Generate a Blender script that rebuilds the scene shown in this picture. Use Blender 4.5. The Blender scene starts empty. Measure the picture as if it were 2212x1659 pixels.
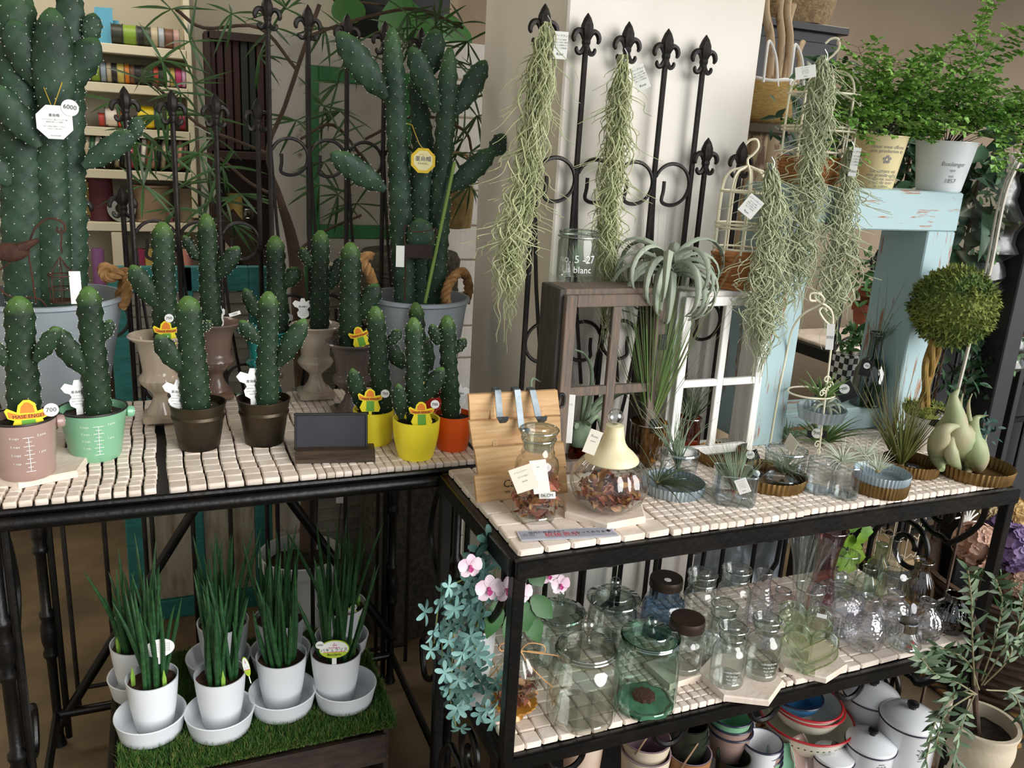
import bpy, math, random
from mathutils import Vector, Matrix, noise
PI = math.pi
R = random.Random(11)
scn = bpy.context.scene
col = scn.collection
# ---------------------------------------------------------------- camera, world, lights, exposure
F = 1819.9; CX, CY = 1106.0, 829.5
CAM = Vector((-.5358, -1.1691, 1.5733)); YAW, PIT, ROLL = -.4076, .2753, .0592
fw = Vector((-math.sin(YAW)*math.cos(PIT), math.cos(YAW)*math.cos(PIT), -math.sin(PIT)))
_rt = Vector((math.cos(YAW), math.sin(YAW), 0)); _up = _rt.cross(fw)
rt = _rt*math.cos(ROLL) + _up*math.sin(ROLL); up = -_rt*math.sin(ROLL) + _up*math.cos(ROLL)
cd = bpy.data.cameras.new('camera'); cam = bpy.data.objects.new('camera', cd); col.objects.link(cam)
cd.sensor_width = 36; cd.lens = 36*F/2212; cd.clip_start = .05
M = Matrix((rt, up, -fw)).transposed().to_4x4(); M.translation = CAM; cam.matrix_world = M
scn.camera = cam
scn.view_settings.view_transform = 'Standard'; scn.view_settings.look = 'None'
scn.view_settings.exposure = 0.0; scn.view_settings.gamma = 1; scn.view_settings.use_curve_mapping = False
scn.cycles.transparent_max_bounces = 40
W = bpy.data.worlds.new('world'); scn.world = W; W.use_nodes = True
W.node_tree.nodes['Background'].inputs[0].default_value = (.86, .93, 1, 1)
W.node_tree.nodes['Background'].inputs[1].default_value = .62
sd = bpy.data.lights.new('sun', 'SUN'); sd.energy = 4.3; sd.angle = math.radians(50); sd.color = (1, .985, .97)
so = bpy.data.objects.new('sun', sd); col.objects.link(so)
so.rotation_euler = Vector((.50, -.82, .34)).to_track_quat('Z', 'Y').to_euler()
def area(name, loc, sx, sy, e, c=(1, .9, .76)):
    l = bpy.data.lights.new(name, 'AREA'); l.shape = 'RECTANGLE'; l.size = sx; l.size_y = sy; l.energy = e; l.color = c
    o = bpy.data.objects.new(name, l); o.location = loc; col.objects.link(o)
area('interior_fill_light', (-.8, 1.95, 2.55), 1.2, .5, 9, (1, .93, .82))  # added fill light to brighten the interior around the ribbon shelf
area('interior_fill_light', (2.0, 1.5, 2.55), 1.2, .5, 12)  # second added fill light, for the interior on the right
# ---------------------------------------------------------------- pixel <-> place
def ray(u, v): return fw + rt*((u-CX)/F) + up*((CY-v)/F)
def onz(u, v, z): d = ray(u, v); return CAM + d*((z-CAM.z)/d.z)
def ony(u, v, y): d = ray(u, v); return CAM + d*((y-CAM.y)/d.y)
def onx(u, v, x): d = ray(u, v); return CAM + d*((x-CAM.x)/d.x)
def mpp(p): return (Vector(p)-CAM).dot(fw)/F
def hz(p, v):                                   # height above p's foot at which pixel row v is met
    d0 = Vector((p[0], p[1], 0)) - CAM; k = CY-v
    return (F*d0.dot(up) - k*d0.dot(fw)) / (k*fw.z - F*up.z)
def bp(u, v, rpx, z):                           # round thing of radius rpx whose front foot is at pixel (u,v) on height z
    p = onz(u, v, z); r = rpx*mpp(p)
    d = Vector((p.x-CAM.x, p.y-CAM.y, 0)).normalized()
    c = p + d*r; return Vector((c.x, c.y, z)), rpx*mpp(c)
# ---------------------------------------------------------------- materials
def lin(c): return tuple((x/12.92 if x <= .04045 else ((x+.055)/1.055)**2.4) for x in c)
def hexc(h): h = h.lstrip('#'); return lin(tuple(int(h[i:i+2], 16)/255 for i in (0, 2, 4))) + (1,)
MATS = {}
def nt(name):
    m = bpy.data.materials.new(name); m.use_nodes = True; t = m.node_tree
    return m, t, t.nodes['Principled BSDF']
def mat(name, c1, rough=.6, metal=0, c2=None, scale=8, bump=0, bscale=60, stretch=None, spec=.5, rnd=0, trans=0, sss=0, thr=(.35, .65), coat=0):
    if name in MATS: return MATS[name]
    m, t, b = nt(name); N = t.nodes; L = t.links
    b.inputs['Base Color'].default_value = hexc(c1); b.inputs['Roughness'].default_value = rough; b.inputs['Metallic'].default_value = metal
    b.inputs['Specular IOR Level'].default_value = spec; b.inputs['Coat Weight'].default_value = coat
    if trans: b.inputs['Transmission Weight'].default_value = trans
    if sss: b.inputs['Subsurface Weight'].default_value = sss; b.inputs['Subsurface Radius'].default_value = (.01, .012, .006)
    tc = N.new('ShaderNodeTexCoord'); vec = tc.outputs['Object']
    if stretch:
        mp = N.new('ShaderNodeMapping'); mp.inputs['Scale'].default_value = stretch; L.new(vec, mp.inputs[0]); vec = mp.outputs[0]
    out = None
    if c2:
        n = N.new('ShaderNodeTexNoise'); n.inputs['Scale'].default_value = scale; n.inputs['Detail'].default_value = 6; L.new(vec, n.inputs[0])
        if rnd:
            oi = N.new('ShaderNodeObjectInfo'); ma = N.new('ShaderNodeVectorMath'); ma.operation = 'ADD'
            L.new(oi.outputs['Random'], ma.inputs[1]); L.new(vec, ma.inputs[0]); 
            mu = N.new('ShaderNodeMath'); mu.operation = 'MULTIPLY'; mu.inputs[1].default_value = 37; L.new(oi.outputs['Random'], mu.inputs[0]); L.new(mu.outputs[0], ma.inputs[1]); L.new(ma.outputs[0], n.inputs[0])
        r = N.new('ShaderNodeValToRGB'); r.color_ramp.elements[0].position, r.color_ramp.elements[1].position = thr
        r.color_ramp.elements[0].color = hexc(c1); r.color_ramp.elements[1].color = hexc(c2)
        L.new(n.outputs[0], r.inputs[0]); out = r.outputs[0]
    if rnd:
        oi = N.new('ShaderNodeObjectInfo'); hs = N.new('ShaderNodeHueSaturation')
        mr = N.new('ShaderNodeMapRange'); mr.inputs[3].default_value = 1-rnd; mr.inputs[4].default_value = 1+rnd*.6
        L.new(oi.outputs['Random'], mr.inputs[0]); L.new(mr.outputs[0], hs.inputs['Value'])
        if out: L.new(out, hs.inputs['Color'])
        else: hs.inputs['Color'].default_value = hexc(c1)
        out = hs.outputs[0]
    if out: L.new(out, b.inputs['Base Color'])
    if bump:
        n = N.new('ShaderNodeTexNoise'); n.inputs['Scale'].default_value = bscale; n.inputs['Detail'].default_value = 4; L.new(vec, n.inputs[0])
        bn = N.new('ShaderNodeBump'); bn.inputs['Strength'].default_value = bump; bn.inputs['Distance'].default_value = .004
        L.new(n.outputs[0], bn.inputs['Height']); L.new(bn.outputs[0], b.inputs['Normal'])
    MATS[name] = m; return m
def glass(name, tint='#f4f8f4', edge='#9fb0a4', refl=.07, bump=0, bscale=60, rough=.02):   # thin-walled glass: tinted transmission + fresnel reflection
    if name in MATS: return MATS[name]
    m, t, b = nt(name); N = t.nodes; L = t.links; N.remove(b); o = N['Material Output']
    lw = N.new('ShaderNodeLayerWeight'); lw.inputs[0].default_value = .5
    pw = N.new('ShaderNodeMath'); pw.operation = 'POWER'; pw.inputs[1].default_value = 3.2; L.new(lw.outputs['Facing'], pw.inputs[0])
    mx = N.new('ShaderNodeMix'); mx.data_type = 'RGBA'; mx.inputs['A'].default_value = hexc(tint); mx.inputs['B'].default_value = hexc(edge)
    L.new(pw.outputs[0], mx.inputs['Factor'])
    tr = N.new('ShaderNodeBsdfTransparent'); L.new(mx.outputs['Result'], tr.inputs[0])
    gl = N.new('ShaderNodeBsdfGlossy'); gl.inputs['Roughness'].default_value = rough; gl.inputs[0].default_value = (1, 1, 1, 1)
    p5 = N.new('ShaderNodeMath'); p5.operation = 'POWER'; p5.inputs[1].default_value = 3; L.new(lw.outputs['Facing'], p5.inputs[0])
    ad = N.new('ShaderNodeMath'); ad.operation = 'MULTIPLY_ADD'; ad.inputs[1].default_value = .7; ad.inputs[2].default_value = refl; L.new(p5.outputs[0], ad.inputs[0])
    ms = N.new('ShaderNodeMixShader'); L.new(ad.outputs[0], ms.inputs[0]); L.new(tr.outputs[0], ms.inputs[1]); L.new(gl.outputs[0], ms.inputs[2]); L.new(ms.outputs[0], o.inputs[0])
    if bump:
        tc = N.new('ShaderNodeTexCoord'); n = N.new('ShaderNodeTexVoronoi'); n.inputs['Scale'].default_value = bscale; L.new(tc.outputs['Object'], n.inputs[0])
        bn = N.new('ShaderNodeBump'); bn.inputs['Strength'].default_value = bump; bn.inputs['Distance'].default_value = .003
        L.new(n.outputs[0], bn.inputs['Height']); L.new(bn.outputs[0], gl.inputs['Normal']); L.new(bn.outputs[0], lw.inputs['Normal'])
    MATS[name] = m; return m
# ---------------------------------------------------------------- mesh building
class MB:
    def __init__(s): s.v = []; s.f = []
    def add(s, vs, fs):
        o = len(s.v); s.v += [tuple(x) for x in vs]; s.f += [tuple(i+o for i in f) for f in fs]; return s
    def box(s, c, d, rz=0, m=None):
        x, y, z = d[0]/2, d[1]/2, d[2]/2
        vs = [Vector((a*x, b*y, e*z)) for a in (-1, 1) for b in (-1, 1) for e in (-1, 1)]
        q = m if m is not None else Matrix.Rotation(rz, 3, 'Z')
        vs = [q @ p + Vector(c) for p in vs]
        return s.add(vs, [(0, 1, 3, 2), (4, 6, 7, 5), (0, 4, 5, 1), (2, 3, 7, 6), (0, 2, 6, 4), (1, 5, 7, 3)])
    def cbox(s, c, d, b=.003, m=None):          # box with chamfered edges
        x, y, z = d[0]/2, d[1]/2, d[2]/2; vs = []; fs = []
        def ring(zz, ix):
            a, e = x-ix, y-ix
            return [(-a+b, -e, zz), (a-b, -e, zz), (a, -e+b, zz), (a, e-b, zz), (a-b, e, zz), (-a+b, e, zz), (-a, e-b, zz), (-a, -e+b, zz)]
        for zz, ix in ((-z, b), (-z+b, 0), (z-b, 0), (z, b)): vs += ring(zz, ix)
        for k in range(3):
            for i in range(8): j = (i+1) % 8; fs.append((k*8+i, k*8+j, k*8+8+j, k*8+8+i))
        fs += [tuple(range(7, -1, -1)), tuple(range(24, 32))]
        q = m if m is not None else Matrix.Identity(3)
        return s.add([q @ Vector(p) + Vector(c) for p in vs], fs)
    def tube(s, pts, r, n=8, closed=False, cap=True):
        pts = [Vector(p) for p in pts]; k = len(pts)
        rs = r if isinstance(r, (list, tuple)) else [r]*k
        T = []
        for i in range(k):
            a = pts[(i-1) % k] if (closed or i > 0) else pts[0]; b = pts[(i+1) % k] if (closed or i < k-1) else pts[-1]
            d = b-a; T.append(d.normalized() if d.length > 1e-9 else Vector((0, 0, 1)))
        nn = T[0].orthogonal().normalized(); vs = []; fs = []
        for i in range(k):
            nn = nn - T[i]*nn.dot(T[i])
            nn = nn.normalized() if nn.length > 1e-6 else T[i].orthogonal().normalized()
            bb = T[i].cross(nn)
            for j in range(n):
                a = 2*PI*j/n; vs.append(pts[i] + (nn*math.cos(a)+bb*math.sin(a))*rs[i])
        for i in range(k if closed else k-1):
            for j in range(n):
                a = i*n+j; b = i*n+(j+1) % n; c = ((i+1) % k)*n+(j+1) % n; d = ((i+1) % k)*n+j
                fs.append((a, b, c, d))
        if cap and not closed: fs += [tuple(range(n-1, -1, -1)), tuple(range((k-1)*n, k*n))]
        return s.add(vs, fs)
    def lathe(s, prof, n=32, o=(0, 0, 0), fn=None, cap0=True, cap1=False, ax=None):
        vs = []; fs = []; k = len(prof)
        for i, (r, z) in enumerate(prof):
            for j in range(n):
                a = 2*PI*j/n; rr = fn(a, r, z) if fn else r
                vs.append(Vector((rr*math.cos(a), rr*math.sin(a), z)))
        for i in range(k-1):
            for j in range(n): fs.append((i*n+j, i*n+(j+1) % n, (i+1)*n+(j+1) % n, (i+1)*n+j))
        if cap0: fs.append(tuple(range(n-1, -1, -1)))
        if cap1: fs.append(tuple(range((k-1)*n, k*n)))
        if ax is not None:
            q = Vector((0, 0, 1)).rotation_difference(Vector(ax)).to_matrix(); vs = [q @ p for p in vs]
        return s.add([p+Vector(o) for p in vs], fs)
    def ball(s, c, r, n=16, m=10, sq=(1, 1, 1)):
        vs = [Vector((0, 0, -1))]; fs = []
        for i in range(1, m):
            t = -PI/2+PI*i/m
            for j in range(n): vs.append(Vector((math.cos(t)*math.cos(2*PI*j/n), math.cos(t)*math.sin(2*PI*j/n), math.sin(t))))
        vs.append(Vector((0, 0, 1)))
        for j in range(n): fs.append((0, 1+(j+1) % n, 1+j)); fs.append((len(vs)-1, 1+(m-2)*n+j, 1+(m-2)*n+(j+1) % n))
        for i in range(m-2):
            for j in range(n): fs.append((1+i*n+j, 1+i*n+(j+1) % n, 1+(i+1)*n+(j+1) % n, 1+(i+1)*n+j))
        return s.add([Vector(c)+Vector((p.x*r*sq[0], p.y*r*sq[1], p.z*r*sq[2])) for p in vs], fs)
    def dot(s, c, r):
        c = Vector(c); a = [Vector((r, 0, 0)), Vector((0, r, 0)), Vector((-r, 0, 0)), Vector((0, -r, 0)), Vector((0, 0, r)), Vector((0, 0, -r))]
        return s.add([c+x for x in a], [(0, 1, 4), (1, 2, 4), (2, 3, 4), (3, 0, 4), (1, 0, 5), (2, 1, 5), (3, 2, 5), (0, 3, 5)])
    def prism(s, pts, z0, z1, m=None, o=(0, 0, 0)):     # outline in xy, extruded in z
        k = len(pts); vs = [Vector((x, y, z)) for z in (z0, z1) for x, y in pts]
        fs = [(i, (i+1) % k, k+(i+1) % k, k+i) for i in range(k)] + [tuple(range(k-1, -1, -1)), tuple(range(k, 2*k))]
        q = m if m is not None else Matrix.Identity(3)
        return s.add([q @ p+Vector(o) for p in vs], fs)
    def quad(s, a, b, c, d): return s.add([a, b, c, d], [(0, 1, 2, 3)])
    def leaf(s, p, d, w, l, nrm=None, cup=.15, n=3, bend=0.0, base=.15, obo=False):     # pointed leaf blade from p along d
        p = Vector(p); d = Vector(d).normalized(); nrm = Vector(nrm) if nrm is not None else Vector((0, 0, 1))
        sd = d.cross(nrm); sd = sd.normalized() if sd.length > 1e-4 else d.orthogonal().normalized(); nn = sd.cross(d)
        vs = []; fs = []
        for i in range(n+1):
            t = i/n; ww = (w/2*(base+(1-base)*math.sin(PI*min(1, t*1.08+.04))) if not obo else w/2*(.12+.95*math.sin(PI*.5*min(1, t/.68))*(1 if t < .7 else math.sqrt(max(0, 1-((t-.7)/.32)**2))))) if (i < n or obo) else 0.0
            c = p + d*(l*t) - nn*(bend*l*t*t)
            vs += [c - sd*ww + nn*(cup*ww), c, c + sd*ww + nn*(cup*ww)]
        for i in range(n): a = i*3; fs += [(a, a+1, a+4, a+3), (a+1, a+2, a+5, a+4)]
        return s.add(vs, fs)
    def mesh(s, name, m, smooth=True, ang=40):
        me = bpy.data.meshes.new(name); me.from_pydata(s.v, [], s.f); me.validate(); me.update()
        if smooth: me.polygons.foreach_set('use_smooth', [True]*len(me.polygons)); me.set_sharp_from_angle(angle=math.radians(ang))
        if m is not None: me.materials.append(m)
        return me
def ob(name, data, parent=None, loc=(0, 0, 0), rot=(0, 0, 0), kind=None):
    o = bpy.data.objects.new(name, data); col.objects.link(o); o.location = loc; o.rotation_euler = rot
    if parent is not None: o.parent = parent
    if kind: o['kind'] = kind
    return o
def part(name, mb, m, parent=None, smooth=True, kind=None, loc=(0, 0, 0), rot=(0, 0, 0), ang=40): return ob(name, mb.mesh(name, m, smooth, ang), parent, loc, rot, kind)
def tag(o, label, cat, group=None):
    o['label'] = label; o['category'] = cat
    if group: o['group'] = group
    return o
def thing(name, label, cat, loc=(0, 0, 0), rz=0, group=None):
    o = bpy.data.objects.new(name, None); col.objects.link(o); o.location = loc; o.rotation_euler = (0, 0, rz); o.empty_display_size = .02
    return tag(o, label, cat, group)
def struct(name, mb, m, smooth=False): o = part(name, mb, m, None, smooth); o['kind'] = 'structure'; return o
_txt = {}
def text_mesh(s, size, m):
    k = (s, round(size, 5), m.name)
    if k not in _txt:
        c = bpy.data.curves.new('lettering', 'FONT'); c.body = s; c.size = size; c.align_x = 'CENTER'; c.align_y = 'CENTER'; c.resolution_u = 2
        o = bpy.data.objects.new('lettering', c); col.objects.link(o)
        me = bpy.data.meshes.new_from_object(o.evaluated_get(bpy.context.evaluated_depsgraph_get())); bpy.data.objects.remove(o)
        me.materials.clear(); me.materials.append(m); _txt[k] = me
    return _txt[k]
def letter(s, size, m, parent, loc, rot, name='lettering'): return ob(name, text_mesh(s, size, m), parent, loc, rot)
def cylletters(s, size, m, parent, r0, z0, a0, name='lettering', slope=0, center=(0, 0), off=.0006):   # lettering wrapped round a pot; a0 = facing angle
    src = text_mesh(s, size, m); me = src.copy()
    for v in me.vertices:
        x, y = v.co.x, v.co.y; z = z0+y; r = r0+slope*y+off; a = a0 + x/r
        v.co = (center[0]+r*math.cos(a), center[1]+r*math.sin(a), z)
    return ob(name, me, parent)
def curve(pts, n=8):                              # Catmull-Rom through points
    pts = [Vector(p) for p in pts]; P = [pts[0]*2-pts[1]]+pts+[pts[-1]*2-pts[-2]]; out = []
    for i in range(1, len(P)-2):
        for k in range(n):
            t = k/n; a, b, c, d = P[i-1:i+3]
            out.append(.5*((2*b)+(c-a)*t+(2*a-5*b+4*c-d)*t*t+(3*b-a-3*c+d)*t**3))
    return out+[pts[-1]]
def facing(p): return math.atan2(CAM.y-p[1], CAM.x-p[0])        # angle of the direction towards the street side
TOP, LOW, BOT = .92, .525, .13                    # stand tiers
# ---------------------------------------------------------------- the place
m_wall = mat('plaster_white', '#efe9df', .85, c2='#e4dccf', scale=3, bump=.12, bscale=40)
m_wallg = mat('plaster_beige', '#b9a68f', .9, c2='#ad9a83', scale=2, bump=.1, bscale=40)
m_wallc = mat('plaster_cream', '#d9d2bf', .9, c2='#cfc6b0', scale=2)
m_floor = mat('worn_concrete', '#7d6a4e', .9, c2='#5d4e39', scale=5, bump=.5, bscale=25)
m_ceil = mat('ceiling_board', '#d8d4cc', .9, c2='#cfcac1', scale=2)
m_iron = mat('black_iron', '#0b0b0b', .36, .4, c2='#1f1814', scale=14, bump=.25, bscale=70, thr=(.45, .75))
m_iron2 = mat('fence_iron', '#1d1a19', .5, .4, c2='#2c2521', scale=20, bump=.3, bscale=90)
m_black = mat('black_paint', '#101113', .5, c2='#191a1d', scale=6)
struct('floor', MB().box((2.0, 0.8, -.05), (10, 8, .1)), m_floor)
struct('wall_back', MB().box((-.55, 3.3, 1.35), (2.6, .1, 2.7)), m_wallc)
struct('wall_left', MB().box((-1.85, 1.15, 1.35), (.1, 4.4, 2.7)), m_wallc)  # front stretch, out of view, extended to block light from the left
struct('wall_right', MB().box((3.7, 2.75, 1.35), (6.0, .1, 2.7)), m_wallg)
struct('wall_side', MB().box((.70, 3.0, 1.35), (.1, .7, 2.7)), m_wallg)
struct('ceiling', MB().box((2.4, 1.25, 2.72), (8.8, 4.3, .08)), m_ceil)  # front overhang, out of view, extended to cut sky light from above
struct('wall_column', MB().cbox((.502, .74, 1.34), (.484, .48, 2.68), .004), m_wall)
struct('trim_1', MB().cbox((1.95, .66, 1.34), (.075, .09, 2.68), .004), m_black)          # black steel post of the shop front
# ---------------------------------------------------------------- wrought-iron trellis fences
def finial(mb, x, y, z, s=1.0):
    A = lambda px, pz, py=0: (x+px*s, y+py*s, z+pz*s)
    mb.lathe([(r*s, h*s) for r, h in ((.005, 0), (.0075, .004), (.008, .016), (.0068, .024), (.0105, .031), (.0142, .042), (.0132, .055), (.008, .068), (.0008, .078))], 8, (x, y, z), cap1=True)
    for e in (-1, 1):
        mb.tube(curve([A(e*.004, .026), A(e*.010, .040), A(e*.018, .044), A(e*.026, .039), A(e*.029, .029), A(e*.026, .022)], 3), [s*k for k in (.004, .005, .0055, .006, .006, .006, .006, .006, .0062, .0062, .006, .006, .0055, .005, .004, .003)], 6)
        mb.tube(curve([A(e*.003, .014), A(e*.010, .003), A(e*.017, .002), A(e*.021, .008), A(e*.020, .013)], 3), [.005*s]*8+[.0048*s, .0045*s, .004*s, .0032*s, .0025*s], 6)
    mb.lathe([(.008*s, .018*s), (.0095*s, .021*s), (.0095*s, .026*s), (.008*s, .029*s)], 8, (x, y, z), cap1=True)
def scroll(x0, x1, y, z, tail, flip=1):             # ring hook hung between two poles with a long slanting tail
    w = x1-x0; r = w*.47; cx = x0+w*.5 if flip > 0 else x1-w*.5; pts = []
    pts.append((cx-flip*r*.45, y, z+r*.15)); pts.append((cx-flip*r*.45, y, z-r*.35))
    for k in range(15):
        a = PI*1.28+(2*PI*.86)*k/14
        pts.append((cx+flip*r*math.cos(a)*(1 if k else .8), y, z+r*math.sin(a)))
    pts += [(x0+.02*flip if flip > 0 else x1-.02, y, z-tail*.5), (x0+w*.55 if flip > 0 else x1-w*.55, y, z-tail)]
    return curve(pts, 3)
def fence(label, y, poles, ztop, scrolls, dy=0):
    t = thing('iron_trellis', label, 'fence', (0, y, 0), 0, 'wrought iron trellis panels')
    for x, zt in zip(poles, ztop):
        p = part('pole', MB().tube([(x, 0, 0), (x, dy, zt-.076)], .0062, 8), m_iron2, t)
        f = MB(); finial(f, x, dy, zt-.078); part('finial', f, m_iron2, p)
    for a, b, z, tail, fl in scrolls: part('scroll', MB().tube(scroll(a, b, dy*z/1.6, z, tail, fl), .0042, 6), m_iron2, t)
    part('rail', MB().tube([(poles[0], 0, .06), (poles[-1], 0, .06)], .006, 6), m_iron2, t)
    return t
pA = [-.262, -.167, -.072, .023, .118]; pB = [-.585, -.483, -.385, -.287]; pC = [-.80, -.703, -.605]
fence('tall black trellis panel with five fleur-de-lis tips behind the urns', 1.06, pA, [1.885, 1.872, 1.862, 1.855, 1.85], [(pA[i], pA[i+1], 1.515, .5, 1) for i in range(4)]+[(pA[i], pA[i+1], 1.12, .35, -1) for i in range(4)])
fence('medium black trellis panel with four fleur-de-lis tips before the ribbon shelf', 1.09, pB, [1.655, 1.655, 1.655, 1.65], [(pB[i], pB[i+1], 1.30, .45, 1) for i in range(3)]+[(pB[i], pB[i+1], .93, .3, -1) for i in range(3)])
fence('low black trellis panel partly hidden by the big zinc bucket', 1.12, pC, [1.42, 1.42, 1.43], [(pC[i], pC[i+1], 1.1, .4, 1) for i in range(2)])
q = [.195+.0955*i for i in range(5)]
fence('tall black trellis panel leaning on the white column', .47, q, [1.845, 1.838, 1.832, 1.828, 1.825], [(q[i], q[i+1], 1.51, .45, 1) for i in range(4)]+[(q[i], q[i+1], 1.16, .3, -1) for i in range(4)], dy=.0)
q2 = [.605, .70]
fence('short black trellis panel at the right edge of the column', .46, q2, [1.615, 1.612], [(q2[0], q2[1], 1.2, .4, 1)])
q3 = [1.40, 1.52]
fence('far black trellis with fleur-de-lis seen through the blue frame', .80, q3, [1.36, 1.34], [(q3[0], q3[1], 1.0, .3, 1)])
# ---------------------------------------------------------------- tiles
m_tile = mat('tumbled_travertine', '#f4e7da', .62, c2='#dfcebc', scale=18, bump=.15, bscale=90, rnd=.10)
_tm = {}
def tile_mb(w, d, h=.011, b=.0022):
    x, y = w/2, d/2; c = min(w, d)*.085; vs = []; fs = []
    def ring(z, i):
        a, e = x-i, y-i; return [(-a+c, -e, z), (a-c, -e, z), (a, -e+c, z), (a, e-c, z), (a-c, e, z), (-a+c, e, z), (-a, e-c, z), (-a, -e+c, z)]
    vs = ring(-h, 0)+ring(-b, 0)+ring(0, b)
    for k in range(2):
        for i in range(8): fs.append((k*8+i, k*8+(i+1) % 8, k*8+8+(i+1) % 8, k*8+8+i))
    fs.append(tuple(range(16, 24))); m = MB(); m.v = vs; m.f = fs; return m
def lay(parent, tiles, limit, prio):
    tiles.sort(key=prio); rest = MB()
    for i, (x, y, z, w, d, a) in enumerate(tiles):
        if i < limit:
            k = (round(w, 4), round(d, 4))
            if k not in _tm: _tm[k] = tile_mb(w, d).mesh('tile', m_tile, True, 30)
            ob('tile', _tm[k], parent, (x, y, z+R.uniform(-.0008, .0008)), (R.uniform(-.02, .02), R.uniform(-.02, .02), a))
        else:
            t = tile_mb(w, d); q = Matrix.Rotation(a, 3, 'Z'); rest.add([q @ Vector(p)+Vector((x, y, z)) for p in t.v], t.f)
    if rest.v: part('mosaic_tiles', rest, m_tile, parent, True, 'stuff', ang=30)
def grid(x0, y0, nx, ny, px, py, gap, jit=.0008, wob=0, skew=0):
    out = []
    for j in range(ny):
        o = wob*math.sin(j*.9+x0*9)+skew*j
        for i in range(nx): out.append((x0+px*(i+.5)+o+R.uniform(-jit, jit), y0+py*(j+.5)+R.uniform(-jit, jit), px-gap, py-gap, R.uniform(-.02, .02)))
    return out
# ---------------------------------------------------------------- left iron table
T = thing('iron_table', 'black iron garden table with cream mosaic top holding the cacti', 'table', (-.38, .7, 0))
TX, TY = -.38, .7
def L3(x, y, z): return (x-TX, y-TY, z)
part('tray', MB().box(L3(-.39, .705, .902), (.98, .60, .008)), m_black, T, False)
def rail(mb, a, b):
    a, b = Vector(a), Vector(b); mb.tube([a, b], .0145, 12); mb.tube([a+Vector((0, 0, .021)), b+Vector((0, 0, .021))], .0065, 8)
for nm, a, b in (('front_rail', (-.9, .402, .888), (.1, .402, .888)), ('back_rail', (-.9, 1.008, .888), (.1, 1.008, .888)), ('side_rail', (-.9, .402, .888), (-.9, 1.008, .888)), ('side_rail', (.1, .402, .888), (.1, 1.008, .888))):
    r = MB(); rail(r, L3(*a), L3(*b)); part(nm, r, m_iron, T)
for x, y in ((-.835, .44), (.045, .44), (-.835, .97), (.045, .97)):
    prof = [(.013, 0), (.017, .004), (.011, .03), (.011, .2)]
    for zc in (.33, .62): prof += [(.012, zc-.07), (.018, zc-.06), (.018, zc-.052), (.0135, zc-.04), (.0185, zc-.02), (.0185, zc+.02), (.0135, zc+.04), (.018, zc+.052), (.018, zc+.06), (.012, zc+.07)]
    part('leg', MB().lathe(prof+[(.012, .88)], 12, L3(x, y, 0), cap1=True), m_iron, T)
    part('leg_rod', MB().tube([L3(x+(.022 if x < 0 else -.022), y, .02), L3(x+(.022 if x < 0 else -.022), y, .88)], .008, 8), m_iron, T)
for a, b in (((-.40, .965, .76), (-.84, .965, .05)), ((-.32, .965, .76), (.05, .965, .15))): part('diagonal_brace', MB().tube([L3(*a), L3(*b)], .013, 10), m_iron, T)
part('stretcher', MB().tube([L3(-.835, .96, .10), L3(.045, .96, .10)], .012, 10), m_iron, T)
for x in (-.835, .045):
    part('stretcher', MB().tube([L3(x, .44, .10), L3(x, .97, .10)], .010, 8), m_iron, T)
    part('side_scroll', MB().tube(curve([L3(x, .52, .70), L3(x, .50, .62), L3(x, .56, .58), L3(x, .62, .66), L3(x, .55, .80), L3(x, .47, .60), L3(x, .52, .35), L3(x, .62, .25), L3(x, .66, .33), L3(x, .61, .37)], 5), .008, 8), m_iron, T)
tl = []
for (x, y, w, d, a) in grid(-.885, .418, 13, 23, .0253, .0252, .0022, wob=.002): tl.append((x-TX, y-TY, TOP, w if True else w, d, a))
tl = [(x, y, z, w-.002, d, a) for x, y, z, w, d, a in tl]
for (x, y, w, d, a) in grid(-.54, .418, 7, 17, .0345, .0345, .0016, wob=.0015): tl.append((x-TX, y-TY, TOP, w-.002, d, a))
for (x, y, w, d, a) in grid(-.296, .418, 1, 17, .0345, .0345, .0018): tl.append((x-TX, y-TY, TOP, w, d, a))
for (x, y, w, d, a) in grid(-.26, .418, 20, 17, .0176, .0345, .0016, wob=.001): tl.append((x-TX, y-TY, TOP, w, d, a))
lay(T, tl, 298, lambda t: t[1]-(.2 if t[3] > .03 else 0))
# ---------------------------------------------------------------- right iron stand
S = thing('iron_stand', 'three-tier black iron flower stand with cream mosaic shelves', 'stand')
SW, SD = 1.19, .385
def frame(z, h, t=.02):
    for nm, c, d in (('front_bar', (SW/2, -.008, z-h/2), (SW+.02, t, h)), ('back_bar', (SW/2, SD, z-h/2), (SW+.02, t, h)), ('side_bar', (-.008, SD/2-.004, z-h/2), (t, SD, h)), ('side_bar', (SW, SD/2-.004, z-h/2), (t, SD, h))):
        part(nm, MB().cbox(c, d, .002), m_iron, S)
    part('shelf_tray', MB().box((SW/2, SD/2, z-.006), (SW, SD, .004)), m_black, S, False)
frame(TOP-.012, .034); frame(LOW-.012, .026); frame(BOT-.002, .026)
for x, y in ((-.002, -.004), (SW-.006, -.004), (-.002, SD-.004), (SW-.006, SD-.004)): part('leg', MB().cbox((x, y, .44), (.023, .023, .88), .002), m_iron, S)
def spiral(c, r0, r1, a0, turns, n=26, axis='x'):
    out = []
    for k in range(n+1):
        t = k/n; a = a0+turns*2*PI*t; r = r0+(r1-r0)*t
        out.append((c[0], c[1]+r*math.cos(a), c[2]+r*math.sin(a)) if axis == 'x' else (c[0]+r*math.cos(a), c[1], c[2]+r*math.sin(a)))
    return out
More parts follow.
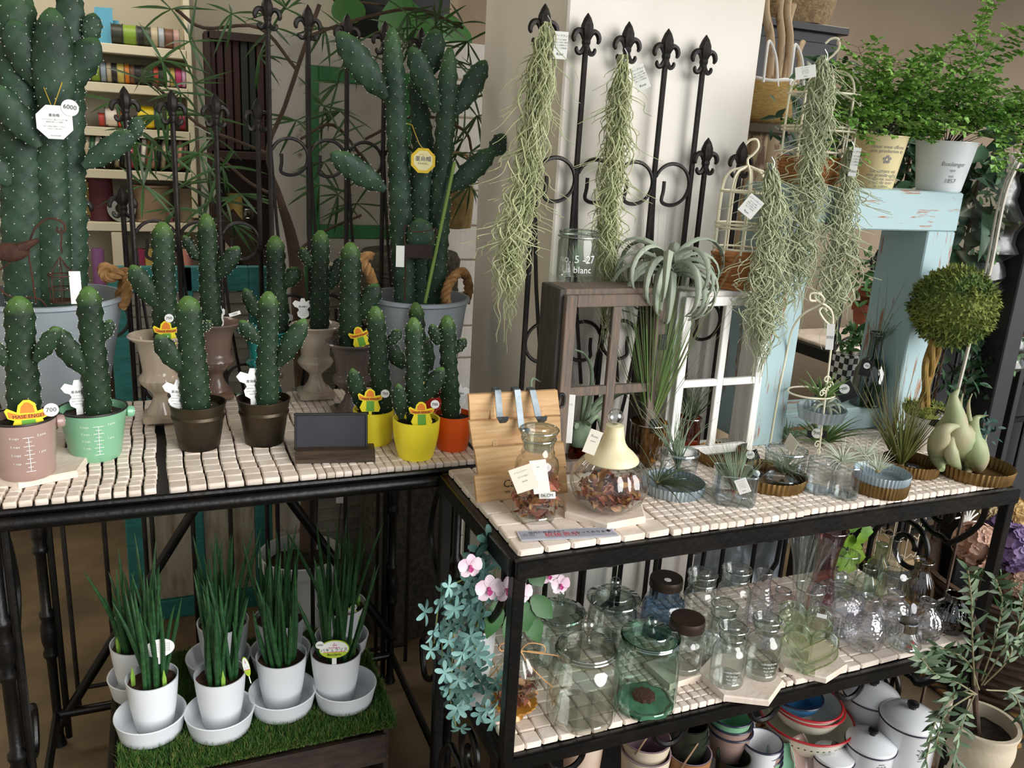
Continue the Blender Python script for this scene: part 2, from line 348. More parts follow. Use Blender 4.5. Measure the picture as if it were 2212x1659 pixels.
for x in (-.004, SW-.004):                           # side scrolls, one high and one low on each end
    for z0 in (LOW+.01, BOT+.01):
        top = [(x, .045, z0+.34), (x, .05, z0+.26), (x, .11, z0+.185)]
        part('side_scroll', MB().tube(curve(top+spiral((x, .16, z0+.25), .066, .018, -1.9, 1.35), 3), .0072, 8), m_iron, S)
        bot = [(x, .34, z0+.02), (x, .335, z0+.11), (x, .28, z0+.18)]
        part('side_scroll', MB().tube(curve(bot+spiral((x, .225, z0+.115), .07, .02, 1.2, 1.3), 3), .0072, 8), m_iron, S)
        part('side_bar_upright', MB().tube([(x, .19, z0), (x, .19, z0+.17)], .006, 6), m_iron, S)
for k in range(12):                                  # back grille
    x = .05+k*.098; part('back_rod', MB().tube([(x, SD-.004, LOW), (x, SD-.004, TOP-.04)], .0062, 6), m_iron, S)
for k in range(5):
    x = .14+k*.235
    part('back_scroll', MB().tube(curve(spiral((x-.055, SD-.012, TOP-.10), .014, .052, 3.4, .95, axis='y')+[(x, SD-.012, TOP-.06)]+spiral((x+.055, SD-.012, TOP-.10), .052, .014, PI*.9, -.95, axis='y'), 2), .0065, 6), m_iron, S)
    part('back_scroll', MB().tube(curve(spiral((x+.03, SD-.012, LOW+.16), .016, .06, 1.0, 1.0, axis='y')+[(x+.06, SD-.012, LOW+.05), (x+.02, SD-.012, LOW+.005)], 2), .0065, 6), m_iron, S)
    part('under_scroll', MB().tube(curve(spiral((x, .02, LOW-.06), .045, .03, PI, .6, axis='y'), 2), .0058, 6), m_iron, S)
tl = []
def addt(g, z): tl.extend((x, y, z, w, d, a) for x, y, w, d, a in g)
addt(grid(0, 0, 6, 7, .05, .05, .0016), TOP); addt(grid(0, .352, 6, 1, .05, .026, .0016), TOP)
addt(grid(.302, -.004, 15, 19, .0202, .0199, .0014, wob=.001, skew=.0004), TOP); addt(grid(.607, .001, 29, 19, .0199, .0198, .0014, wob=.001, skew=-.0002), TOP)
addt(grid(.004, .0, 9, 11, .0345, .0345, .002, wob=.002), LOW); addt(grid(.316, .0, 17, 19, .02, .02, .002, wob=.002), LOW)
addt(grid(.66, .0, 5, 19, .036, .02, .002, wob=.001), LOW); addt(grid(.842, .002, 6, 11, .056, .0345, .0022), LOW)
lay(S, tl, 298, lambda t: t[1]*.6-(.35 if t[3] > .03 else 0)-(.1 if t[2] > .8 else 0)+(.25 if t[1] > .25 else 0))
# dark timber floor of the bottom tier: round wood slices on the tray
m_slice = mat('cut_wood_slice', '#b98a58', .8, c2='#8d6238', scale=30, rnd=.2)
sm = MB().lathe([(.0, .012), (.017, .012), (.0185, .010), (.0185, 0)][::-1], 12, cap1=False).mesh('wood_slice', m_slice)
tmat = thing('wood_slice_mat', 'mat of round cut wood slices under the enamel canisters', 'mat', (.93, .17, BOT-.002))
for i in range(15):
    for j in range(9):
        if (i+j) % 1 == 0: ob('wood_slice', sm, tmat, ((i-7)*.035+(.017 if j % 2 else 0), (j-4)*.036, 0), (0, 0, R.uniform(0, 6)))
# ---------------------------------------------------------------- cacti
def cactus_mat(name, a, b, tip):
    m, t, p = nt(name); N = t.nodes; L = t.links; p.inputs['Roughness'].default_value = .5; p.inputs['Specular IOR Level'].default_value = .25
    tc = N.new('ShaderNodeTexCoord'); n = N.new('ShaderNodeTexNoise'); n.inputs['Scale'].default_value = 22; L.new(tc.outputs['Object'], n.inputs[0])
    r = N.new('ShaderNodeValToRGB'); r.color_ramp.elements[0].position = .35; r.color_ramp.elements[1].position = .7
    r.color_ramp.elements[0].color = hexc(a); r.color_ramp.elements[1].color = hexc(b); L.new(n.outputs[0], r.inputs[0])
    sp = N.new('ShaderNodeSeparateXYZ'); L.new(tc.outputs['Generated'], sp.inputs[0])
    mr = N.new('ShaderNodeMapRange'); mr.inputs[1].default_value = .86; mr.inputs[2].default_value = 1.0; mr.inputs[4].default_value = .75; L.new(sp.outputs[2], mr.inputs[0])
    mx = N.new('ShaderNodeMix'); mx.data_type = 'RGBA'; L.new(mr.outputs[0], mx.inputs['Factor']); L.new(r.outputs[0], mx.inputs['A']); mx.inputs['B'].default_value = hexc(tip)
    L.new(mx.outputs['Result'], p.inputs['Base Color'])
    bn = N.new('ShaderNodeBump'); bn.inputs['Strength'].default_value = .2; n2 = N.new('ShaderNodeTexNoise'); n2.inputs['Scale'].default_value = 130; L.new(tc.outputs['Object'], n2.inputs[0]); L.new(n2.outputs[0], bn.inputs['Height']); bn.inputs['Distance'].default_value = .003; L.new(bn.outputs[0], p.inputs['Normal'])
    return m
m_cact = cactus_mat('cactus_skin', '#18281a', '#273d27', '#5f833f'); m_cactb = cactus_mat('old_cactus_skin', '#243829', '#385040', '#4f7342')
m_areole = mat('areole_wool', '#e6e4cf', .9)
m_soil = mat('potting_soil', '#1d1610', .95, c2='#3a2d22', scale=60, bump=.9, bscale=150)
def segment(base, tip, w, flat=.62, neck=False, sp=.021, curve_off=(0, 0, 0), side=None, bump=1.0):
    base, tip = Vector(base), Vector(tip); ax = tip-base; Ln = ax.length; ax.normalize()
    view = Vector((CAM.x-base.x, CAM.y-base.y, 0)).normalized() if side is None else Vector(side)
    sx = view.cross(ax).normalized(); sy = ax.cross(sx)
    r = w/2; nc = max(6, round(2*PI*r*.82/sp)); rows = max(3, round(Ln/(sp*1.25)))
    na = nc*4; nl = min(rows*4, 110); mb = MB(); dots = MB(); off = Vector(curve_off)
    def rad(t):
        if neck: e = max(0, 1-((t-.56)/.56)**2) if t < .56 else max(0, 1-((t-.56)/.44)**2); return r*max(.30 if t < .3 else .0, e**.55)
        e = 1.0 if t < .80 else math.sqrt(max(0, 1-((t-.80)/.2)**2)); return r*(.93+.07*math.sin(t*7))*e
    def pos(a, t, ex):
        k = rad(t)+ex*min(1, rad(t)/r*1.3); return base+ax*(Ln*t)+off*math.sin(PI*t)+sx*(k*math.cos(a))+sy*(k*flat*math.sin(a))
    h = sp*.055*bump; vs = []; fs = []
    for i in range(nl+1):
        t = i/nl*.995; 
        for j in range(na):
            a = 2*PI*j/na; vs.append(pos(a, t, h*2.2*math.cos(nc*a)*math.cos(2*PI*t*rows)))
    for i in range(nl):
        for j in range(na): fs.append((i*na+j, i*na+(j+1) % na, (i+1)*na+(j+1) % na, (i+1)*na+j))
    fs.append(tuple(range(nl*na, (nl+1)*na))); mb.add(vs, fs)
    for i in range(1, 2*rows+1):
        t = i/(2*rows)
        if rad(t) < r*.25 or t > .99: continue
        for j in range(nc):
            a = 2*PI*(j+(.5 if i % 2 else 0))/nc
            if math.sin(a) > -.5: dots.dot(pos(a, t, h*2+.0006), sp*.052)
    return mb, dots
def cactus(root, o, segs, y, sp=.021, m=m_cact, big=1.0):
    """segs: (u0,v0,u1,v1,width_px,kind,dy) given as pixels, laid out in the upright plane of the pot"""
    for s in segs:
        u0, v0, u1, v1, w, k = s[:6]; dy = s[6] if len(s) > 6 else 0; dy2 = s[7] if len(s) > 7 else dy
        a = ony(u0, v0, y+dy); b = ony(u1, v1, y+dy2); px = mpp(a)
        mb, d = segment(a-o, b-o, w*px, neck=(k == 'p'), sp=sp, flat=.62 if k == 's' else .42, side=Vector((CAM.x-a.x, CAM.y-a.y, 0)).normalized())
        st = part('stem' if k == 's' else 'pad', mb, m, root, ang=80); part('areoles', d, m_areole, st, False, 'stuff')
# ---- pots
def lathe_pot(prof, r_in=.92, wall=.003): return prof
def pot_geom(rb, rtp, H, wall=.004, lip=0, curve_=0.0, band=None, soil=.86):
    out = [(rb*.96, 0), (rb, .003)]; n = 10
    for k in range(1, n+1):
        t = k/n; r = rb+(rtp-rb)*(t+curve_*math.sin(PI*t)); out.append((r, .003+(H-.003)*t))
    if band: out = [p for p in out if abs(p[1]-band*H) > .008]+[(rb+(rtp-rb)*band, band*H-.006), (rb+(rtp-rb)*band+.0022, band*H), (rb+(rtp-rb)*band, band*H+.006)]; out.sort(key=lambda p: p[1])
    if lip: out += [(rtp+lip, H), (rtp+lip, H+lip*1.2), (rtp, H+lip*1.4)]
    zt = out[-1][1]; out += [(rtp-wall, zt), (rtp-wall-.001, H*.9), (rb+(rtp-rb)*.6-wall, H*.62), (rb*.5, H*.55)]
    return out
def soil_mb(r, z, n=24):
    mb = MB(); vs = [(0, 0, z+.002)]; fs = []
    for k, f in enumerate((.35, .7, 1)):
        for j in range(n): a = 2*PI*j/n; vs.append((r*f*math.cos(a), r*f*math.sin(a), z+R.uniform(-.003, .003)))
    for j in range(n): fs.append((0, 1+j, 1+(j+1) % n))
    for k in range(2):
        for j in range(n): fs.append((1+k*n+j, 1+(k+1)*n+j, 1+(k+1)*n+(j+1) % n, 1+k*n+(j+1) % n))
    return mb.add(vs, fs)
def pot(name, label, cat, u, vb, rb, ur, vr, rtp, z, m, group=None, n=40, **kw):
    c, r = bp(u, vb, rb, z); t = thing(name, label, cat, c, 0, group)
    H = hz(c, vr)-z; rr = rtp*mpp(c+Vector((0, 0, H)))
    part('pot', MB().lathe(pot_geom(r, rr, H, **kw), n), m, t); part('soil', soil_mb(rr*.93, H*.86), m_soil, t)
    return t, c, r, rr, H
m_mauve = mat('mauve_enamel', '#a58a80', .35, c2='#9c8177', scale=5, coat=.3); m_mint = mat('mint_enamel', '#7fb48f', .3, c2='#78ab88', scale=5, coat=.4)
m_tin = mat('aged_tin', '#4a4030', .42, .7, c2='#2d271e', scale=9, bump=.15, bscale=50); m_yel = mat('yellow_plastic', '#fbe93a', .3, spec=.4); m_ora = mat('orange_plastic', '#e0591a', .3)
m_redp = mat('red_plastic', '#a8241c', .35); m_dark = mat('dark_rim', '#1f1b1a', .4); m_wire = mat('galvanised_wire', '#a7a9a8', .35, .9); m_white = mat('white_card', '#f2f2ee', .6)
m_ink = mat('black_ink', '#20201f', .7); m_grey_ink = mat('grey_ink', '#8a8a88', .7); m_whitep = mat('white_print', '#e9ece8', .5); m_red_ink = mat('red_ink', '#d5404a', .6)
m_slab = mat('cream_stone', '#eaddcf', .65, c2='#dccab8', scale=9, bump=.3, bscale=70)
def slab(label, u, v, rpx, z, rot, h=.013, sides=6, sq=1.0):
    c = onz(u, v, z); r = rpx*mpp(c); t = MB()
    P = [(r*math.cos(rot+2*PI*k/sides), r*sq*math.sin(rot+2*PI*k/sides)) for k in range(sides)]
    Q = [(x*.965, y*.965) for x, y in P]; k = sides
    t.add([(x, y, 0) for x, y in P]+[(x, y, h-.003) for x, y in P]+[(x, y, h) for x, y in Q], [(i, (i+1) % k, k+(i+1) % k, k+i) for i in range(k)]+[(k+i, k+(i+1) % k, 2*k+(i+1) % k, 2*k+i) for i in range(k)]+[tuple(range(2*k, 3*k)), tuple(range(k-1, -1, -1))])
    return tag(part('stone_slab', t, m_slab, None, False, loc=(c.x, c.y, z)), label, 'stone slab')
def scale_marks(t, r0, slope, H, a0, m):
    mb = MB()
    def pt(da, z): r = r0+slope*z+.0008; return (r*math.cos(a0+da), r*math.sin(a0+da), z)
    def seg(d0, z0, d1, z1, w=.0009):
        a, b = Vector(pt(d0, z0)), Vector(pt(d1, z1)); n = Vector((math.cos(a0), math.sin(a0), 0)); s = (b-a).normalized().cross(n)*w/2; mb.quad(a-s, a+s, b+s, b-s)
    seg(0, H*.18, 0, H*.78)
    for k in range(9): w = .16 if k % 2 == 0 else .09; seg(-w, H*(.18+.075*k), w, H*(.18+.075*k))
    part('measuring_scale', mb, m, t, False)
    for k, (l, r_) in enumerate((('1 cup', ''), ('2 cups', '1 pint'), ('3 cups', ''), ('4 cups', '2 pints'))):
        zz = H*(.18+.15*(k+1)); cylletters(l, .0062, m, t, r0+slope*zz, zz, a0-.42, slope=slope)
        if r_: cylletters(r_, .0062, m, t, r0+slope*zz, zz+.002, a0+.42, slope=slope)
Z = TOP
slab('cream hexagonal stone slab under the mauve enamel bucket', 78, 1012, 112, Z, .35)
def bucket(label, u, vb, rb, ur, vr, rtp, z, m, segs, knobs=True):
    t, c, r, rr, H = pot('potted_cactus', label, 'potted cactus', u, vb, rb, ur, vr, rtp, z, m, 'small potted cacti', wall=.003)
    part('rim', MB().tube([((rr)*math.cos(a), rr*math.sin(a), H) for a in [2*PI*k/40 for k in range(40)]], .0022, 6, closed=True), m_dark, t)
    a0 = facing(c)
    for e in (-1, 1):
        a = a0+e*PI/2; d = Vector((math.cos(a), math.sin(a), 0)); part('handle_knob', MB().lathe([(.007, 0), (.012, .003), (.012, .012), (.009, .016)], 14, Vector((0, 0, H*.86))+d*(rr*.95), cap1=True, ax=d), m, t)
    f = Vector((math.cos(a0), math.sin(a0), 0)); sdv = Vector((math.cos(a0+PI/2), math.sin(a0+PI/2), 0)); pts = []
    for k in range(21):
        b = PI*k/20; pts.append(sdv*((rr+.013)*math.cos(b)) - f*((rr+.02)*math.sin(b))*.98 + Vector((0, 0, H*.86-.04*math.sin(b))))
    part('wire_handle', MB().tube(pts, .0013, 5), m_wire, t)
    scale_marks(t, r, (rr-r)/H, H, a0+.12, m_whitep); cactus(t, c, segs, c.y)
    return t, c, r, rr, H
buckets = {}
buckets['mauve'] = bucket('cactus in a mauve enamel bucket with white measuring marks', 62, 1040, 55, 62, 900, 66, Z+.013, m_mauve, [(54, 915, 40, 638, 64, 's'), (12, 790, -14, 738, 30, 'p', -.01), (76, 780, 128, 706, 36, 'p', -.02)])
buckets['mint'] = bucket('cactus in a mint green enamel bucket with white measuring marks', 210, 1000, 50, 213, 880, 68, Z, m_mint, [(213, 900, 190, 617, 55, 's'), (182, 806, 112, 705, 46, 'p', -.01), (224, 735, 240, 690, 24, 'p')])
small = [('tin', 'cactus with a left pad in a dark bronze tin pot before the cream urn', m_tin, (432, 978, 42, 424, 870, 58), dict(band=.72, lip=.0015, wall=.0015), [(424, 890, 405, 638, 60, 's'), (388, 800, 338, 722, 42, 'p', -.01), (436, 716, 456, 692, 16, 'p')]),
 ('tin2', 'cactus with two pads in a dark bronze tin pot before the teal urn', m_tin, (572, 968, 40, 573, 861, 55), dict(band=.72, lip=.0015, wall=.0015), [(577, 882, 580, 628, 48, 's'), (602, 790, 660, 688, 42, 'p', -.01), (560, 742, 518, 692, 30, 'p', -.005)]),
 ('yellow_back', 'cactus in a yellow plastic pot beside the chalkboard', m_yel, (806, 966, 40, 807, 883, 44), dict(curve_=.25, wall=.003), [(828, 900, 810, 660, 42, 's'), (785, 890, 760, 795, 34, 'p', -.01), (838, 745, 866, 712, 24, 'p'), (872, 795, 832, 738, 34, 'p', .02)]),
 ('yellow_front', 'cactus in a yellow plastic pot at the table edge before the orange pot', m_yel, (897, 998, 38, 898, 903, 51), dict(curve_=.25, wall=.003), [(897, 915, 893, 684, 40, 's'), (867, 905, 860, 828, 30, 'p', -.012), (916, 864, 958, 793, 36, 'p', -.005)]),
 ('orange', 'cactus in an orange plastic pot', m_ora, (976, 978, 33, 975, 893, 42), dict(curve_=.22, wall=.003), [(974, 905, 965, 680, 40, 's'), (982, 762, 1006, 731, 22, 'p'), (946, 745, 932, 700, 24, 'p')]),
 ('red', 'cactus in a red plastic pot hidden behind the yellow and orange pots', m_redp, (922, 915, 30, 922, 850, 38), dict(curve_=.2, wall=.003), [(912, 870, 898, 652, 36, 's'), (930, 800, 915, 722, 30, 'p')])]
for k, lab, m, g, kw, segs in small:
    t, c, r, rr, H = pot('potted_cactus', lab, 'potted cactus', *g, Z, m, 'small potted cacti', **kw); cactus(t, c, segs, c.y); buckets[k] = (t, c, r, rr, H)
# ---- glazed urns
URN = [(.0, .0), (.34, .0), (.34, .10), (.30, .14), (.20, .22), (.15, .30), (.17, .335), (.22, .36), (.36, .44), (.42, .50), (.40, .545), (.36, .565), (.35, .60), (.40, .80), (.47, .92), (.60, .965), (.63, .985), (.60, 1.0), (.54, .985), (.42, .90), (.36, .80), (.1, .78)]
def urn(label, u, vb, wb, vr, rtp, m, segs, dirt=None):
    c, r = bp(u, vb, wb, Z); c.z = Z; t = thing('urn_planter', label, 'urn planter', c, 0, 'glazed urn planters'); H = hz(c, vr)-Z; rr = rtp*mpp(c+Vector((0, 0, H)))
    k = rr/.63
    def fl(a, q, z):
        s = z/H
        if .36 < s < .55: return q*(1+.10*abs(math.sin(a*9))*math.sin(PI*(s-.36)/.19))
        return q
    P = [(a*k, b*H) for a, b in URN[2:]]
    part('pot', MB().lathe(P, 54, fn=fl, cap0=False), m, t)
    part('plinth', MB().cbox((0, 0, H*.055), (wb*2*mpp(c), wb*2*mpp(c), H*.11), .006), m, t)
    part('soil', soil_mb(k*.41, H*.86), m_soil, t); cactus(t, c, segs, c.y)
    return t, c, rr, H
m_creamg = mat('cream_glaze', '#c9b9a4', .22, c2='#b39f88', scale=7, coat=.5); m_brown = mat('brown_glaze', '#6b5c55', .3, c2='#7d5f4c', scale=6, coat=.4, bump=.1); m_teal = mat('teal_glaze', '#1f8d86', .2, c2='#13534f', scale=11, coat=.5)
m_crack = mat('crackled_cream_glaze', '#cbbfae', .22, c2='#ad9d8b', scale=16, coat=.5); m_greyg = mat('grey_brown_glaze', '#57504e', .3, c2='#6e5a50', scale=7, coat=.4)
u1 = urn('plain cream glazed urn with a one-padded cactus', 350, 920, 36, 722, 60, m_creamg, [(357, 730, 351, 478, 50, 's'), (335, 660, 283, 572, 42, 'p', -.01)])
u2 = urn('brown glazed urn with a two-armed cactus', 470, 868, 33, 694, 56, m_brown, [(458, 720, 445, 460, 43, 's'), (427, 560, 396, 508, 22, 'p'), (470, 600, 516, 532, 36, 'p', -.01)])
u3 = urn('teal glazed urn with a cactus', 572, 856, 33, 712, 56, m_teal, [(602, 730, 594, 508, 44, 's'), (613, 620, 646, 578, 34, 'p', -.01), (558, 690, 528, 622, 28, 'p', -.01)])
u4 = urn('cream crackle-glazed urn with painted scrolls and a cactus', 682, 868, 37, 700, 55, m_crack, [(690, 720, 693, 496, 41, 's'), (672, 578, 650, 534, 22, 'p'), (712, 625, 742, 550, 28, 'p')])
u5 = urn('dark grey glazed urn with a cactus beside the yellow pot', 760, 910, 40, 736, 60, m_greyg, [(757, 760, 757, 522, 48, 's'), (782, 680, 816, 612, 40, 'p', -.01), (775, 690, 800, 655, 30, 'p')])
# ---- big zinc buckets with rope handles and old cacti
m_zinc = mat('galvanised_zinc', '#a3adb5', .5, .2, c2='#929ca5', scale=6, bump=.08, bscale=30); m_rope = mat('jute_rope', '#b08757', .9, c2='#8a6238', scale=40, bump=.6, bscale=200)
def rope(mb, pts, r):
    P = curve(pts, 14); n = len(P); tw = n*.42
    for s in range(3):
        Q = []
        for i, p in enumerate(P):
            a = P[max(0, i-1)]; b = P[min(n-1, i+1)]; d = (b-a).normalized(); e = d.orthogonal().normalized()
            e = Vector((0, 1, 0)) - d*d.y; e = e.normalized() if e.length > .05 else d.orthogonal().normalized(); f = d.cross(e); an = i*.42+2*PI*s/3
            Q.append(p+(e*math.cos(an)+f*math.sin(an))*r*.5)
        mb.tube(Q, r*.56, 6)
def zinc(label, u, vb, rb, ur, vr, rtp, segs, ropes, m, sp):
    c, r = bp(u, vb, rb, Z); t = thing('potted_cactus', label, 'potted cactus', c, 0); H = hz(c, vr)-Z; rr = rtp*mpp(c+Vector((0, 0, H)))
    prof = [(r, 0), (r+.002, .004), (rr*.97, H*.9), (rr, H-.008), (rr+.006, H-.004), (rr+.006, H+.004), (rr-.002, H+.005), (rr-.004, H-.006), (rr*.93, H*.78), (r*.8, H*.74)]
    part('bucket', MB().lathe(prof, 56), m_zinc, t); part('soil', soil_mb(rr*.93, H*.78), m_soil, t)
    for rp in ropes:
        mb = MB(); rope(mb, [ony(a, b, c.y+d)-c for a, b, d in rp], .0125); h = part('rope_handle', mb, m_rope, t)
    cactus(t, c, segs, c.y, sp, m_cactb); return t, c, rr, H
zl = zinc('large zinc bucket with rope handle and a giant many-stemmed cactus', 125, 912, 96, 125, 640, 152, [(58, 668, 32, -60, 84, 's', -.02), (120, 668, 106, 150, 68, 's', -.02), (156, 668, 150, 120, 62, 's'), (122, 290, 112, 15, 82, 'p', -.06), (157, 235, 150, -40, 66, 'p', -.02), (140, 195, 210, 82, 62, 'p', -.05), (192, 95, 204, 28, 38, 'p', -.04), (78, 185, 25, 40, 66, 'p', -.05), (84, 318, -20, 180, 56, 'p', -.08), (180, 360, 294, 285, 48, 'p', -.05), (284, 304, 302, 252, 30, 'p', -.05), (20, 400, -30, 330, 50, 'p', -.05)],
  [[(258, 650, .02), (266, 600, .02), (225, 578, .0), (232, 600, -.02), (275, 590, -.03), (272, 640, -.04), (262, 662, -.05)]], m_zinc, .027)
zr = zinc('zinc bucket with two rope handles and a tall branching cactus', 897, 893, 72, 902, 642, 106, [(876, 668, 846, 55, 47, 's', -.01), (912, 668, 908, 320, 52, 's', .0), (918, 360, 900, 160, 46, 's', .05), (937, 668, 972, 100, 44, 's', -.02), (834, 212, 728, 68, 58, 'p', -.02), (832, 410, 714, 330, 50, 'p', -.03), (944, 242, 888, 100, 48, 'p', -.03), (982, 248, 1050, 130, 46, 'p', -.02), (922, 170, 944, 62, 52, 'p', .03), (972, 412, 1068, 322, 46, 'p', -.03), (1060, 335, 1096, 292, 40, 'p', -.03), (915, 560, 905, 470, 60, 'p', -.05)],
  [[(968, 664, -.06), (962, 640, -.07), (975, 605, -.06), (1000, 588, -.02), (1012, 620, .03), (1005, 655, .05)], [(805, 612, .0), (798, 590, -.02), (785, 560, .0), (800, 552, .03)]], m_zinc, .026)
part('plant_stake', MB().tube([ony(918, 655, zr[1].y-.07)-zr[1], ony(982, 350, zr[1].y-.05)-zr[1]], .0042, 8), mat('green_stake', '#7d9a48', .5), zr[0])
# ---- labels in the pots
m_yelc = mat('yellow_sign', '#f2e22e', .5); m_orac = mat('orange_sign', '#e8862c', .5)
def upright(name, label, cat, p, group=None, tilt=0, roll=0):
    t = thing(name, label, cat, p, facing(p)+PI/2, group); t.rotation_euler = (tilt, roll, facing(p)+PI/2); return t
XZ = Matrix.Rotation(PI/2, 3, 'X')
def hat_sign(where, u, v, y, wpx, price=True, roll=0, pr=None):     # yellow sign with an orange hat-brim band and the nursery's name
    p = ony(u, v, y); w = wpx*mpp(p); t = upright('plant_sign', 'yellow hat-shaped sign reading MASE ENGEI '+where, 'plant sign', p, 'yellow nursery signs', 0, roll)
    o = [(-.34, -.45), (.34, -.45), (.40, -.30), (.30, .0), (.44, .06), (.5, .22), (.42, .26), (.2, .2), (.17, .40), (.05, .5), (-.08, .5), (-.2, .38), (-.24, .2), (-.44, .32), (-.5, .26), (-.44, .06), (-.30, .0), (-.42, -.28)]
    part('sign_plate', MB().prism([(a*w, b*w) for a, b in o], -.0008, .0008, XZ), m_yelc, t, False)
    part('hat_crown', MB().prism([(a*w, b*w) for a, b in ((-.17, .18), (.15, .17), (.12, .36), (.03, .44), (-.06, .44), (-.14, .34))], .0008, .0014, XZ), m_orac, t, False)
    part('hat_brim', MB().prism([(a*w, b*w) for a, b in ((-.42, .08), (-.2, .03), (.2, .03), (.42, .08), (.44, .19), (.2, .14), (-.2, .14), (-.43, .24))], .0008, .0016, XZ), m_orac, t, False)
    letter('MASE ENGEI', w*.125, m_ink, t, (0, -.002, w*.088), (PI/2, 0, 0))
    part('green_panel', MB().prism([(a*w, b*w) for a, b in ((-.16, -.43), (.16, -.43), (.15, 0), (-.15, 0))], .0008, .0013, XZ), mat('green_print', '#69a83c', .6), t, False)
    part('stake', MB().box((0, 0, -w*.5), (w*.12, .001, w*.14)), m_yelc, t, False)
    if price:
        pu, pv = pr if pr else (.52, .36)
        d = part('price_dot', MB().lathe([(w*.17, -.0006), (w*.17, .0006)], 20, (pu*w, -.002, pv*w), cap1=True, ax=(0, -1, 0)), m_white, t, False)
        letter('700', w*.16, m_ink, d, (pu*w, -.0032, pv*w), (PI/2, 0, .0))
    return t
def cloud_label(where, u, v, y, hpx, flip=1, text=True, roll=0, wide=1.0):
    p = ony(u, v, y); h = hpx*mpp(p); t = upright('plant_label', 'white cloud-shaped plant label '+where, 'plant label', p, 'white cloud plant labels', 0, roll)
    o = [(-.08, -.55), (.08, -.55), (.08, -.28), (.2, -.2), (.23, -.06), (.16, .06), (.2, .14), (.34, .2), (.34, .36), (.2, .42), (.1, .36), (.05, .5), (-.08, .5), (-.12, .36), (-.3, .42), (-.4, .3), (-.32, .17), (-.2, .12), (-.16, .04), (-.23, -.06), (-.2, -.2), (-.08, -.28)]
    part('label_plate', MB().prism([(a*h*flip*wide, b*h) for a, b in (o if flip > 0 else o[::-1])], -.0007, .0007, XZ), m_white, t, False)
    if text:
        letter('墨烏帽子', h*.085, m_ink, t, (0, -.0016, h*.17), (PI/2, 0, 0))
        for k, s in enumerate(('ウチワサボテン属', '原産地 西インド諸島', '日当たりを好みます', 'MASE ENGEI')): letter(s, h*.038, m_grey_ink, t, (0, -.0016, h*(.07-.075*k)), (PI/2, 0, 0))
    return t
B = buckets
hat_sign('in the mauve enamel bucket', 62, 906, B['mauve'][1].y-B['mauve'][3]*.62, 88, pr=(.50, .20))
hat_sign('in the yellow pot beside the chalkboard', 800, 866, B['yellow_back'][1].y-B['yellow_back'][3]*.8, 54, pr=(.58, .32))
hat_sign('in the yellow pot at the table edge', 911, 895, B['yellow_front'][1].y-B['yellow_front'][3]*.8, 56, pr=(.52, .40), roll=-.06)
hat_sign('in the red pot', 915, 850, B['red'][1].y-.02, 50)
hat_sign('in the plain cream urn', 360, 720, u1[1].y-u1[2]*.5, 54, pr=(.12, .62))
hat_sign('in the dark grey urn', 778, 728, u5[1].y-u5[2]*.45, 46, False, roll=-.3)
cloud_label('in the mint green bucket', 170, 860, B['mint'][1].y+.004, 82)
cloud_label('in the bronze pot before the cream urn', 384, 860, B['tin'][1].y+.004, 82, roll=.12)
cloud_label('in the bronze pot before the teal urn', 548, 838, B['tin2'][1].y+.004, 88)
cloud_label('in the orange pot', 992, 860, B['orange'][1].y+.01, 62)
cloud_label('in the brown urn', 478, 690, u2[1].y+.01, 58, text=False, wide=.4)
cloud_label('in the teal urn', 612, 702, u3[1].y+.01, 60, text=False)
cloud_label('in the crackle-glazed urn', 655, 672, u4[1].y+.01, 56)
p = ony(507, 678, u2[1].y-.02); t = upright('price_tag', 'small cream price tag stuck in the brown urn', 'price tag', p, None, 0, -.3); part('tag_plate', MB().cbox((0, 0, 0), (.028, .0012, .009), .0004), m_white, t, False); letter('1500', .007, m_ink, t, (0, -.0009, 0), (PI/2, 0, 0))
# octagonal white tag hanging on the giant cactus, yellow one on the branching cactus
def oct_tag(name, label, u, v, y, hpx, m, lines, cord, inner=None, mtxt=None):
    p = ony(u, v, y); h = hpx*mpp(p); t = upright(name, label, 'plant tag', p)
    P = [(h*.54*math.cos(PI/8+k*PI/4), h*.54*math.sin(PI/8+k*PI/4)) for k in range(8)]
    part('tag_plate', MB().prism(P, -.0008, .0008, XZ), m, t, False)
    if inner: part('tag_panel', MB().prism([(a*.78, b*.78) for a, b in P], .0008, .0012, XZ), inner, t, False)
    for s, z, sz, mm in lines: letter(s, h*sz, mm, t, (0, -.0018, h*z), (PI/2, 0, 0))
    c2 = t.matrix_basis.inverted() if False else None
    q = Matrix.Rotation(-(facing(p)+PI/2), 3, 'Z')
    part('cord', MB().tube([q @ (ony(a, b, y+d)-p) for a, b, d in cord], .0011, 5), mat('yellow_cord', '#c9a63a', .5), t)
    return t
tg = oct_tag('plant_tag', 'white octagonal tag reading 6000 on the giant cactus', 118, 264, zl[1].y-.11, 70, m_white, [('墨烏帽', .20, .10, m_ink), ('ウチワサボテン属 オプンチア属', .07, .05, m_grey_ink), ('原産地 西インド諸島', .0, .05, m_grey_ink), ('乾かし気味に管理してください', -.13, .045, m_grey_ink), ('日当たりの良い所で', -.2, .045, m_grey_ink), ('MASE ENGEI', -.40, .055, m_grey_ink)], [(82, 158, .06), (114, 236, .0), (134, 178, .03)])
d = part('price_dot', MB().lathe([(.0165, -.0006), (.0165, .0006)], 20, (.03, -.002, .03), cap1=True, ax=(0, -1, 0)), m_white, tg, False); letter('6000', .0125, m_ink, d, (.03, -.0034, .031), (PI/2, .12, 0))
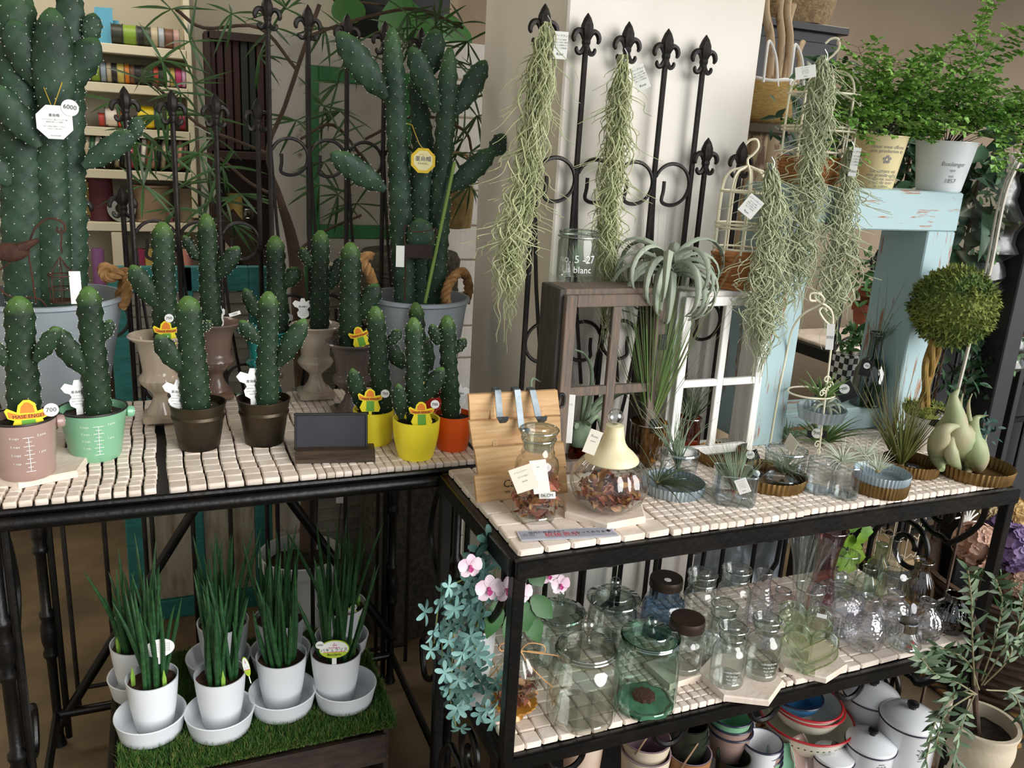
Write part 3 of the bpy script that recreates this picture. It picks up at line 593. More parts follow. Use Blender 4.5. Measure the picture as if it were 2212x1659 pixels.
oct_tag('plant_tag', 'yellow octagonal tag tied to the branching cactus', 914, 347, zr[1].y-.05, 52, mat('yellow_tag', '#e8c52e', .5), [('よろしく', .24, .09, m_orac), ('墨烏帽', .06, .22, mat('blue_ink', '#2b3a66', .6)), ('すみえぼし', -.12, .09, m_ink)], [(872, 265, .03), (890, 270, .02), (905, 310, .0), (914, 322, 0)], mat('cream_print', '#f0e6b0', .6))
# ---- chalkboard card stand
c0 = onz(643, 1000, Z); c1 = onz(816, 996, Z); cc = (c0+c1)/2+Vector((0, .03, 0)); cw = (c1-c0).length; ang = math.atan2((c1-c0).y, (c1-c0).x)
t = thing('chalkboard', 'small blank chalkboard in a dark wooden block stand', 'chalkboard', (cc.x, cc.y, Z), ang)
m_wblk = mat('dark_oak', '#4a3a2a', .6, c2='#2c2219', scale=6, stretch=(2, 22, 22), bump=.2); m_slate = mat('slate', '#2a2c33', .75, c2='#33353c', scale=8)
part('block', MB().prism([(-.035, 0), (.03, 0), (.03, .018), (-.015, .02), (-.035, .008)], -cw/2, cw/2, Matrix(((0, 0, 1), (1, 0, 0), (0, 1, 0)))), m_wblk, t, False)
bm = Matrix.Rotation(-.22, 3, 'X'); H = .072; bw = cw*.90
part('board', MB().cbox((-cw*.05, .012+.010, .016+H*.48), (bw, .004, H), .001, bm), m_slate, t, False)
fr = MB()
for cx_, cz_, sx_, sz_ in ((0, H/2, bw+.006, .005), (0, -H/2, bw+.006, .005), (-bw/2, 0, .005, H), (bw/2, 0, .005, H)): fr.cbox(bm @ Vector((cx_, 0, cz_))+Vector((-cw*.05, .022, .016+H*.48)), (sx_, .008, sz_), .001, bm)
part('frame', fr, m_black, t, False)
# ---- rusty lantern hung in the giant cactus bucket, rusty bird
m_rust = mat('rusty_iron', '#5b3a2a', .8, .3, c2='#3a241b', scale=30, bump=.4, bscale=150)
y0 = zl[1].y-.12; p = ony(132, 655, y0); t = thing('hanging_lantern', 'small rusty birdcage lantern on a hooked rod in the giant cactus bucket', 'lantern', p)
A = lambda u, v: ony(u, v, y0)-p
part('hook', MB().tube(curve([A(78, 655), A(70, 600), A(62, 540), A(75, 495), A(105, 472), A(135, 480), A(140, 498), A(125, 500), A(124, 490)], 5), .0022, 6), m_rust, t)
part('chain', MB().tube([A(132, 492), A(133, 515), A(131, 530), A(134, 548)], .0018, 5), m_rust, t)
ce = A(134, 612); px = mpp(p); cg = MB()
for k in range(8):
    a = 2*PI*k/8; r = 24*px; cg.tube(curve([ce+Vector((r*math.cos(a), r*math.sin(a), -38*px)), ce+Vector((r*math.cos(a), r*math.sin(a), 18*px)), ce+Vector((r*.5*math.cos(a), r*.5*math.sin(a), 38*px)), ce+Vector((0, 0, 58*px))], 4), .0011, 4)
for zz, f in ((-38, 1), (-10, 1), (18, 1.1)): cg.tube([ce+Vector((24*f*px*math.cos(2*PI*k/16), 24*f*px*math.sin(2*PI*k/16), zz*px)) for k in range(16)], .0016, 4, closed=True)
part('cage', cg, m_rust, t); part('base_plate', MB().lathe([(26*px, 0), (26*px, .004)], 16, ce+Vector((0, 0, -40*px)), cap1=True), m_rust, t)
part('paper_tag', MB().cbox(A(165, 618)+Vector((0, -.02, 0)), (.022, .001, .07), .0003), m_white, t, False)
p = ony(20, 545, y0-.02); t = thing('bird_ornament', 'rusty iron bird perched on a bent rod in the giant cactus bucket', 'ornament', p)
part('body', MB().ball((0, 0, 0), .026, 14, 8, (1.3, .6, .75)), m_rust, t); part('tail', MB().tube([(.02, 0, .008), (.055, 0, .026)], [.012, .004], 8), m_rust, t); part('head', MB().ball((-.035, 0, .008), .013, 10, 6), m_rust, t)
part('rod', MB().tube(curve([(.0, 0, -.02), (-.03, 0, -.05), (-.01, 0, -.09), (.05, 0, -.10), (.06, .02, -.16)], 5), .002, 6), m_rust, t)
# label plaque on a wire stake in the right bucket
y0 = zr[1].y-.08; p = ony(903, 543, y0); t = upright('plaque', 'brown metal plaque with curled wire top in the branching cactus bucket', 'plaque', p); px = mpp(p)
part('plate', MB().cbox((0, 0, 0), (64*px, .002, 30*px), .0006), mat('brown_plate', '#2f211b', .5, .4), t, False)
part('wire_top', MB().tube(curve([(-28*px, 0, 10*px), (-30*px, 0, 55*px), (-10*px, 0, 42*px), (20*px, 0, 45*px), (38*px, 0, 50*px), (34*px, 0, 30*px), (20*px, 0, 12*px)], 5), .0013, 5), m_rust, t)
part('barcode_tag', MB().cbox((-38*px, -.004, -12*px), (18*px, .001, 46*px), .0003), m_white, t, False); part('stake', MB().tube([(-26*px, .002, -15*px), (-26*px, .002, -110*px)], .002, 6), m_rust, t)
# ---------------------------------------------------------------- things on top of the right stand
g_clear = glass('clear_glass', '#fbfdfb', '#8f9c93', .09); g_jar = glass('jar_glass', '#f9fbf8', '#8b988d', .09)
g_amber = glass('amber_glass', '#e6c474', '#86642a', .06); g_brown = glass('brown_glass', '#c47a52', '#63301c', .06); g_green = glass('green_glass', '#dcebe0', '#7fa592', .06); g_frost = mat('frosted_glass', '#cfd6d0', .5, c2='#c2cac3', scale=20, spec=.5)
g_bottle = glass('dark_bottle_glass', '#7f9a8c', '#2a4438', .1); g_thick = glass('thick_clear_glass', '#f5f9fc', '#8496a8', .12)
m_bronze = mat('bronze_tinplate', '#86683c', .42, .75, c2='#5d4727', scale=20); m_zincp = mat('zinc_tray', '#aab7bd', .4, .6, c2='#8f9ca3', scale=14)
m_pine = mat('pine_slat', '#d2ae80', .65, c2='#bf9566', scale=5, stretch=(3, 30, 30), bump=.15); m_galv = mat('galvanised_strip', '#7d868b', .45, .8, c2='#5f686d', scale=30)
def P_(u, v, y): return ony(u, v, y)
def plank(q, y, th):                                # board from four front-corner pixels (clockwise from top left) on an upright plane
    a = [ony(u, v, y) for u, v in q]; n = Vector((0, th, 0)); return MB().add(a+[p+n for p in a], [(3, 2, 1, 0), (4, 5, 6, 7), (0, 1, 5, 4), (1, 2, 6, 5), (2, 3, 7, 6), (3, 0, 4, 7)])
t = thing('slat_board', 'leaning board of four pine slats with three metal hooks', 'board', (0, .2, TOP))
for q, y in ((((1013, 853), (1204, 843), (1210, 896), (1016, 907)), .25), (((1014, 911), (1210, 900), (1212, 952), (1022, 966)), .235), (((1025, 970), (1217, 956), (1224, 1007), (1034, 1025)), .218), (((1025, 1030), (1222, 1012), (1228, 1070), (1031, 1086)), .203)):
    part('slat', plank(q, y, .009), m_pine, t, False, loc=(0, -.2, -TOP))
for u in (1060, 1165): part('back_batten', MB().tube([ony(u, 850, .262), ony(u+15, 1070, .214)], .007, 6), m_pine, t, False, loc=(0, -.2, -TOP))
for (a, b, c_, d) in ((1074, 846, 1077, 906), (1116, 845, 1124, 930), (1149, 846, 1160, 905)):
    p0, p1 = ony(a, b, .247), ony(c_, d, .222); w = .0062; h = MB()
    pts = [p0+Vector((0, .014, -.004)), p0+Vector((0, .012, .004)), p0+Vector((0, -.002, .003)), p1+Vector((0, -.004, .006)), p1+Vector((.003, -.014, -.003)), p1+Vector((.004, -.022, .004)), p1+Vector((.004, -.024, .012))]
    for i in range(len(pts)-1): h.quad(pts[i]-Vector((w, 0, 0)), pts[i]+Vector((w, 0, 0)), pts[i+1]+Vector((w, 0, 0)), pts[i+1]-Vector((w, 0, 0)))
    hk = part('hook', h, m_galv, t, False, loc=(0, -.2, -TOP)); sm_ = hk.modifiers.new('thickness', 'SOLIDIFY'); sm_.thickness = .0018
letter('Ca', .022, m_ink, t, ony(1100, 1045, .2025)-Vector((0, .2, TOP)), (PI/2, 0, 0)); letter('MA', .008, m_ink, t, ony(1097, 1063, .2025)-Vector((0, .2, TOP)), (PI/2, 0, 0))
# dried petals
m_pet = [mat('dried_petal_brown', '#8a4f35', .8, c2='#6a3426', scale=30), mat('dried_petal_tan', '#c79a6c', .8, c2='#a8703f', scale=30), mat('dried_petal_pink', '#b0745a', .8, c2='#8f4a3a', scale=30)]
def petals(n, rfun, z0, z1, parent):
    for k, m in enumerate(m_pet):
        mb = MB()
        for i in range(n//3):
            z = R.uniform(z0, z1); r = rfun(z)*math.sqrt(R.uniform(.25, 1)); a = R.uniform(0, 2*PI); s = R.uniform(.010, .02)
            mb.leaf((r*math.cos(a), r*math.sin(a), z), (R.uniform(-1, 1), R.uniform(-1, 1), R.uniform(-.6, .8)), s, s*1.2, (R.uniform(-1, 1), R.uniform(-1, 1), 1), R.uniform(.2, .9), 3, R.uniform(-.5, .6), .4)
        part('dried_petals', mb, m, parent, True, 'stuff')
g_rim = glass('glass_rim', '#eef3f0', '#8c9a94', .22, rough=.05)
def jar_shell(prof, wall=.0022):                     # thin-walled vessel: outer wall, rounded lip, short inner lip, thick bottom
    (r, z), (rb, zb) = prof[-1], prof[0]
    return [(.0004, zb+.0005)]+prof+[(r-wall*.5, z+wall*.4), (r-wall, z), (r-wall, z-.008)]
def vessel(name, label, cat, c, prof, m, n=36, fn=None, group=None, wall=.0022, nm='body', rz=0):
    t = thing(name, label, cat, c, rz, group); part(nm, MB().lathe(jar_shell(prof, wall), n, fn=fn, cap0=False), m, t)
    r, z = prof[-1]; part('rim', MB().tube([((r-wall*.5)*math.cos(2*PI*i/36), (r-wall*.5)*math.sin(2*PI*i/36), z) for i in range(36)], wall*.75, 6, closed=True), g_rim, t)
    r, z = prof[1]; part('glass_base', MB().lathe([(r*.93, z+.0035), (r*.90, z+.0055), (r*.5, z+.0045), (.0005, z+.0045)], 30, cap0=False), g_rim, t); return t
def apoth(label, u, vb, rb, vs, vr, rn, us, vs_, rl, z, group, m=None, cone=False, prof=None):
    """stoppered bottle: base front pixel, body radius, shoulder row, neck-top row, neck radius, stopper top row/radius"""
    m = m or g_jar; c, r = bp(u, vb, rb, z); k = mpp(c); hs = hz(c, vs)-z; hn = hz(c, vr)-z; ht = hz(c, vs_)-z; rn = rn*k; rl = rl*k
    if cone: P = [(r*.97, 0), (r, .006), (r*.78, hs*.5), (rn*1.05, hs), (rn, hs+(hn-hs)*.4), (rn, hn), (rn+.003, hn+.001)]
    else: P = [(r*.96, 0), (r, .005), (r, hs*.86), (r*.93, hs*.95), (r*.75, hs+.002), (rn*1.1, hs+(hn-hs)*.25), (rn, hs+(hn-hs)*.4), (rn, hn-.003), (rn+.004, hn-.001), (rn+.004, hn+.002)]
    t = vessel('apothecary_jar', label, 'glass jar', c, P, m, group=group)
    st = part('stopper', MB().lathe([(rn*.88, hs+(hn-hs)*.45), (rn*.97, hn), (rn*1.0, hn+.003), (rl, ht-.006), (rl+.001, ht-.002), (rl-.002, ht), (rl*.55, ht-.0015), (rl*.5, ht+.0015), (rl*.3, ht), (.001, ht)], 32), m, t)
    part('stopper_rim', MB().tube([(rl*math.cos(2*PI*i/32), rl*math.sin(2*PI*i/32), ht-.003) for i in range(32)], .0016, 6, closed=True), g_rim, st)
    part('frosted_neck', MB().lathe([(rn*.9, hs+(hn-hs)*.4), (rn*.98, hn)], 32, cap0=False), g_frostt, t)
    return t, c, r, hs
g_frostt = glass('frosted_neck_glass', '#d5dcd6', '#c0c8c2', .03, rough=.5)
t, c, r, hs = apoth('stoppered clear glass jar of dried petals with two hanging tags', 1151, 1135, 47, 985, 948, 33, 1170, 924, 41, TOP, None)
petals(170, lambda z: r*.86, .012, hs*.72, t); pj = (t, c)
def hangtag(parent, o, u, v, y, w, h, roll, m=None, lines=(), rzoff=0, name='paper_tag'):
    p = ony(u, v, y); k = mpp(p); g = bpy.data.objects.new(name, MB().cbox((0, 0, 0), (w*k, .001, h*k), .0003).mesh(name, m or m_white, False)); col.objects.link(g)
    g.parent = parent; g.location = p-o; g.rotation_euler = (0, roll, facing(p)+PI/2+rzoff)
    for s, z, sz, mm in lines: letter(s, h*k*sz, mm, g, (0, -.0008, z*h*k), (PI/2, 0, 0))
    return g
JP = [('エアープランツ', .34, .10, m_ink), ('育て方の説明', .2, .07, m_grey_ink), ('風通しの良い場所', .1, .07, m_grey_ink), ('水やりは霧吹きで', 0, .07, m_grey_ink), ('週に二三回程度', -.1, .07, m_grey_ink), ('Rooi', -.32, .14, m_ink)]
yy = c.y-r-.004
hangtag(t, c, 1132, 1034, yy, 52, 58, -.42, mat('cream_card', '#f0ead8', .6), [('ドライフラワー', .3, .08, m_grey_ink), ('ポプリの香り', .1, .07, m_grey_ink), ('室内用', -.1, .07, m_grey_ink)])
hangtag(t, c, 1166, 1030, yy-.003, 36, 78, -.2, m_white, [('no.', .3, .07, m_grey_ink)])
hangtag(t, c, 1182, 1070, yy+.008, 36, 16, -.12, m_white, [('06.CM', 0, .6, m_ink)])
# pumpkin jar on hexagonal slab
slab('cream hexagonal stone slab under the pumpkin-shaped glass jar', 1303, 1103, 98, TOP, .1)
z = TOP+.013; c, r = bp(1310, 1112, 40, z); k = mpp(c); R_ = 86*k; H = hz(c, 985)-z
t = thing('pumpkin_jar', 'ribbed pumpkin-shaped glass jar of dried petals with cream metal lid', 'glass jar', c)
rib = lambda a, q, zz: q*(1-.045*abs(math.cos(a*9))**3)
P = [(R_*.42, 0), (R_*.62, .006), (R_*.86, H*.2), (R_*.985, H*.42), (R_, H*.55), (R_*.93, H*.75), (R_*.72, H*.92), (R_*.55, H)]
part('bowl', MB().lathe(jar_shell(P, .003), 108, fn=rib, cap0=False), g_jar, t); petals(210, lambda zz: R_*(.55+.3*min(1, zz/H*2)), .012, H*.52, t)
m_creamm = mat('cream_painted_metal', '#e6dcb8', .45, c2='#d8cca0', scale=25); L_ = 58*k
part('lid', MB().lathe([(L_*.98, H-.008), (L_, H-.006), (L_*.98, H-.002), (L_*.80, H+.008), (L_*.58, H+.017), (L_*.46, H+.026), (L_*.38, H+.038), (L_*.35, H+.050), (L_*.33, H+.052), (L_*.33, H+.060), (L_*.1, H+.062)], 40), m_creamm, t)
part('knob', MB().ball((0, 0, H+.076), 17*k, 20, 12), g_thick, t)
hangtag(t, c, 1280, 955, c.y-L_*.7, 28, 56, .28, mat('cream_card', '#f0ead8', .6), [('Rose', .25, .14, m_grey_ink), ('scent', .05, .1, m_grey_ink)])
# fluted trays
def tray(label, u, v, rpx, hpx, m, z=TOP, group='fluted round trays', flare=1.04):
    c, r = bp(u, v, rpx/flare, z); h = hpx*mpp(c); R2 = rpx*mpp(c); nf = 46
    fl = lambda a, q, zz: q*(1+.016*math.sin(a*nf)) if q > R2*.8 else q
    t = tag(part('fluted_tray', MB().lathe([(.001, .002), (R2*.75, .002), (r*.97, .003), (R2*.985, h), (R2, h+.001), (R2*1.005, h), (r, .0), (R2*.7, 0)], nf*4, fn=fl, cap0=False), m, None, loc=c), label, 'tray', group)
    return t, c, R2, h
t_z, c_z, r_z, _ = tray('round zinc fluted tray with a dark grassy air plant beside the pumpkin jar', 1450, 1083, 67, 22, m_zincp)
t_b1, c_b1, r_b1, _ = tray('large bronze fluted tray holding a clear tumbler', 1655, 1068, 78, 24, m_bronze)
t_b2, c_b2, r_b2, h_b2 = tray('bronze fluted pan under a zinc pan with white air plants', 1895, 1078, 58, 27, m_bronze)
t_z2, c_z2, r_z2, _ = tray('zinc fluted pan stacked on a bronze pan', 1895, 1055, 58, 25, m_zincp, TOP+h_b2*.9)
t_z2.location = (c_b2.x, c_b2.y, TOP+h_b2*.75); c_z2 = Vector(t_z2.location)
t_b3, c_b3, r_b3, _ = tray('bronze fluted pan under the spiky olive-green air plant', 1962, 1033, 58, 24, m_bronze)
t_b4, c_b4, r_b4, _ = tray('large bronze fluted pan under the bulbous air plant', 2098, 1047, 77, 26, m_bronze)
t_b5, c_b5, r_b5, _ = tray('bronze fluted tray beside the white window frame', 1558, 1014, 56, 24, m_bronze)
# air plants
def air(parent, o, n, ln, w, m, up_=1.0, spread=1.0, droop=.4, tip=.15, seed=1, name='leaves', dirv=None, curl=0, seg=7):
    rr = random.Random(seed); mb = MB(); D = Vector(dirv).normalized() if dirv else Vector((0, 0, 1))
    for i in range(n):
        a = rr.uniform(0, 2*PI); el = rr.uniform(.15, 1)*spread
        d = (D*up_ + Vector((math.cos(a), math.sin(a), rr.uniform(-.2, .3)))*el).normalized(); L_ = ln*rr.uniform(.6, 1.05)
        pts = []; p = Vector(o)+Vector((math.cos(a), math.sin(a), 0))*w*rr.uniform(.3, 1); st = L_/seg; tw = Vector((rr.uniform(-1, 1), rr.uniform(-1, 1), rr.uniform(-.5, .5)))*curl
        for s in range(seg+1): pts.append(p.copy()); p = p+d*st; d = (d+Vector((0, 0, -droop/seg*(1.6*s/seg+.4)))+tw/seg).normalized()
        mb.tube(pts, [w*(1-(1-tip)*s/seg) for s in range(seg+1)], 4, cap=False)
    return part(name, mb, m, parent, True, 'stuff')
def a_plant(label, loc, n, ln, w, m, seed, **kw):
    t = thing('air_plant', label, 'air plant', loc, 0, 'tillandsia air plants'); air(t, (0, 0, .004), n, ln, w, m, seed=seed, **kw)
    part('base', MB().ball((0, 0, .005), max(.006, w*3), 10, 6, (1, 1, .8)), m_base, t); return t
m_base = mat('air_plant_base', '#9a8a60', .8); m_till = mat('silver_green_leaf', '#8d9f82', .7, c2='#72866a', scale=20); m_tilg = mat('grassy_green_leaf', '#6f8a4a', .6, c2='#52703a', scale=20); m_tild = mat('dark_grass_leaf', '#4c5a3c', .65, c2='#39462e', scale=20); m_tilw = mat('white_fuzzy_leaf', '#c5ccb8', .8); m_olv = mat('olive_leaf', '#77773a', .6, c2='#5d6a35', scale=15); m_bulb = mat('pale_green_bulb', '#93a376', .55, c2='#b0a184', scale=14)
a_plant('dark grassy air plant sprawling over the zinc tray', onz(1420, 1048, TOP+.02), 60, .12, .0013, m_tild, 3, up_=.6, spread=1.1, droop=1.1, dirv=(.8, -.25, .3))
a_plant('white fuzzy air plant in the zinc pan', onz(1895, 1022, TOP+.05), 46, .055, .0011, m_tilw, 4, up_=.6, spread=1, droop=.5)
a_plant('white fuzzy air plant behind the zinc pan', onz(1868, 990, TOP+.05), 46, .055, .0011, m_tilw, 5, up_=.6, spread=1, droop=.5)
a_plant('spiky olive-green air plant in a bronze pan', Vector((c_b3.x-.03, c_b3.y, TOP+.012)), 80, .16, .0021, m_olv, 6, up_=1.0, spread=.75, droop=.35, tip=.1)
a_plant('loose olive air plant with long reddish tips behind the bronze pan', Vector((c_b3.x-.01, c_b3.y+.05, TOP+.02)), 34, .24, .0013, mat('reddish_leaf', '#6e5a3c', .6, c2='#77773a', scale=15), 7, up_=1.1, spread=.8, droop=.15)
# bulbous air plant
t = thing('air_plant', 'bulbous pale green air plant with curling tentacle leaves', 'air plant', (c_b4.x-.02, c_b4.y+.01, TOP+.006), 0, 'tillandsia air plants'); o = Vector(t.location)
for (u, v, w, pts) in ((2048, 985, 34, ((2050, 1005), (2046, 960), (2062, 910), (2060, 860), (2072, 838))), (2085, 1000, 36, ((2085, 1020), (2082, 975), (2068, 930), (2070, 890), (2080, 850))), (2105, 1000, 26, ((2110, 1020), (2112, 990), (2100, 945), (2108, 905), (2135, 897))), (2040, 990, 22, ((2035, 1015), (2025, 980), (2035, 935), (2062, 921), (2085, 926))), (2090, 1010, 16, ((2088, 1022), (2100, 1000), (2120, 975), (2132, 940))), (2060, 1015, 15, ((2075, 1018), (2056, 985), (2055, 950), (2066, 935))), (2078, 1018, 13, ((2085, 1020), (2095, 990), (2100, 960), (2092, 880), (2100, 850)))):
    ps = curve([ony(a, b, o.y+R.uniform(-.03, .02))-o for a, b in pts], 5); k = mpp(o); n = len(ps)
    part('leaf', MB().tube(ps, [max(.0012, w*k*(.25+.73*math.sin(min(1, s/n/.38)*PI*.5) if s/n < .38 else max(.04, .98*(1-(s/n-.38)/.62)**1.6))) for s in range(n)], 12), m_bulb, t)
# xerographica-like rosette of broad curling leaves
def rosette(label, loc, n, ln, w, m, seed, curlk=1.0):
    t = thing('air_plant', label, 'air plant', loc, 0, 'tillandsia air plants'); rr = random.Random(seed)
    for i in range(n):
        a = i*2.4+rr.uniform(-.2, .2); f = i/n; el = .15+1.15*f; L_ = ln*(1.0-.1*f)*rr.uniform(.85, 1.1); mb = MB(); vs = []; fs = []; S_ = 12
        d = Vector((math.cos(a)*math.sin(el), math.sin(a)*math.sin(el), math.cos(el))); p = Vector((0, 0, .02)); ta = Vector((-math.sin(a), math.cos(a), 0))
        for s in range(S_+1):
            x = s/S_; ww = w*(1-x)**.65*.5+.0005; n_ = ta.cross(d).normalized()
            vs += [p-ta*ww+n_*ww*.5, p.copy(), p+ta*ww+n_*ww*.5]
            q = Matrix.Rotation((.19*curlk*(1+1.2*x)), 3, ta); p = p+d*(L_/S_); d = q @ d; ta = (ta+Vector((rr.uniform(-.06, .06), rr.uniform(-.06, .06), 0))).normalized()
            d = (d-ta*d.dot(ta)).normalized(); d = (d-Vector((0, 0, .02))).normalized()
        for s in range(S_): b = s*3; fs += [(b, b+1, b+4, b+3), (b+1, b+2, b+5, b+4)]
        g = part('leaf', mb.add(vs, fs), m, t); sl = g.modifiers.new('thickness', 'SOLIDIFY'); sl.thickness = .0016
    return t
m_xer = mat('silver_grey_leaf', '#a3ac9a', .65, c2='#8d9884', scale=8)
# wooden windows
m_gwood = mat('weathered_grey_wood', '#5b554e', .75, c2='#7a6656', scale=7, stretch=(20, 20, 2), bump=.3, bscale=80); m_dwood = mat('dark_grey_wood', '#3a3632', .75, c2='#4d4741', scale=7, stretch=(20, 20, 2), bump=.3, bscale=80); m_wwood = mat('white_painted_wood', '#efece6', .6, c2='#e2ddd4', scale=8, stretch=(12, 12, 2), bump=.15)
def win_box(name, label, x0, x1, y, D, H, m, md, fr, door=True):
    t = thing(name, label, 'wooden window', ((x0+x1)/2, y, TOP)); w = x1-x0
    def b(nm, c, d, mm=None): return part(nm, MB().cbox(c, d, .0015), mm or m, t, False)
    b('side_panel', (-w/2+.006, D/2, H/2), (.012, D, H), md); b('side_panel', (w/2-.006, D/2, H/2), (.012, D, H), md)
    b('top_panel', (0, D/2, H-.006), (w-.024, D, .012)); b('bottom_panel', (0, D/2, .006), (w-.024, D, .012))
    fw_ = fr
    b('stile', (-w/2+fw_/2+.008, -.008, H/2), (fw_, .014, H-.02)); b('stile', (w/2-fw_/2-.008, -.008, H/2), (fw_, .014, H-.02))
    b('door_rail', (0, -.008, H-.01-fw_/2), (w-2*fw_-.016, .013, fw_)); b('door_rail', (0, -.008, .01+fw_/2), (w-2*fw_-.016, .013, fw_))
    b('muntin', (0, -.008, H/2), (fw_*.85, .012, H-2*fw_-.02)); 
    for e in (-1, 1): b('muntin', (e*(w/4-fw_*.3), -.0085, H*.47), (w/2-fw_*1.4, .011, fw_*.8))
    return t, w
H1 = ony(1212, 625, .29).z-TOP; xa = ony(1205, 700, .29).x; xb = ony(1437, 700, .29).x
t, w = win_box('wooden_window', 'weathered grey wooden window cabinet with a cross muntin', xa, xb, .29, .088, H1, m_gwood, m_dwood, .024)
part('hinge', MB().cbox((w/2-.012, -.017, H1*.72), (.018, .003, .032), .0006), m_black, t); part('hinge', MB().cbox((w/2-.012, -.017, H1*.25), (.018, .003, .032), .0006), m_black, t)
part('latch', MB().tube(curve([(-w/2+.004, -.019, H1*.44), (-w/2+.008, -.02, H1*.47), (-w/2+.016, -.02, H1*.46), (-w/2+.016, -.02, H1*.41), (-w/2+.008, -.02, H1*.4)], 4), .003, 6), m_black, t)
H2 = ony(1465, 630, .31).z-TOP; xc = ony(1450, 700, .31).x+.012; xd = ony(1660, 700, .31).x
t, w2 = win_box('wooden_window', 'white painted wooden window with a cross muntin', max(xc, xb+.004), xd, .31, .07, H2, m_wwood, m_wwood, .020)
part('card', MB().cbox((w2*.35, -.02, .018), (.016, .002, .026), .0005), m_black, t)
# jar on the grey window, plant, cages
z1 = TOP+H1; c, r = bp(1243, 611, 43, z1); k = mpp(c); Hj = hz(c, 500)-z1
g_no5 = glass('greenish_jar_glass', '#f6fbf7', '#bccac0', .05)
t = vessel('glass_jar', 'clear glass jar lettered no.5-27 Lis blanc with wire bail', 'glass jar', c, [(r*.92, 0), (r, .008), (r, Hj*.8), (r*.9, Hj*.86), (r*.9, Hj*.92), (r*1.0, Hj*.95), (r*1.0, Hj)], g_no5, wall=.003)
a0 = facing(c); cylletters('no. 5 -27', .022, m_whitep, t, r, Hj*.47, a0, off=.001); cylletters('Lis blanc', .019, m_whitep, t, r, Hj*.26, a0, off=.001)
part('wire_bail', MB().tube([(r*1.02*math.cos(a), r*1.02*math.sin(a), Hj*.9) for a in [2*PI*q/32 for q in range(32)]], .0014, 5, closed=True), m_wire, t)
air(t, (0, 0, .02), 24, .06, .0012, m_till, 1, .4, .2, seed=21, name='air_plant')
rosette('large silver-grey air plant with broad curling leaves on the grey window', Vector((ony(1442, 610, .335).x, .335, z1)), 34, .235, .026, m_xer, 8, 1.15)
m_cage = mat('cream_painted_wire', '#e3dcc0', .5); m_wick = mat('wicker', '#bd8049', .75, c2='#935c30', scale=40, bump=.4)
def cage(label, c, r, hb, hc, hk, n=9, name='birdcage'):
    t = thing(name, label, 'birdcage', c, 0, 'cream wire birdcages'); mb = MB()
    bs = part('basket', MB().lathe([(.001, .002), (r*.86, .001), (r*.95, hb*.5), (r, hb), (r*.95, hb), (r*.8, .008), (.001, .008)], 36, cap0=False), m_wick, t)
    wv = MB(); rows = 9
    for j in range(rows):
        zz = hb*(j+.5)/rows; rad = r*(.88+.13*zz/hb)
        wv.tube([((rad+.0022*math.sin(q*PI*14/24.+PI*j))*math.cos(2*PI*q/56), (rad+.0022*math.sin(q*PI*.5+PI*j))*math.sin(2*PI*q/56), zz) for q in range(56)], .0030, 5, closed=True)
    part('weave', wv, m_wick, bs)
    for q in range(n):
        a = 2*PI*q/n; cs, sn = math.cos(a), math.sin(a)
        part('wire', MB().tube(curve([(r*.99*cs, r*.99*sn, hb*.8), (r*1.0*cs, r*1.0*sn, hb+hc*.35), (r*.97*cs, r*.97*sn, hb+hc*.78), (r*.72*cs, r*.72*sn, hb+hc*.94), (r*.3*cs, r*.3*sn, hb+hc*.99), (0, 0, hb+hc*1.02)], 4), .0027, 6), m_cage, t)
    for zz, f in ((hb+hc*.05, 1.0), (hb+hc*.30, 1.02), (hb+hc*.34, 1.02), (hb+hc*.72, .99)): part('ring', MB().tube([(r*f*math.cos(2*PI*q/40), r*f*math.sin(2*PI*q/40), zz) for q in range(40)], .0027, 5, closed=True), m_cage, t)
    zt = hb+hc; e = Vector((math.cos(facing(c)+PI/2), math.sin(facing(c)+PI/2), 0)); k = hk/.1
    part('hook', MB().tube(curve([(0, 0, zt), Vector((0, 0, zt+.03*k))-e*.006*k, Vector((0, 0, zt+.05*k))+e*.012*k, Vector((0, 0, zt+.075*k))+e*.026*k, Vector((0, 0, zt+.1*k))+e*.018*k, Vector((0, 0, zt+.1*k))-e*.004*k, Vector((0, 0, zt+.085*k))-e*.02*k], 5), .0028, 6), m_cage, t)
    return t
z2 = TOP+H2; cc_ = Vector((ony(1586, 600, .348).x, .348, z2)); k = mpp(cc_); cg1 = cage('cream wire birdcage with wicker base standing on the white window', cc_, 52*k, hz(cc_, 545)-z2, hz(cc_, 362)-hz(cc_, 545), hz(cc_, 302)-hz(cc_, 362))
# blue distressed frame
def blue_mat(sc):
    m, t, p = nt('distressed_blue_paint'); N = t.nodes; L = t.links; p.inputs['Roughness'].default_value = .6
    tc = N.new('ShaderNodeTexCoord'); mp = N.new('ShaderNodeMapping'); mp.inputs['Scale'].default_value = sc; L.new(tc.outputs['Object'], mp.inputs[0])
    n = N.new('ShaderNodeTexNoise'); n.inputs['Scale'].default_value = 1.3; n.inputs['Detail'].default_value = 7; n.inputs['Roughness'].default_value = .65; L.new(mp.outputs[0], n.inputs[0])
    r = N.new('ShaderNodeValToRGB'); e = r.color_ramp.elements; e[0].position = .575; e[0].color = hexc('#a3bcbf'); e[1].position = .625; e[1].color = hexc('#9a6a4c'); L.new(n.outputs[0], r.inputs[0]); L.new(r.outputs[0], p.inputs['Base Color']); return m
m_blue = blue_mat((4, 30, 42)); m_bluev = blue_mat((42, 30, 4))
yb = .335; bx0 = ony(1703, 410, yb).x; bx1 = ony(2083, 420, yb).x; bz = ony(1890, 408, yb).z; bzb = ony(1890, 497, yb).z; D = .15
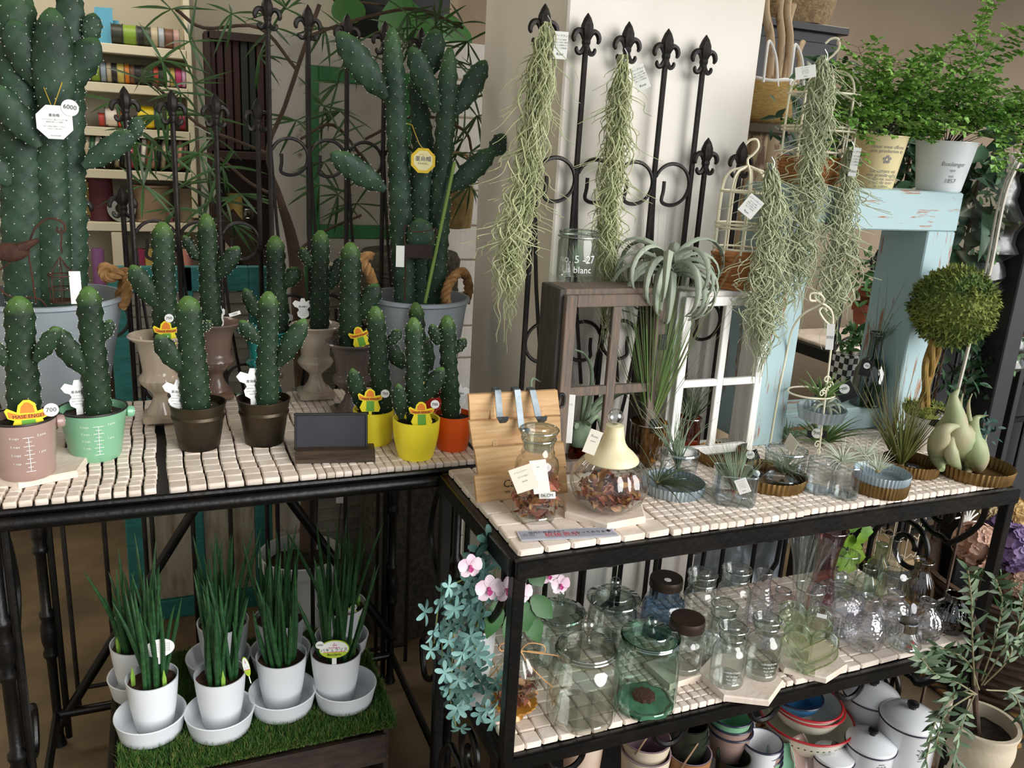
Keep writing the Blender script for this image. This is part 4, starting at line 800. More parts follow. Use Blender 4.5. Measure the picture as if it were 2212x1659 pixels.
t = thing('blue_frame', 'pale blue distressed wooden frame shelf', 'frame', ((bx0+bx1)/2, yb, TOP)); w = bx1-bx0; Hb = bz-TOP; pw = .092
for nm, c_, d_ in (('top_beam', (0, D/2, Hb-(bz-bzb)/2), (w, D, bz-bzb)), ('post', (-w/2+pw/2, D/2, (Hb-(bz-bzb))/2), (pw, D-.004, Hb-(bz-bzb))), ('post', (w/2-pw/2, D/2, (Hb-(bz-bzb))/2), (pw, D-.004, Hb-(bz-bzb))), ('bottom_rail', (0, D/2+.02, .03), (w-2*pw, D-.05, .06))): part(nm, MB().cbox(c_, d_, .003), m_bluev if nm == 'post' else m_blue, t, False)
cc_ = Vector((ony(1752, 392, yb+.078).x, yb+.078, bz)); k = mpp(cc_); cg2 = cage('cream wire birdcage with wicker base standing on the blue frame', cc_, 74*k, hz(cc_, 338)-bz, hz(cc_, 152)-hz(cc_, 338), hz(cc_, 84)-hz(cc_, 152))
# ---- vases, tumblers
def vase(label, u, vb, rb, rows, m, z=TOP, group=None, n=40, fn=None, name='glass_vase', cat='vase', wall=.0022):
    """rows: (pixel row, radius px) from foot to rim"""
    c, r = bp(u, vb, rb, z); k = mpp(c); P = [(r*.92, 0)]
    for v, q in rows: P.append((q*k, max(.003, hz(c, v)-z)))
    return vessel(name, label, cat, c, P, m, n, fn, group, wall), c, k, P[-1][1], P
ribf = lambda nf, d: (lambda a, q, zz: q*(1-d*(.5+.5*math.cos(a*nf))))
tv, cv, k, H, _ = vase('brown glass vase with a snaky air plant behind the jar of petals', 1246, 1004, 16, [(998, 20), (975, 22), (955, 18), (940, 19), (936, 21)], g_brown)
t = thing('air_plant', 'snaky green air plant in a brown vase', 'air plant', cv+Vector((0, 0, H*.6)), 0, 'tillandsia air plants'); o = Vector(t.location)
part('base', MB().ball((0, 0, .022), .026, 14, 10, (1, 1, 1.3)), m_till, t)
for pts in (((1246, 920), (1215, 905), (1180, 880), (1150, 845), (1150, 818), (1168, 825)), ((1262, 915), (1275, 860), (1278, 800), (1262, 765), (1240, 755)), ((1265, 905), (1300, 860), (1350, 848), (1400, 860), (1430, 890)), ((1240, 915), (1200, 900), (1160, 880), (1145, 855)), ((1270, 915), (1290, 900), (1300, 940), (1290, 960)), ((1255, 915), (1330, 855), (1370, 850), (1420, 870)), ((1258, 905), (1262, 850), (1255, 830))):
    ps = curve([ony(a, b, o.y+R.uniform(-.03, .03))-o for a, b in pts], 5); n = len(ps); part('leaf', MB().tube(ps, [.007*(1-.85*s/n) for s in range(n)], 8), m_till, t)
tv, cv, k, H, _ = vase('amber ribbed glass vase holding a tall grassy air plant', 1392, 1012, 15, [(1003, 17), (985, 30), (955, 38), (932, 39), (918, 38), (911, 41)], g_amber, fn=ribf(14, .06), n=84)
a_plant('tall grassy green air plant in the amber vase', cv+Vector((0, 0, H*.75)), 120, .33, .0013, m_tilg, 31, up_=1.0, spread=.34, droop=.12, tip=.15)
a_plant('thin wiry air plant stems in the amber vase', cv+Vector((0, 0, H*.7)), 34, .46, .0007, mat('wiry_leaf', '#6e6a4a', .7), 32, up_=1.0, spread=.62, droop=.25, tip=.3)
tv, cv, k, H, _ = vase('brown ribbed glass vase before the white window', 1482, 982, 14, [(975, 20), (955, 26), (930, 26), (915, 22), (905, 22), (901, 26)], g_brown, fn=ribf(12, .05), n=72)
a_plant('dark wispy air plant in the brown ribbed vase', cv+Vector((0, 0, H*.8)), 60, .13, .0012, m_tild, 33, up_=1, spread=.9, droop=.2, curl=.6)
tv, cv, k, H, _ = vase('thick clear glass votive on the zinc tray', 1462, 1040, 34, [(1034, 37), (1000, 40), (976, 41)], g_thick, z=TOP+.003, wall=.005, name='glass_votive', cat='votive')
a_plant('curled grey air plant in the votive on the zinc tray', cv+Vector((0, 0, .01)), 40, .17, .0016, m_till, 34, up_=1.0, spread=.35, droop=-.1, curl=1.2, dirv=(-.25, 0, 1))
tv, cv, k, H, _ = vase('clear glass tumbler of air plants in a bronze tray', 1688, 1050, 38, [(1044, 40), (1005, 43), (972, 44)], g_thick, z=TOP+.003, wall=.004, name='glass_tumbler', cat='tumbler')
a_plant('grey-green air plants curled inside the tumbler', cv+Vector((0, 0, .012)), 80, .085, .0013, m_till, 35, up_=.6, spread=1.0, droop=.2, curl=2.5)
def loft(outs, zs, m, t, name, wall=0): 
    mb = MB(); k = len(outs[0]); vs = [(x, y, z) for o_, z in zip(outs, zs) for x, y in o_]; fs = [tuple(range(k-1, -1, -1))]
    for i in range(len(outs)-1):
        for j in range(k): fs.append((i*k+j, i*k+(j+1) % k, (i+1)*k+(j+1) % k, (i+1)*k+j))
    return part(name, mb.add(vs, fs), m, t)
def rrect(w, d, r, n=5):
    out = []
    for cx_, cy_, a0 in ((w/2-r, d/2-r, 0), (-w/2+r, d/2-r, PI/2), (-w/2+r, -d/2+r, PI), (w/2-r, -d/2+r, 1.5*PI)):
        for q in range(n+1): a = a0+PI/2*q/n; out.append((cx_+r*math.cos(a), cy_+r*math.sin(a)))
    return out
c = onz(1582, 1080, TOP); s = 84*mpp(c); t = thing('glass_cup', 'square clear glass cup with a reddish air plant', 'glass cup', c, -.45)
loft([rrect(s*.94, s*.94, .012), rrect(s, s, .012), rrect(s, s, .01), rrect(s*.9, s*.9, .009), rrect(s*.88, s*.88, .01)], [0, .01, .062, .062, .010], g_thick, t, 'body'); part('rim', MB().tube([(x, y, .062) for x, y in rrect(s*.96, s*.96, .01)], .0016, 6, closed=True), g_rim, t); part('glass_base', MB().cbox((0, 0, .006), (s*.88, s*.88, .006), .002), g_rim, t)
a_plant('fine grey-green air plant with red leaves in the square cup', c+Vector((.005, 0, .012)), 90, .12, .0009, m_till, 36, up_=1, spread=.85, droop=.1, dirv=(-.15, .1, 1))
for j, (du, m_) in enumerate(((0, '#8a4a3a'),)): air(bpy.data.objects[t.name], (0, 0, .01), 10, .07, .0018, mat('red_leaf', m_, .6), 1, .3, .1, seed=40, name='red_leaves')
c = onz(1794, 1066, TOP); k = mpp(c); r = 28*k; t = thing('double_vase', 'double clear glass vase of two joined tubes with a white air plant', 'vase', c, facing(c)+PI/2)
for e in (-1, 1): part('tube', MB().lathe(jar_shell([(r*.96, 0), (r, .004), (r, .068)], .004), 36, (e*r*.98, 0, 0), cap0=False), g_thick, t); part('rim', MB().tube([(e*r*.98+(r-.002)*math.cos(2*PI*i/32), (r-.002)*math.sin(2*PI*i/32), .068) for i in range(32)], .0018, 6, closed=True), g_rim, t); part('glass_base', MB().lathe([(r*.9, .003), (r*.9, .007), (.0005, .007)], 24, (e*r*.98, 0, 0)), g_rim, t)
hangtag(t, c, 1750, 985, c.y-.02, 34, 34, .4, mat('cream_card', '#f0ead8', .6))
a_plant('white spidery air plant perched on the double vase', c+Vector((.01, -.005, .068)), 60, .075, .0014, m_tilw, 37, up_=.35, spread=1.2, droop=.8)
a_plant('small grey air plant beside the wire stand', onz(1700, 958, TOP), 26, .06, .004, m_till, 38, up_=.7, spread=1.0, droop=.6, curl=.8, tip=.1)
a_plant('flat green air plant behind the double vase', onz(1775, 960, TOP), 30, .13, .004, m_tilg, 39, up_=.5, spread=1.2, droop=.5, tip=.05)
# cards
def card(label, u, v, y, w, h, m, roll=0, lines=(), name='plant_card', tilt=0, dot=True):
    p = ony(u, v, y); k = mpp(p); t = thing(name, label, 'card', p, 0, 'plant name cards'); t.rotation_euler = (tilt, roll, facing(p)+PI/2)
    part('card_plate', MB().cbox((0, 0, 0), (w*k, .0014, h*k), .0004), m, t, False)
    if dot: d = part('price_dot', MB().lathe([(w*k*.28, -.0004), (w*k*.28, .0004)], 18, (0, -.0012, h*k*.15), cap1=True, ax=(0, -1, 0)), m_white, t, False); letter('700', w*k*.22, m_ink, d, (0, -.002, h*k*.15), (PI/2, 0, 0))
    for s_, z_, sz, mm in lines: letter(s_, w*k*sz, mm, t, (0, -.0012, z_*h*k), (PI/2, 0, 0))
    return t
m_bcard = mat('black_card', '#17171a', .45)
card('black card with a price dot standing before the bronze pan', 1967, 1024, .08, 24, 46, m_bcard, 0, [('Air plants', .38, .16, m_white)])
card('black card leaning on the tumbler', 1632, 1025, c_b1.y-.06, 26, 26, m_bcard, .5)
card('black card tucked behind the tumbler', 1622, 985, c_b1.y+.02, 34, 22, m_bcard, -.5)
card('white card in the square glass cup', 1604, 1050, c_b1.y-.1, 26, 34, m_white, -.5, JP, dot=False)
card('black card on the topiary pot', 2028, 905, .19, 26, 40, m_bcard, .25, [('Topiary', .38, .18, m_white)])
card('black card hung on the green bottle', 1871, 795, .352, 24, 36, m_bcard, .1)
card('black card on the wire stand tray', 1827, 845, .27, 38, 40, m_bcard, -.6)
card('black card stuck in the grass beside the wire stand', 1765, 938, .26, 40, 16, m_bcard, -.15)
card('plain white card standing behind the slat board', 1228, 905, .275, 22, 110, m_white, 0, [('育て方', .3, .2, m_grey_ink)], dot=False)
# laminated notice
q = [onz(u, v, TOP+.0015) for u, v in ((1114, 1148), (1320, 1138), (1337, 1156), (1128, 1172))]; c = sum(q, Vector())/4; ex = (q[1]-q[0]).normalized(); an = math.atan2(ex.y, ex.x); w = ((q[1]-q[0]).length+(q[2]-q[3]).length)/2; h = ((q[0]-q[3]).length+(q[1]-q[2]).length)/2
t = thing('price_notice', 'laminated grey notice strip with red Japanese lettering on the tiles', 'notice', c, an)
part('lamination', MB().cbox((0, 0, .0004), (w, h, .0008), .0002), mat('plastic_film', '#c3c6cf', .15), t, False); part('printed_strip', MB().cbox((0, 0, .001), (w*.96, h*.78, .0006), .0002), mat('grey_print', '#a4a6b4', .3), t, False)
for s_, x, y, sz, m_ in (('店内の商品は全て', -.2, .2, .22, m_ink), ('税抜表示', -.06, -.1, .42, m_red_ink), ('となっております', .24, .0, .24, m_ink), ('✦', .43, .05, .4, m_ink), ('❀❀', -.4, 0, .36, m_grey_ink)): letter(s_, h*sz, m_, t, (x*w, y*h, .0016), (0, 0, 0))
# cream wire stand with a zinc tartlet of air plants
m_cagew = m_cage; ys = onz(1770, 985, TOP).y; o = onz(1740, 975, TOP); t = thing('wire_stand', 'cream wire display stand with scrolls holding a fluted zinc dish', 'display stand', o)
def W(u, v, d=0): return ony(u, v, ys+d)-o
for pts in ([(1768, 985, 0), (1778, 900, 0), (1790, 800, 0), (1799, 710, 0), (1795, 670, 0), (1765, 648, .01), (1762, 634, .01), (1775, 632, 0)], [(1664, 958, .09), (1682, 850, .09), (1700, 760, .09), (1712, 710, .07), (1735, 678, .04), (1765, 662, .02), (1780, 650, .0), (1772, 636, 0), (1752, 634, .01), (1750, 648, .01), (1762, 650, .01)], [(1795, 705, 0), (1780, 690, .01), (1770, 672, .01), (1778, 664, .01), (1786, 672, .0)]): part('wire', MB().tube(curve([W(*p) for p in pts], 5), .0026, 6), m_cagew, t)
cr = W(1752, 848, .045); k = mpp(o); part('ring', MB().tube([cr+Vector((50*k*math.cos(2*PI*i/32), 50*k*math.sin(2*PI*i/32)*.9, 0)) for i in range(32)], .0022, 6, closed=True), m_cagew, t)
for u, v in ((1776, 850), (1782, 845), (1792, 832), (1770, 975), (1786, 820), (1765, 960)): part('scroll', MB().tube([W(u, v)+Vector((e*9*k, 0, 9*k*f)) for e, f in [(math.cos(a)*(1-a/9), math.sin(a)*(1-a/9)) for a in [i*.4 for i in range(20)]]], .0016, 5), m_cagew, t)
hangtag(t, o, 1793, 728, ys-.005, 16, 56, -.08, m_white, [('||||||||', 0, .12, m_ink)])
cd_ = W(1772, 905, .03); fl = lambda a, q, zz: q*(1+.025*math.sin(a*30)); part('dish', MB().lathe([(.001, .002), (42*k, .002), (50*k, 26*k), (51*k, 26*k), (44*k, 0), (.001, 0)], 120, cd_, fn=fl, cap0=False), m_zincp, t)
a_plant('spiky green air plant on the wire stand', o+cd_+Vector((-.015, -.01, .05)), 34, .075, .0035, m_tilg, 41, up_=.7, spread=1.1, droop=.4, tip=.06)
rosette('grey air plant in the zinc dish of the wire stand', o+cd_+Vector((.01, .0, .004)), 12, .07, .012, m_xer, 42, .8)
# topiary
m_moss = mat('dry_moss', '#858a3e', .95, c2='#556c33', scale=12, thr=(.4, .62)); m_trunk = mat('yellow_twig', '#9a7b32', .75, c2='#6d5522', scale=8, stretch=(20, 20, 3), bump=.4)
zt = TOP; c, r = bp(1988, 972, 34, zt); k = mpp(c); H = hz(c, 895)-zt; t = thing('topiary', 'moss ball topiary with twisted yellow trunk in a cream pot', 'topiary', c)
part('pot', MB().lathe(pot_geom(r, 44*k, H, wall=.003), 36), mat('cream_ceramic', '#ded6c8', .5), t); part('moss_collar', MB().lathe([(30*k, H), (50*k, H+.004), (52*k, H+.012), (36*k, H+.02), (.01, H+.022)], 30, fn=lambda a, q, z_: q*(1+.06*math.sin(a*7)+.04*math.sin(a*13+2))), m_moss, t)
yt = c.y
for d_, sgn in ((-6, 0), (6, 2), (0, 4)):
    pts = [ony(1992+d_+5*math.sin(sgn+i*1.2), 888-i*26, yt+.006*math.cos(sgn+i*1.2))-c+Vector((i*.007, 0, 0)) for i in range(7)]; part('trunk', MB().tube(curve(pts, 4), .0075, 8), m_trunk, t)
bc = ony(2060, 662, yt)-c; br = 78*k; bm_ = MB(); rr = random.Random(5)
bm_.ball(bc, br*.93, 28, 18)
for i in range(5200):
    d = Vector((rr.gauss(0, 1), rr.gauss(0, 1), rr.gauss(0, 1))).normalized(); p = bc+d*br*rr.uniform(.88, 1.03)*(1+.10*noise.noise(d*4))
    bm_.leaf(p, d*.5+Vector((rr.uniform(-1, 1), rr.uniform(-1, 1), rr.uniform(-1, 1))), .0055, rr.uniform(.011, .02), d, .3, 2)
part('moss_ball', bm_, m_moss, t, True)
for i in range(1): 
    bmc = MB()
    for j in range(500):
        a = rr.uniform(0, 6.283); q_ = rr.uniform(20, 54)*k; bmc.leaf((q_*math.cos(a), q_*math.sin(a), H+.016), (rr.uniform(-1, 1), rr.uniform(-1, 1), rr.uniform(0, 1)), .004, .014, None, .2, 2)
    part('collar_moss', bmc, m_moss, t, True, 'stuff')
# green bottle
c = Vector((ony(1868, 880, .40).x, .40, TOP+.061)); k = mpp(c); r = 34*k; P = [(r*.95, 0)]+[(q_*k, hz(c, v)-c.z) for v, q_ in ((872, 34), (830, 34), (800, 33), (782, 24), (772, 14), (735, 13), (722, 15), (718, 17))]
t = vessel('glass_bottle', 'dark green glass bottle behind the wire stand', 'bottle', c, P, g_bottle)
a_plant('silvery branching sprig standing in the green bottle', c+Vector((0, 0, P[-1][1]*.8)), 16, .2, .0012, m_till, 43, up_=.9, spread=.6, droop=-.1, dirv=(.35, 0, .9), curl=.5)
# ---- ferns
m_fern = mat('fern_leaf', '#5f9236', .5, c2='#8db556', scale=14, sss=.0); m_fstem = mat('fern_stem', '#2e2a1c', .6)
def fan(mb, p, d, nrm, s):
    d = d.normalized(); sd = d.cross(nrm); sd = sd.normalized() if sd.length > 1e-3 else d.orthogonal().normalized(); n_ = sd.cross(d)
    vs = [p]; 
    for i in range(5): a = -1.05+2.1*i/4; q_ = s*(1 if i % 2 == 0 else .88); vs.append(p+d*(q_*math.cos(a))+sd*(q_*math.sin(a))+n_*(.12*s*(1 if i % 2 else -1)))
    mb.add(vs, [(0, 1, 2), (0, 2, 3), (0, 3, 4), (0, 4, 5)])
def fern(parent, o, n, ln, seed, spread=1.0, dirs=None):
    rr = random.Random(seed); lv = MB(); st = MB()
    for i in range(n):
        if dirs and i < len(dirs): d = Vector(dirs[i][:3]).normalized(); L_ = dirs[i][3] if len(dirs[i]) > 3 else ln
        else: a = rr.uniform(0, 2*PI); d = Vector((math.cos(a)*spread*rr.uniform(.2, 1), math.sin(a)*spread*rr.uniform(.2, .8), rr.uniform(.35, 1))).normalized(); L_ = ln*rr.uniform(.55, 1.05)
        p = Vector(o); pts = [p.copy()]; S_ = 14; dr = rr.uniform(.8, 1.9) if not (dirs and i < len(dirs) and len(dirs[i]) > 4) else dirs[i][4]
        for s in range(S_):
            p = p+d*(L_/S_); d = (d+Vector((rr.uniform(-.04, .04), rr.uniform(-.04, .04), -dr/S_*(s/S_)*1.7))).normalized(); pts.append(p.copy())
            if s >= 4:
                for e in (-1, 1):
                    sdv = d.cross(Vector((0, 0, 1))); sdv = sdv.normalized() if sdv.length > .05 else Vector((1, 0, 0)); b = (sdv*e+d*.55+Vector((0, 0, rr.uniform(-.25, .35)))).normalized(); bl = L_*.26*math.sin(PI*(s-2)/(S_-1))*rr.uniform(.6, 1.1)+.012
                    nb = max(2, int(bl/.017)); st.tube([p, p+b*bl], .0004, 3, cap=False)
                    for w_ in range(nb):
                        pp = p+b*bl*(w_+1)/nb
                        for e2 in ((-1, 1) if w_ < nb-1 else (0,)):
                            d2 = (b*.7+b.cross(Vector((0, 0, 1)))*e2*.9+Vector((0, 0, rr.uniform(-.3, .2)))).normalized(); fan(lv, pp, d2, Vector((rr.uniform(-.5, .5), rr.uniform(-.8, 0), 1)), rr.uniform(.012, .018))
        st.tube(pts, [.0011*(1-.6*s/S_) for s in range(S_+1)], 4, cap=False)
    part('stems', st, m_fstem, parent, True, 'stuff'); part('leaflets', lv, m_fern, parent, False, 'stuff')
m_crm = mat('cream_tin', '#e2d3a0', .3, c2='#d8c792', scale=5, coat=.3); m_wtin = mat('white_tin', '#e9ecec', .3, c2='#dfe3e4', scale=5, coat=.3)
for lab, u, vb, rb, vr, rtp, m, lines, seed, dirs in (('maidenhair fern in a cream tin pot with French lettering on the blue frame', 1884, 404, 41, 295, 56, m_crm, (('Nous vous offrons', .80, .011), ('une production de', .72, .011), ('✿', .56, .026), ('La nature est', .34, .012), ('une grande agilité', .26, .011), ('ce qui ne saurait', .19, .011), ("c'est de tenir", .12, .011), ('le cœur', .05, .011)), 51, [(-.9, -.2, .8, .2), (-.3, -.4, 1, .22), (.2, -.3, 1, .2), (-.6, .2, 1, .24), (-1, -.3, .4, .22, 2.5), (-.6, -.5, .7, .2, 3)]), ('maidenhair fern spilling from a white tin pot on the blue frame', 2026, 410, 45, 308, 61, m_wtin, (('Boulanger', .56, .014), ('ape', .44, .010), ('est', .32, .010), ('1857', .22, .014)), 52, [(.9, -.4, .9, .32), (1.2, -.3, .5, .3), (.6, -.5, .9, .34, 5.5), (-.1, -.2, 1.4, .33, 1.2), (.3, -.1, 1.3, .31, 1.5), (.8, -.45, .8, .38, 6.0), (1, -.2, .9, .34), (.15, -.7, .7, .26, 6.0), (.9, -.3, .5, .36, 4.0), (1.1, -.1, 1, .3, 1.5)])):
    pc = ony(u, vb-8, yb+.07); c = Vector((pc.x, yb+.068, bz)); k = mpp(c); H = hz(c, vr)-bz; rr_ = rtp*k; r = rb*k
    t = thing('potted_fern', lab, 'potted fern', c, 0, 'ferns on the blue frame'); part('pot', MB().lathe(pot_geom(r, rr_, H, wall=.002, lip=.0018), 40), m, t); part('soil', soil_mb(rr_*.9, H*.86), m_soil, t)
    a0 = facing(c)+.42
    for s_, zz, sz in lines: cylletters(s_, sz, m_grey_ink, t, r+(rr_-r)*zz, H*zz, a0, slope=(rr_-r)/H)
    if 'cream' in lab: part('handle', MB().tube(curve([Vector((rr_*math.cos(a), rr_*math.sin(a)*1.0, H-.004+.028*math.sin((a-.2)/PI*PI)*.6)) for a in [i*PI/10-.4 for i in range(12)]], 3), .0018, 5), m_crm, t)
    fern(t, (0, 0, H*.84), 30, .25, seed, 1.1, dirs)
# ---- spanish moss
m_sm = [mat('spanish_moss', '#b9bd93', .8, c2='#a3a97c', scale=12), mat('pale_spanish_moss', '#b7bc9a', .8, c2='#9ea583', scale=12)]
def moss(label, path, wid, y, n, m, seed, dens=1.0, tagp=None, fuzz=1.0, yw=.02):
    rr = random.Random(seed); P = [ony(u, v, y) for u, v in path]; o = P[0]; C = curve([p-o for p in P], 10); nC = len(C); k = mpp(o); Wd = [wid[min(len(wid)-1, int(i/(nC-1)*(len(wid)-1)))]+(wid[min(len(wid)-1, int(i/(nC-1)*(len(wid)-1))+1)]-wid[min(len(wid)-1, int(i/(nC-1)*(len(wid)-1)))])*((i/(nC-1)*(len(wid)-1)) % 1) for i in range(nC)]
    t = thing('spanish_moss', label, 'spanish moss', o, 0, 'hanging spanish moss'); mb = MB(); ex = Vector((math.cos(YAW), math.sin(YAW), 0)); ey = Vector((-math.sin(YAW), math.cos(YAW), 0))
    for i in range(n):
        s0 = int((nC-6)*rr.random()**1.1*.92); ln = rr.randint(6, 16); off = rr.gauss(0, .50); off2 = rr.gauss(0, .5); ph = rr.uniform(0, 6.28); fr = rr.uniform(.4, 1.15); am = rr.uniform(.15, .6); drift = rr.gauss(0, .036)*fuzz; pts = []
        flick = rr.random() < .2*fuzz
        for s in range(ln+1):
            q_ = min(nC-1, s0+s); w = Wd[q_]*k*.40; c_ = C[q_]; x = s/ln
            e = off+drift*s+am*math.sin(ph+fr*s)+(.035*s*s*(1 if off > 0 else -1)*.35 if flick else 0); f_ = off2+am*.8*math.cos(ph*1.7+fr*s)
            pts.append(c_+ex*(w*e)+ey*(min(w, yw)*f_)+Vector((0, 0, (s0+s-q_)*-.012+(.004*s if flick else 0))))
        mb.tube(pts, [.0016*(1-.62*s/ln) for s in range(ln+1)], 4, cap=False)
    part('strands', mb, m, t, True, 'stuff')
    part('hanging_wire', MB().tube(curve([Vector((0, 0, .012)), Vector((.006, -.004, .0)), Vector((0, -.006, -.012)), Vector((-.005, 0, .0))], 4), .0012, 5), m_wire, t)
    if tagp: u, v, w_, h_, rl = tagp; hangtag(t, o, u, v, y-.02, w_, h_, rl, m_white, JP)
    return t
moss('longest strand of spanish moss hung on the end fleur-de-lis', [(1182, 48), (1168, 160), (1150, 300), (1130, 420), (1108, 520), (1100, 600), (1095, 690)], [26, 58, 66, 70, 74, 62, 30], .42, 470, m_sm[0], 61, tagp=(1211, 98, 30, 56, .02))
moss('spanish moss hung on the second fleur-de-lis before the column', [(1348, 118), (1338, 220), (1330, 330), (1318, 430), (1312, 520), (1320, 620), (1305, 720)], [22, 52, 64, 66, 56, 52, 26], .42, 430, m_sm[0], 62, tagp=(1383, 168, 30, 52, -.45))
moss('spanish moss hanging from the hook of the cage on the blue frame', [(1780, 120), (1772, 200), (1762, 300), (1752, 390), (1742, 470), (1728, 560), (1715, 650)], [18, 54, 62, 70, 84, 80, 40], .30, 480, m_sm[1], 63, tagp=(1740, 156, 42, 26, -.2))
moss('short spanish moss hung from the basket rim of the cage on the blue frame', [(1838, 318), (1830, 400), (1822, 480), (1815, 560), (1800, 640), (1795, 690)], [16, 44, 64, 80, 70, 30], .31, 330, m_sm[1], 64, tagp=(1846, 350, 16, 60, .05))
moss('spanish moss hung on the cage standing on the white window', [(1665, 352), (1668, 440), (1664, 530), (1656, 620), (1645, 700), (1640, 780)], [16, 50, 70, 92, 80, 30], .255, 430, m_sm[1], 65, tagp=(1622, 446, 36, 44, .6))
# ---------------------------------------------------------------- glassware on the lower shelf
G = 'glass jars and bottles on the lower shelf'
slab('cream hexagonal stone slab under the two clear apothecary jars', 1598, 1470, 92, LOW, .55)
slab('cream hexagonal stone slab under the heart-shaped vases', 1740, 1425, 84, LOW, .3)
slab('cream square stone slab under the handled mason jar', 1452, 1455, 62, LOW, .9, sides=4)
ZS = LOW+.013
g_old = glass('old_greenish_glass', '#f8f8f4', '#9da396', .1); g_aqua = glass('aqua_green_glass', '#dcece4', '#5f9a84', .1); g_grey = glass('smoky_green_glass', '#e4ebe7', '#73897f', .09); g_bluej = glass('blue_jar_glass', '#a9c0d8', '#3f6a94', .08); g_pink = glass('pink_glass', '#d9b0b0', '#a06a70', .06); g_lav = glass('crystal_glass', '#f4f4f8', '#9c9fac', .15, .5, 130); g_smoke = glass('gold_smoke_glass', '#d2b88c', '#6a4f2c', .12); g_ruby = glass('ruby_glass', '#5a1a17', '#1f0605', .12, .4, 110); g_lime = glass('lime_heart_glass', '#fbfdf7', '#b3c4a4', .12); g_gold = mat('gold_glass_foot', '#c08a3a', .2, .2, c2='#a06d24', scale=20, spec=.8)
g_aqrim = glass('aqua_glass_rim', '#8fc4ac', '#2f7058', .2)
def bigjar(label, u, vb, rb, vs, vn, rn, ul, vl, rl, vk, rk, m, ml, z=LOW):
    c, r = bp(u, vb, rb, z); k = mpp(c); hs, hn, hl, hk = [hz(c, v)-z for v in (vs, vn, vl, vk)]; rn *= k; rl *= k
    t = vessel('storage_jar', label, 'glass jar', c, [(r*.9, 0), (r*.98, .008), (r, .02), (r, hs*.86), (r*.95, hs*.96), (rn*1.08, hs+(hn-hs)*.35), (rn, hs+(hn-hs)*.5), (rn, hn-.004), (rn*1.06, hn)], m, group=G, wall=.003)
    L = part('lid', MB().lathe([(rn*.9, hn-.012), (rn*.92, hn+.002), (rl, hn+.002), (rl+.002, hn+.005), (rl*.98, hn+.008), (rl*.72, hn+.014), (rl*.68, hn+.018), (rl*.45, hl+.002), (rl*.2, hl+.006), (.001, hl+.006)], 40), ml, t)
    part('lid_rim', MB().tube([(rl*math.cos(2*PI*i/40), rl*math.sin(2*PI*i/40), hn+.005) for i in range(40)], .0024, 6, closed=True), g_rim if ml is not g_aqua else g_aqrim, L); part('knob', MB().ball((0, 0, hk), rk*k, 18, 12), ml, L); part('knob_neck', MB().lathe([(rl*.16, hl), (rl*.1, hl+.006), (rl*.14, hk-rk*k*.6)], 16), ml, L)
    return t, c, r, hs
bigjar('large clear glass storage jar with ball-knob lid', 1249, 1592, 76, 1437, 1402, 62, 1263, 1380, 61, 1350, 15, g_old, g_old)
t, c, r, hs = bigjar('green-tinted storage jar with green lid and a brown dried flower', 1384, 1562, 68, 1400, 1378, 58, 1395, 1360, 61, 1343, 13, g_aqua, g_aqua)
part('green_flower_base', MB().lathe([(r*.9, .004), (r*.88, .012), (r*.6, .016), (.002, .016)], 20, fn=lambda a, q, z: q*(1+.08*math.sin(a*8))), mat('green_felt', '#5f9c7e', .8, c2='#3f6f58', scale=30), t); part('brown_flower', MB().lathe([(r*.36, .017), (r*.34, .024), (r*.1, .027), (.001, .026)], 20, fn=lambda a, q, z: q*(1+.1*math.sin(a*11))), mat('dried_brown_flower', '#5a2a22', .9, bump=.8, bscale=200), t)
bigjar('smoky green glass jar with domed lid behind the clear storage jar', 1199, 1452, 52, 1345, 1325, 48, 1199, 1303, 54, 1282, 9, g_grey, g_grey)
bigjar('greenish glass jar with a wide lid and glass knob at the back of the shelf', 1313, 1420, 52, 1310, 1296, 46, 1313, 1278, 56, 1258, 12, g_grey, g_grey)
# footed candy jar
c, r = bp(1108, 1560, 22, LOW); k = mpp(c); t = thing('candy_jar', 'footed clear glass candy jar with gold foot and raffia bow', 'glass jar', c, 0, G)
h1 = hz(c, 1515)-LOW; h2 = hz(c, 1466)-LOW; h3 = hz(c, 1400)-LOW; h4 = hz(c, 1376)-LOW; fr_ = ribf(10, .07)
part('foot', MB().lathe([(r*1.0, 0), (r*.9, .004), (r*.45, .014), (r*.5, h1*.8), (49*k*.6, h1-.006), (49*k, h1), (48*k, h1+.003), (10*k, h1+.002)], 60, fn=lambda a, q, z: q*(1+(.04*math.sin(a*20) if q > 40*k else 0))), g_gold, t)
part('bowl', MB().lathe(jar_shell([(14*k, h1+.002), (36*k, h1+.012), (47*k, h1+(h2-h1)*.6), (49*k, h2)], .003), 60, fn=fr_, cap0=False), g_clear, t)
ld = part('lid', MB().lathe([(49*k, h2), (48*k, h2+.006), (44*k, h2+(h3-h2)*.5), (26*k, h2+(h3-h2)*.85), (8*k, h3), (6*k, h3+.004)], 60, fn=fr_, cap0=False), g_clear, t); part('knob', MB().ball((0, 0, h4), 12*k, 18, 12), g_thick, ld)
m_raff = mat('raffia', '#c99a66', .8); rf = MB(); e = Vector((math.cos(YAW), math.sin(YAW), 0)); o = Vector((0, 0, h3+.002))
for pts in (((0, 0), (.012, .014), (.034, .012), (.036, 0), (.01, 0)), ((0, 0), (-.012, .012), (-.03, .01), (-.03, -.002), (0, 0)), ((0, 0), (.02, -.002), (.05, -.004), (.062, -.006)), ((0, 0), (.012, -.02), (.035, -.045), (.055, -.062)), ((0, 0), (-.02, -.015), (-.045, -.05))): rf.tube(curve([o+e*a*1.2+Vector((0, 0, b*1.2))-Vector((0, .012, 0)) for a, b in pts], 4), .0013, 5)
